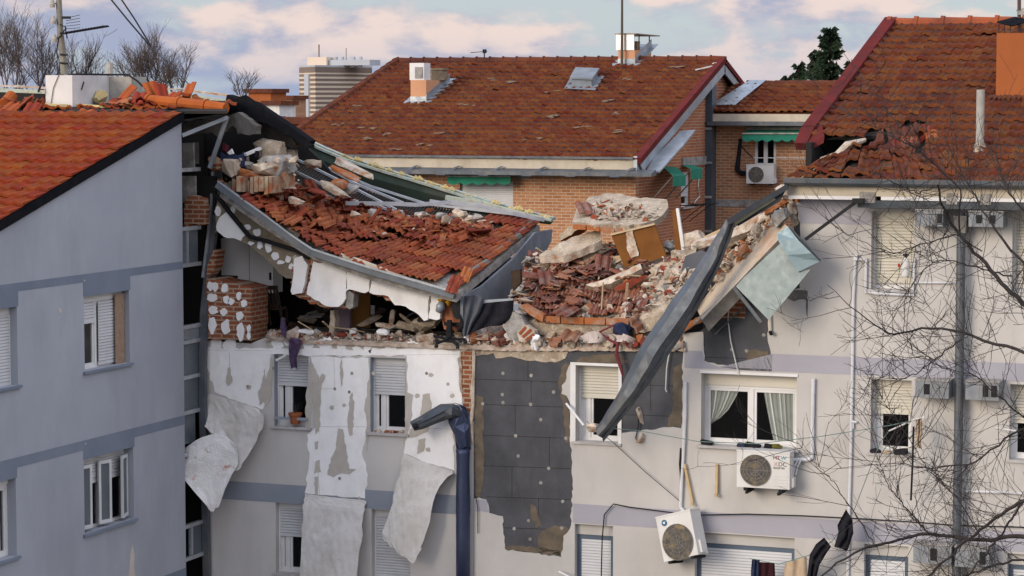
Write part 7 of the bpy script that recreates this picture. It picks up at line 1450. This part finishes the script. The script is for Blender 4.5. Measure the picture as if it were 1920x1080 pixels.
# tan brackets on the wall
for pts, lb in ((((1345, 870), (1344, 925)), 'upright tan metal bracket on the wall left of the lettered air conditioner'), (((1284, 870), (1299, 942)), 'tilted tan metal bracket hanging off the wall above the dangling air conditioner')):
    m = MB(); a, b = PY(*pts[0], -.04), PY(*pts[1], -.06); m.bar(a, b, .075, .04); n = b - a; m.bar(b - Vector((0, .05, 0)), b - Vector((0, .05, .05)), .05, .05); solo('metal_bracket', m, mat('tan_metal', (.50, .38, .22), (.40, .30, .17), 6, .6), lb, 'bracket', 'tan wall brackets')
m = MB(); m.tube([PY(x, y, -.06) for x, y in ((1285, 716), (1284, 780), (1281, 860), (1278, 905), (1276, 950), (1284, 962))], [.03, .035, .025, .03, .03, .04], 7); solo('torn_duct', m, M_pvcpipe, 'torn white duct running down to the dangling air conditioner', 'pipe')
m = MB(); m.tube([PY(x, y, -.03) for x, y in ((1276, 840), (1275, 870), (1277, 910))], [.012, .02, .01], 5); solo('black_crack_cable', m, M_wire, 'black cable beside the torn white duct', 'cable')
m = MB(); m.tube([PY(x, y, -.05) for x, y in ((1443, 590), (1444, 620))], [.03, .03], 6); solo('white_conduit_stub', m, M_cream, 'cream conduit stub below the zinc sheet', 'pipe')
m = MB(); m.tube([PY(1444, 622, -.05), PY(1446, 626, -.12)], [.03, .035], 6); solo('pipe_clip', m, M_black, 'small black clip under the cream conduit stub', 'clip')
# gas bottle lamp by the top window
rt = root('gas_cylinder', PY(1698, 522, -.1), 'small white gas cylinder with red tag hanging beside the upper shuttered window', 'gas cylinder'); m = MB(); c = PY(1698, 520, -.08); m.tube([c, c + Vector((0, 0, .03)), c + Vector((0, 0, .24)), c + Vector((0, 0, .30)), c + Vector((0, 0, .33))], [.055, .07, .07, .05, .02], 14); part('bottle', m, M_ac, rt)
m = MB(); m.tube([c + Vector((0, 0, .33)), c + Vector((0, 0, .40))], .02, 8); m.bar(c + Vector((-.05, 0, .38)), c + Vector((.05, 0, .38)), .02, .03); part('valve', m, M_black, rt); m = MB(); q = c + Vector((-.11, -.02, .20)); m.box((q.x - .02, q.y, q.z - .03), (q.x + .02, q.y + .01, q.z + .03)); part('tag', m, mat('tag_red', (.35, .04, .03), None, 5), rt)
# clothes arms and laundry
def arm(pts, label, r=.014, g='folding clothes arms'): m = MB(); m.tube([PY(*p) for p in pts], r, 6); solo('folding_airer', m, M_white, label, 'clothes arm', g)
arm([(1667, 808, -.1), (1716, 786, -.5), (1734, 782, -.55)], 'white clothes arm swung out over the narrow window'); arm([(1062, 757, -.08), (1095, 798, -.5)], 'white clothes arm left of the fallen gutter tip', .022); arm([(1048, 1072, -.1), (1068, 1082, -.3)], 'white clothes arm end at the bottom beside the lower narrow window', .022); arm([(1868, 802, -.1), (1905, 808, -.45)], 'white clothes arm by the rightmost window')
sheet([[(1717, 784), (1728, 782)], [(1718, 810), (1729, 812)], [(1717, 826), (1726, 826)], [(1721, 840), (1728, 841)]], -.5, .03, M_beigecloth, 'hanging_cloth', 'beige cloth hanging on the clothes arm by the narrow window', 'cloth', 9)
m = MB(); m.tube([PY(1713, 800, -.45), PY(1711, 870, -.4), PY(1708, 938, -.35)], .018, 6); solo('broom_pole', m, M_black, 'thin black pole hanging below the clothes arm', 'pole')
m = MB(); m.tube([PY(x, y, -.45) for x, y in ((1095, 798), (1200, 808), (1310, 828), (1420, 832), (1540, 818), (1667, 798), (1716, 788))], .007, 4); solo('green_clothes_line', m, mat('line_green', (.16, .24, .21), None, 3), 'thin green clothes line stretched across the right facade', 'clothes line')
m = MB(); m.tube([PY(x, y, -.08) for x, y in ((1100, 790), (1150, 830), (1210, 885), (1275, 940))], .006, 4); solo('thin_wire', m, M_wire, 'thin wire slanting from the gutter tip to the dangling air conditioner', 'wire')
m = MB(); m.tube([PY(x, y, -.07) for x, y in ((1127, 1090), (1129, 1010), (1133, 965), (1150, 945), (1180, 951), (1250, 960), (1300, 966), (1400, 964), (1500, 967), (1600, 972), (1700, 978), (1790, 985), (1960, 990))], .012, 5); solo('black_cable', m, M_wire, 'black cable looping along the lavender band past the dangling air conditioner', 'cable')
m = MB(); m.tube([PY(x, y, -.06) for x, y in ((1368, 560), (1365, 600), (1370, 640), (1382, 690), (1385, 704))], .010, 5); solo('white_cable', m, M_wirewhite, 'white cable hanging over the bare brick triangle', 'cable'); m = MB(); m.tube([PY(x, y, -.06) for x, y in ((1256, 655), (1250, 690), (1248, 730), (1250, 735))], .011, 5); solo('white_cable', m, M_wirewhite, 'short white cable hanging right of the fallen gutter', 'cable')
m = MB(); m.tube([PY(x, y, -.06) for x, y in ((892, 930), (896, 955), (896, 1000))], .008, 4); solo('thin_wire', m, M_wire, 'short dark wire hanging at the party joint', 'wire')
for i, (x, y, s) in enumerate(((1198, 780, (.2, .06, .34)), (1202, 822, (.16, .1, .2)))): chunk(x, y, -.06, s, 500 + i, M_plaster, ('white plaster lump stuck on the dark wall right of the small window', 'white torn fitting dangling below the dark boards')[i], n=14)
m = MB(); m.tube([PY(x, y, -.05) for x, y in ((1198, 765), (1197, 800), (1192, 822), (1198, 828))], .012, 5); solo('black_lead', m, M_wire, 'black lead hanging through the white plaster lump', 'cable')
dark = [[(1586, 955), (1598, 975), (1600, 1000)], [(1570, 985), (1588, 985), (1598, 1005)], [(1572, 998), (1588, 1005), (1590, 1030)], [(1564, 1025), (1580, 1030), (1586, 1034)]]
sheet(dark, -.5, .05, M_blackcloth, 'black_garment', 'black garment snagged on the clothes line below the lavender band', 'garment', 11)
sheet([[(1545, 1008), (1558, 1025)], [(1530, 1020), (1548, 1040)], [(1518, 1040), (1536, 1060)], [(1512, 1095), (1528, 1095)]], -.5, .05, M_blackcloth, 'black_garment', 'long black garment drooping on the line beside the beige cloth', 'garment', 12)
sheet([[(1472, 1056), (1512, 1044)], [(1470, 1075), (1513, 1070)], [(1472, 1100), (1514, 1100)]], -.5, .03, M_beigecloth, 'taupe_cloth', 'taupe cloth hanging at the bottom edge of the picture', 'cloth', 13)
sheet([[(1410, 1048), (1424, 1050)], [(1408, 1070), (1424, 1072)], [(1408, 1100), (1424, 1100)]], -.45, .03, M_navy, 'navy_garment', 'navy garment on the line before the wide lower shutter', 'garment', 14)
sheet([[(1424, 1054), (1452, 1056)], [(1424, 1075), (1453, 1076)], [(1424, 1100), (1452, 1100)]], -.45, .03, mat('maroon', (.04, .012, .016), None, 8), 'maroon_garment', 'maroon garment on the line before the wide lower shutter', 'garment', 15)
m = MB(); m.tube([PY(x, y, -.45) for x, y in ((1405, 1047), (1460, 1058), (1520, 1040), (1560, 1015), (1600, 960), (1650, 830), (1667, 808))], .007, 4); solo('slack_clothes_line', m, mat('line_green', (.16, .24, .21)), 'slack green line holding the dark garments', 'clothes line')

# ================================================================== on the wing and attic ridge
def wing_chimney():
    Y = .35; rt = root('white_chimney', PY(140, 200, Y), 'whitewashed chimney block with a mast on top on the blue wing', 'chimney'); a, b = PY(86, 200, Y), PY(136, 202, Y); yb = PX(204, 140, b.x).y; zt = PY(110, 141, Y).z; zb = a.z - .3
    m = MB(); m.box((a.x, Y, zb), (b.x, min(yb, Y + 2.6), zt)); part('stack', m, M_whitewash, rt); yy = min(yb, Y + 2.6)
    m = MB(); q = PY(246, 140, yy); m.box((b.x - .5, yy + .01, zb), (q.x, yy + .6, zt - .02)); part('rear_stack', m, M_cement, rt)
    m = MB(); p = PY(206, 138, yy + .3); m.tube([Vector((p.x, p.y, zt - .05)), Vector((p.x, p.y, PY(206, 117, yy).z))], [.075, .07], 10); part('flue_pipe', m, M_cement, rt)
    m = MB(); m.tube([PY(128, 140, Y + .3), PY(160, 139, Y + .8), Vector((b.x + .02, yy, zt + .02)), PY(240, 140, yy), PY(258, 152, yy), PY(268, 162, yy)], .02, 5); m.tube([PY(110, 141, Y - .02), PY(100, 165, Y - .02), PY(95, 198, Y - .02)], .008, 4); m.tube([PY(158, 139, Y + .8), PX(157, 155, b.x + .02), PX(153, 168, b.x + .02)], .012, 4); part('cable', m, M_wire, rt)
    m = MB(); m.tube([PY(86, 196, Y - .1), PY(110, 200, Y - .12), PY(150, 200, Y + .2), PY(220, 203, Y - .3)], [.04, .05, .06, .04], 6); m.tube([PX(180, 188, b.x + .1), PX(190, 180, b.x + .1), PX(196, 178, b.x + .1)], [.06, .14, .08], 6); part('foam_seal', m, M_foam, rt)
    # mast
    M_mast = mat('mast_grey', (.23, .22, .18), (.17, .16, .13), 5, .7)
    rt2 = root('antenna_mast', PY(118, 138, Y + .4), 'weathered mast with insulators and comb aerials on the white chimney', 'antenna'); m = MB(); m.tube([PY(121, 139, Y + .4), PY(113, 60, Y + .4), PY(109, -25, Y + .4)], [.075, .065, .055], 10); part('pole', m, M_mast, rt2)
    for x, y in ((98, 8), (100, 39), (102, 73)):
        m = MB(); c = PY(x, y, Y + .3); m.tube([c - Vector((0, 0, .06)), c, c + Vector((0, 0, .05)), c + Vector((0, 0, .09))], [.055, .06, .04, .025], 10); ins = part('insulator', m, M_cement, rt2); m = MB(); m.tube([c + Vector((0, 0, .0)), PY(112, y - 3, Y + .4)], .012, 5); part('hook', m, M_wire, ins)
    m = MB(); m.bar(PY(116, 33, Y + .4), PY(132, 33, Y + .4), .04, .05)
    for k in range(5): m.bar(PY(124, 34 + k * 5, Y + .4), PY(150, 28 + k * 6, Y + .4), .01, .01)
    part('comb_aerial', m, M_wire, rt2)
    m = MB(); m.bar(PY(124, 62, Y + .3), PY(202, 49, Y + .9), .03, .04)
    for k in range(14): p = PY(128 + k * 5.4, 61 - k * .9, Y + .3 + k * .042); m.bar(p - Vector((0, .12, 0)), p + Vector((0, .12, 0)), .01, .03)
    part('yagi_aerial', m, M_wire, rt2)
    m = MB(); m.tube([PY(112, 45, Y + .36), PY(124, 52, Y + .3), PY(110, 72, Y + .34), PY(106, 95, Y + .36), PY(108, 108, Y + .35), PY(116, 104, Y + .36)], .014, 5); m.tube([PY(122, 48, Y + .35), PY(126, 72, Y + .35)], .012, 5)
    for y in (62, 102, 118): m.tube([PY(113, y, Y + .33), PY(126, y + 1, Y + .33)], .02, 5)
    part('clamp', m, M_wire, rt2)
wing_chimney()
m = MB(); m.bar(PY(72, 172, .2), PY(87, 130, .5), .03, .03); solo('dark_rod', m, M_wire, 'dark rod leaning left of the white chimney', 'rod')
# ridge sheets behind: cream and green edges
m = MB(); rng = random.Random(101)
for x0, x1, y0, y1, Y in ((-20, 86, 163, 168, 1.6), (195, 330, 168, 171, 2.2), (330, 432, 172, 186, 2.6)):
    m = MB(); m.bar(PY(x0, y0 + 7, Y), PY(x1, y1 + 7, Y), .08, .12); solo('mint_ridge_trim', m, M_mint, {-20: 'pale green metal trim at the left edge of the wrecked wing ridge', 195: 'pale green metal trim right of the white chimney', 330: 'pale green metal trim at the right end of the wrecked wing ridge'}[x0], 'roof trim')
m = MB()
for x0, x1, y0, y1, Y in ((-20, 86, 158, 164, 1.8), (195, 330, 164, 166, 2.4), (330, 440, 166, 180, 2.8)):
    n = 16; m = MB()
    m.grid([[PY(lerp(x0, x1, k / n), lerp(y0, y1, k / n) + rng.uniform(-1, 1), Y) for k in range(n + 1)], [PY(lerp(x0, x1, k / n), lerp(y0, y1, k / n) + 3, Y) for k in range(n + 1)]], thick=(0, .3, 0)); solo('crusted_ridge_board', m, M_plaster, {-20: 'crusty cream board edge left of the white chimney', 195: 'crusty cream board edge right of the white chimney', 330: 'crusty cream board edge at the right end of the wing ridge'}[x0], 'roof trim')
m = MB(); m.prism(pyl([(-20, 172), (86, 176), (86, 205), (-20, 205)], 1.5), (0, .1, 0)); m.prism(pyl([(195, 178), (430, 190), (430, 215), (195, 210)], 2.1), (0, .1, 0)); m.grid([[PY(x, 208, -.75) for x in (-20, 120, 260, 345, 425)], [PY(x, y, 2.2) for x, y in ((-20, 190), (120, 190), (260, 190), (345, 190), (430, 190))]], thick=(0, 0, -.05)); solo('ridge_shade_sheets', m, M_dark, 'dark sheets standing in for the shade under the wrecked ridge of the wing', 'roof void')
t = MB(); g0 = [PY(x, 214, -.85) for x in (-60, 120, 260, 345, 440)]; g1 = [PY(x, y, 1.2) for x, y in ((-60, 186), (120, 190), (260, 188), (350, 186), (446, 190))]
def fw(u, v): return lerp(poly_at(g0, u), poly_at(g1, u), v) + Vector((0, 0, .03 * sin(u * 40) * v - .06))
def skw(c): x, y = proj(c); return (60 < x < 205 and y < 203) or (x < 60 and y < 196) or x > 440 or (x > 338 and y > 204)
tile_field(t, fw, steps(0, 1, .042), steps(0, 1, .2), rng, h=.05, lift=.06, lip=.04, jit=.16, skip=skw, drop=.12); solo('broken_ridge_tiles', t, M_tile_wing, 'disordered last rows of orange tiles along the wrecked ridge of the wing', 'roof tiles')
M_ridge = mat('ridge_orange', (.36, .095, .022), (.29, .075, .02), 3, .8, .2)
rt = root('ridge_tile_run', PY(345, 200, .3), 'run of round orange ridge tiles lying at the right end of the wing roof', 'ridge tiles'); P = [PY(x, y, Y) for x, y, Y in ((278, 188, .5), (335, 193, .2), (385, 198, 0), (424, 203, -.1))]
for a, b in zip(P, P[1:]): m = MB(); m.tube([a, b], [.11, .10], 10); m.tube([a, lerp(a, b, .08)], .13, 10); part('ridge_tile', m, M_ridge, rt)
WT = [(97, 222, -1.3, 0, .12, 'flat orange tile laid across the tile rows left of the chimney foot'), (155, 218, -1.1, .12, .2, 'tilted orange tile laid across the tile rows right of the chimney foot'), (20, 202, -.6, .1, .1, 'stack of orange tiles at the left edge of the wing roof'), (236, 177, .6, -.6, .7, 'orange tile sliding off the white chimney side'), (288, 172, .9, .9, .9, 'orange tile standing on edge on the wrecked ridge'), (304, 174, .9, 1.0, .8, 'narrow orange tile standing beside the edge tile'), (352, 174, 1.0, -.4, .9, 'broad orange tile leaning at the right of the wrecked ridge'), (262, 185, .4, .4, .3, 'orange tile half buried in the wrecked ridge'), (320, 184, .6, -.2, .3, 'orange tile lying loose above the ridge tile run'), (60, 203, -.7, .3, .2, 'orange tile fragment left of the white chimney')]
for i, (x, y, Y, yaw, pit, lb) in enumerate(WT):
    o = tile_at(PY(x, y, Y), (.26 + pit * .8, .25 * (1 if i % 2 else -1) * pit, yaw), 0, lb, None, 1.25 if i < 3 else 1.05); o.data = o.data.copy(); o.data.materials[0] = mat('tile_wing_loose', (.33, .075, .025), (.25, .06, .022), 5, .85, .3, 50, tint=.2, rnd=True)
m = MB(); m.tube([PY(9, 196, .2), PY(22, 180, .5)], [.12, .12], 10); solo('broken_ridge_tile', m, M_ridge, 'tipped round ridge tile at the left edge of the wing roof', 'ridge tile')
rng = random.Random(103)
for k in range(34):
    x = rng.choice((rng.uniform(200, 330), rng.uniform(205, 420), rng.uniform(0, 80))); o = tile_at(PY(x, rng.uniform(184, 204), rng.uniform(-.4, 1.2)), (.3 + rng.gauss(0, .4), rng.gauss(0, .4), rng.uniform(0, 6)), rng.choice((2, 3, 4, 5, 6)), 'broken orange tile scattered along the wrecked ridge', 'broken tiles on the wrecked ridge', 1.1)
m = MB(); m.tube([PY(60, 204, .2), PY(84, 206, -.4), PY(60, 214, -.8), PY(0, 232, -1.5)], .02, 5); solo('roof_cable', m, M_wire, 'black cable trailing over the left edge of the wing roof', 'cable')
m = MB(); [m.tube([PY(205, -5, 10), PY(240, 38, 10), PY(283, 88, 10)] if k == 0 else [PY(225, -5, 11), PY(252, 35, 11), PY(283, 86, 11)], .02, 4) for k in (0, 1)]; m.tube([PY(283, 87, 10.5), PY(318, 122, 8), PY(356, 160, 3)], .015, 4); solo('overhead_wire', m, M_wire, 'pair of overhead wires slanting down to the wing roof', 'wire')

# right roof furniture
def right_chimney():
    c0 = PN(1867, 188, RE0, RNR); y0 = c0.y; rt = root('orange_chimney', c0, 'broad orange rendered chimney at the right edge of the near roof', 'chimney'); zt = PY(1890, 62, y0).z; x1 = c0.x + 1.1
    m = MB(); m.box((c0.x, y0, c0.z - .5), (x1, y0 + 1.0, zt)); part('stack', m, M_orange, rt)
    m = MB(); z = PY(1890, 44, y0).z; a = [PY(1866, 46, y0), PY(1890, 50, y0 - .2), PY(1912, 41, y0 + .2), PY(1893, 36, y0 + .9)]; m.prism([Vector((c0.x - .02, y0 + .1, z + .02)), Vector((c0.x + .28, y0 - .1, z - .06)), Vector((c0.x + .55, y0 + .35, z + .05)), Vector((c0.x + .2, y0 + .7, z + .12))], (0, 0, .02)); part('cap_plate', m, M_blackverge, rt)
    for dx in (.0, .1, .2, .4): m = MB(); m.bar((c0.x + dx + .02, y0 + .1, zt - .02), (c0.x + dx + .02, y0 + .1, z), .012, .012); part('cap_leg', m, M_wire, rt)
    m = MB()
    for k in range(14): p = c0 + Vector((k * .085 - .1, -.08, .02 - .0)); m.tube([p, p + Vector((.05, .02, .06))], [.06, .04], 5)
    part('mortar_skirt', m, M_tile_old, rt)
right_chimney()
rt = root('roof_antenna', PN(1912, 60, RE0, RNR), 'rusty lattice antenna pole cut by the right edge of the picture', 'antenna'); y0 = PN(1867, 188, RE0, RNR).y + .6; m = MB(); m.tube([PY(1911, 62, y0), PY(1911, -40, y0)], .035, 6); part('pole', m, mat('mast_rust', (.10, .075, .06)), rt); m = MB(); m.box((PY(1908, 24, y0).x, y0 - .05, PY(1908, 28, y0).z), (PY(1930, 24, y0).x, y0 + .05, PY(1908, 20, y0).z)); m.bar(PY(1906, 20, y0), PY(1930, 14, y0), .03, .03); part('aerial', m, M_concgrey, rt)
rt = root('vent_pipe', PN(1836, 283, RE0, RNR), 'pale fibre cement vent pipe standing on the near tiled roof', 'vent pipe'); p = PN(1837, 284, RE0, RNR); m = MB(); m.tube([p - Vector((0, 0, .2)), Vector((p.x, p.y, PY(1837, 168, p.y).z))], .068, 14); part('pipe', m, M_cement, rt); m = MB(); m.tube([p + Vector((0, 0, -.05)), p + Vector((0, 0, .14))], [.16, .08], 10); part('mortar_collar', m, M_conc, rt)
m = MB(); rng = random.Random(105); q = [PY(x, y, Y) for x, y, Y in ((1526, 318, .3), (1545, 302, .4), (1570, 290, .5), (1590, 272, .7), (1622, 262, 1.0))]; m.tube(q, [.05, .09, .06, .08, .04], 6); m.tube([PY(1530, 320, .3), PY(1545, 306, .4)], [.09, .05], 6); solo('torn_mortar_bed', m, M_plaster, 'cream torn mortar bed along the edge of the roof hole', 'mortar')
rng = random.Random(106)
for x, y, yaw, pit, lb in ((1702, 280, .1, .5, 'upright broken tile at the right roof hole'), (1684, 282, .3, .3, 'slid tile left of the upright one at the right roof hole'), (1728, 256, -.4, .3, 'dark tilted tile on the rim of the right roof hole'), (1750, 262, .5, .2, 'loose tile lying just right of the roof hole')):
    o = tile_at(PN(x, y, RE0, RNR) + RNR * .05, (.37 + pit, .1, yaw), 1, lb, None, 1.0)

# ================================================================== TREES
def tube_branch(m, p, d, L, r, lev, rng, up=.25, n=4, kids=(3, 5), wob=.35, taper=.45, minr=.003):
    k = 4; pts = [p]; c = p.copy(); dd = d.copy()
    for i in range(k):
        dd = (dd + Vector((rng.uniform(-1, 1), rng.uniform(-1, 1), rng.uniform(-1, 1))) * wob * .3 + Vector((0, 0, up * .12))).normalized(); c = c + dd * (L / k); pts.append(c.copy())
    m.tube(pts, [max(minr, lerp(r, r * taper, i / k)) for i in range(k + 1)], n if lev > 1 else 3, cap=False)
    if lev <= 0: return
    for _ in range(rng.randint(*kids)):
        t = rng.uniform(.25, 1.0); q = poly_at(pts, t); e = (dd + Vector((rng.uniform(-1, 1), rng.uniform(-1, 1), rng.uniform(-.6, 1))) * .9).normalized()
        tube_branch(m, q, e, L * rng.uniform(.45, .75), max(minr, r * .5), lev - 1, rng, up, n, kids, wob, taper, minr)
def bare_tree(px, base_y, top_y, Y, label, seed, spread=.5, stems=5, lev=3):
    rng = random.Random(seed); b = PY(px, base_y, Y); top = PY(px, top_y, Y); H = top.z - b.z; rt = root('bare_tree', (b.x, Y, ZB), label, 'tree', 'leafless trees behind the wing')
    m = MB(); m.tube([(b.x, Y, ZB), (b.x, Y, b.z - H * .2)], [.2, .10], 8); part('trunk', m, M_barkfar, rt); m = MB()
    for s in range(stems):
        d = Vector((rng.uniform(-1, 1) * spread, rng.uniform(-1, 1) * spread, 1)).normalized(); tube_branch(m, Vector((b.x, Y, b.z - H * .2)), d, H * rng.uniform(.6, .95), .036, lev, rng, .6, 4, (5, 7), .3, .45, .0045)
    part('crown', m, M_barkfar, rt)
bare_tree(20, 190, 70, 34, 'bare winter tree at the far left edge behind the wing', 1, .5, 4); bare_tree(75, 190, 55, 36, 'bare winter tree behind the antenna mast', 2, .45, 5); bare_tree(160, 190, 80, 38, 'thin bare tree between the antenna mast and the bushy one', 3, .55, 3)
bare_tree(280, 190, 80, 35, 'bushy bare tree right of the white chimney', 4, .6, 6); bare_tree(455, 190, 140, 60, 'small bare tree left of the orange far block', 5, .5, 4, 2); bare_tree(330, 190, 105, 37, 'sparse bare tree at the right of the bushy one', 6, .5, 3)
def conifer(px, base, top, Y, w, label, seed, n):
    rng = random.Random(seed); b, t_ = PY(px, base, Y), PY(px, top, Y); H = t_.z - b.z; rt = root('conifer_tree', (b.x, Y, ZB), label, 'tree', 'conifers behind the annex'); m = MB(); m.tube([(b.x, Y, ZB), (b.x, Y, t_.z - .1)], [.35, .03], 8); part('trunk', m, M_bark, rt); m = MB()
    W = PY(px + w, base, Y).x - b.x
    for i in range(n):
        h = (int(rng.random() ** .8 * 15) + rng.random() * .22) / 15; a = rng.uniform(0, 2 * pi); L = 1.1 * W * (1 - h) ** .9 * rng.uniform(.3, 1.25) + .06; o = Vector((b.x, Y, lerp(b.z - H * .2, t_.z, h)))
        d = Vector((cos(a), sin(a), rng.uniform(-.25, .15))); e = Vector((-sin(a), cos(a), 0))
        for k in range(9):
            s = (k + .5) / 9; c = o + d * L * s + Vector((0, 0, .25 * L * s * s - .12 * L * s)); ww = .13 * (1 - .6 * s) * rng.uniform(.6, 1.2)
            for sd in (-1, 1):
                q = c + e * sd * ww + d * .08 + Vector((0, 0, rng.uniform(-.10, .02))); m.add([c, q, q + d * .1 + Vector((0, 0, -.05)), c + d * .13], [(0, 1, 2, 3)], 0, rng.random())
            m.add([c, c + Vector((0, 0, rng.uniform(.05, .2))) + d * .12, c + d * .3], [(0, 1, 2)], 0, rng.random())
    for k in range(8): c = Vector((b.x, Y, t_.z - .12 * k)); [m.add([c, c + Vector((s * .05 * (k + 1), 0, -.12)), c + Vector((0, 0, -.2))], [(0, 1, 2)], 0, .5) for s in (-1, 1)]
    part('foliage', m, M_needle, rt)
conifer(1556, 160, 50, 62, 40, 'tall dark conifer rising behind the annex roof', 1, 105); conifer(1527, 160, 100, 66, 17, 'shorter dark conifer at the left shoulder of the tall one', 2, 34); conifer(1597, 165, 112, 64, 16, 'small dark conifer half hidden by the red verge', 3, 30); conifer(1497, 160, 120, 70, 13, 'small pointed conifer left of the tall ones', 4, 26); conifer(1476, 160, 146, 72, 6, 'tiny conifer tip at the left end of the conifer group', 5, 25)

def near_tree():
    Y = -6.0; rng = random.Random(200); rt = root('bare_street_tree', (PY(2010, 900, Y).x, Y, ZB), 'leafless street tree spreading dark branches in front of the right facade', 'tree')
    limbs = [([(2010, 1010), (1920, 1004), (1840, 1014), (1773, 1003), (1730, 1001), (1673, 1017), (1620, 1030), (1573, 1053), (1530, 1090)], .052, .016), ([(2010, 900), (1920, 937), (1840, 990), (1773, 1050), (1720, 1100)], .045, .02), ([(2010, 700), (1930, 663), (1840, 637), (1800, 621), (1740, 615), (1707, 621), (1670, 627), (1640, 608), (1600, 580), (1550, 535)], .042, .006), ([(2010, 660), (1930, 580), (1873, 527), (1823, 467), (1790, 427), (1767, 387), (1757, 350)], .055, .02), ([(1800, 440), (1800, 353), (1730, 287), (1657, 247), (1600, 217), (1570, 197)], .020, .004), ([(2010, 580), (1930, 505), (1880, 453), (1840, 393), (1817, 350), (1790, 300), (1772, 255)], .035, .006),
             ([(1840, 470), (1793, 440), (1760, 450), (1717, 460), (1687, 475), (1640, 465), (1590, 440), (1560, 420)], .014, .004), ([(1900, 520), (1853, 507), (1773, 487), (1740, 497), (1717, 520), (1700, 560)], .018, .005), ([(2010, 760), (1890, 820), (1823, 870), (1740, 878), (1697, 870), (1670, 837), (1655, 800)], .025, .005), ([(1770, 1003), (1740, 1000), (1700, 953), (1667, 917), (1653, 877), (1637, 847)], .018, .004), ([(1800, 640), (1757, 670), (1723, 697), (1687, 713), (1620, 700)], .016, .004), ([(2010, 480), (1940, 420), (1890, 360), (1870, 300), (1862, 250)], .03, .005), ([(1757, 350), (1720, 362), (1690, 350), (1650, 330), (1620, 300)], .014, .004), ([(1640, 1022), (1600, 960), (1560, 900), (1520, 860), (1495, 830)], .012, .003), ([(1840, 1014), (1800, 940), (1740, 880), (1690, 800), (1650, 740), (1620, 660)], .012, .003), ([(2010, 830), (1930, 790), (1870, 740), (1820, 700), (1770, 690), (1700, 640)], .022, .004), ([(1920, 937), (1880, 1000), (1830, 1060), (1800, 1100)], .025, .012), ([(2010, 1060), (1900, 1050), (1820, 1075), (1760, 1100)], .03, .012),
             ([(1577, 70), (1580, 95), (1600, 120), (1620, 150), (1660, 200), (1700, 262), (1740, 300)], .004, .010)]
    m = MB(); b = PY(2010, 1010, Y); m.tube([(b.x + .15, Y, ZB), (b.x + .1, Y, b.z), (b.x, Y, PY(2010, 480, Y).z)], [.16, .11, .04], 10); part('trunk', m, M_bark, rt)
    m = MB(); tw = MB()
    for pts, r0, r1 in limbs:
        P = [PY(x, y, Y + .5 * sin(i * .9 + r0 * 90)) for i, (x, y) in enumerate(pts)]; S = [poly_at(P, k / 28) + Vector((rng.uniform(-.018, .018), 0, rng.uniform(-.018, .018))) for k in range(29)]
        m.tube(S, [lerp(r0, r1, k / 28) * .74 for k in range(29)], 6, cap=False); L = sum((a - b_).length for a, b_ in zip(P, P[1:]))
        for _ in range(int(L * 12)):
            t = rng.uniform(.15, 1); q = poly_at(P, t)
            if proj(q)[0] < 1640 and rng.random() < .6: continue
            dv = (poly_at(P, min(1, t + .03)) - poly_at(P, t - .03)).normalized(); side = Vector((rng.uniform(-1, 1), rng.uniform(-.8, .8), rng.uniform(-1, 1))).normalized()
            tube_branch(tw, q, (dv * .7 + side).normalized(), rng.uniform(.25, 1.0), .006, 2 if rng.random() < .45 else 1, rng, .45, 3, (1, 3), .55, .5, .0028)
    part('limb', m, M_bark, rt); part('twigs', tw, M_bark, rt)
near_tree()
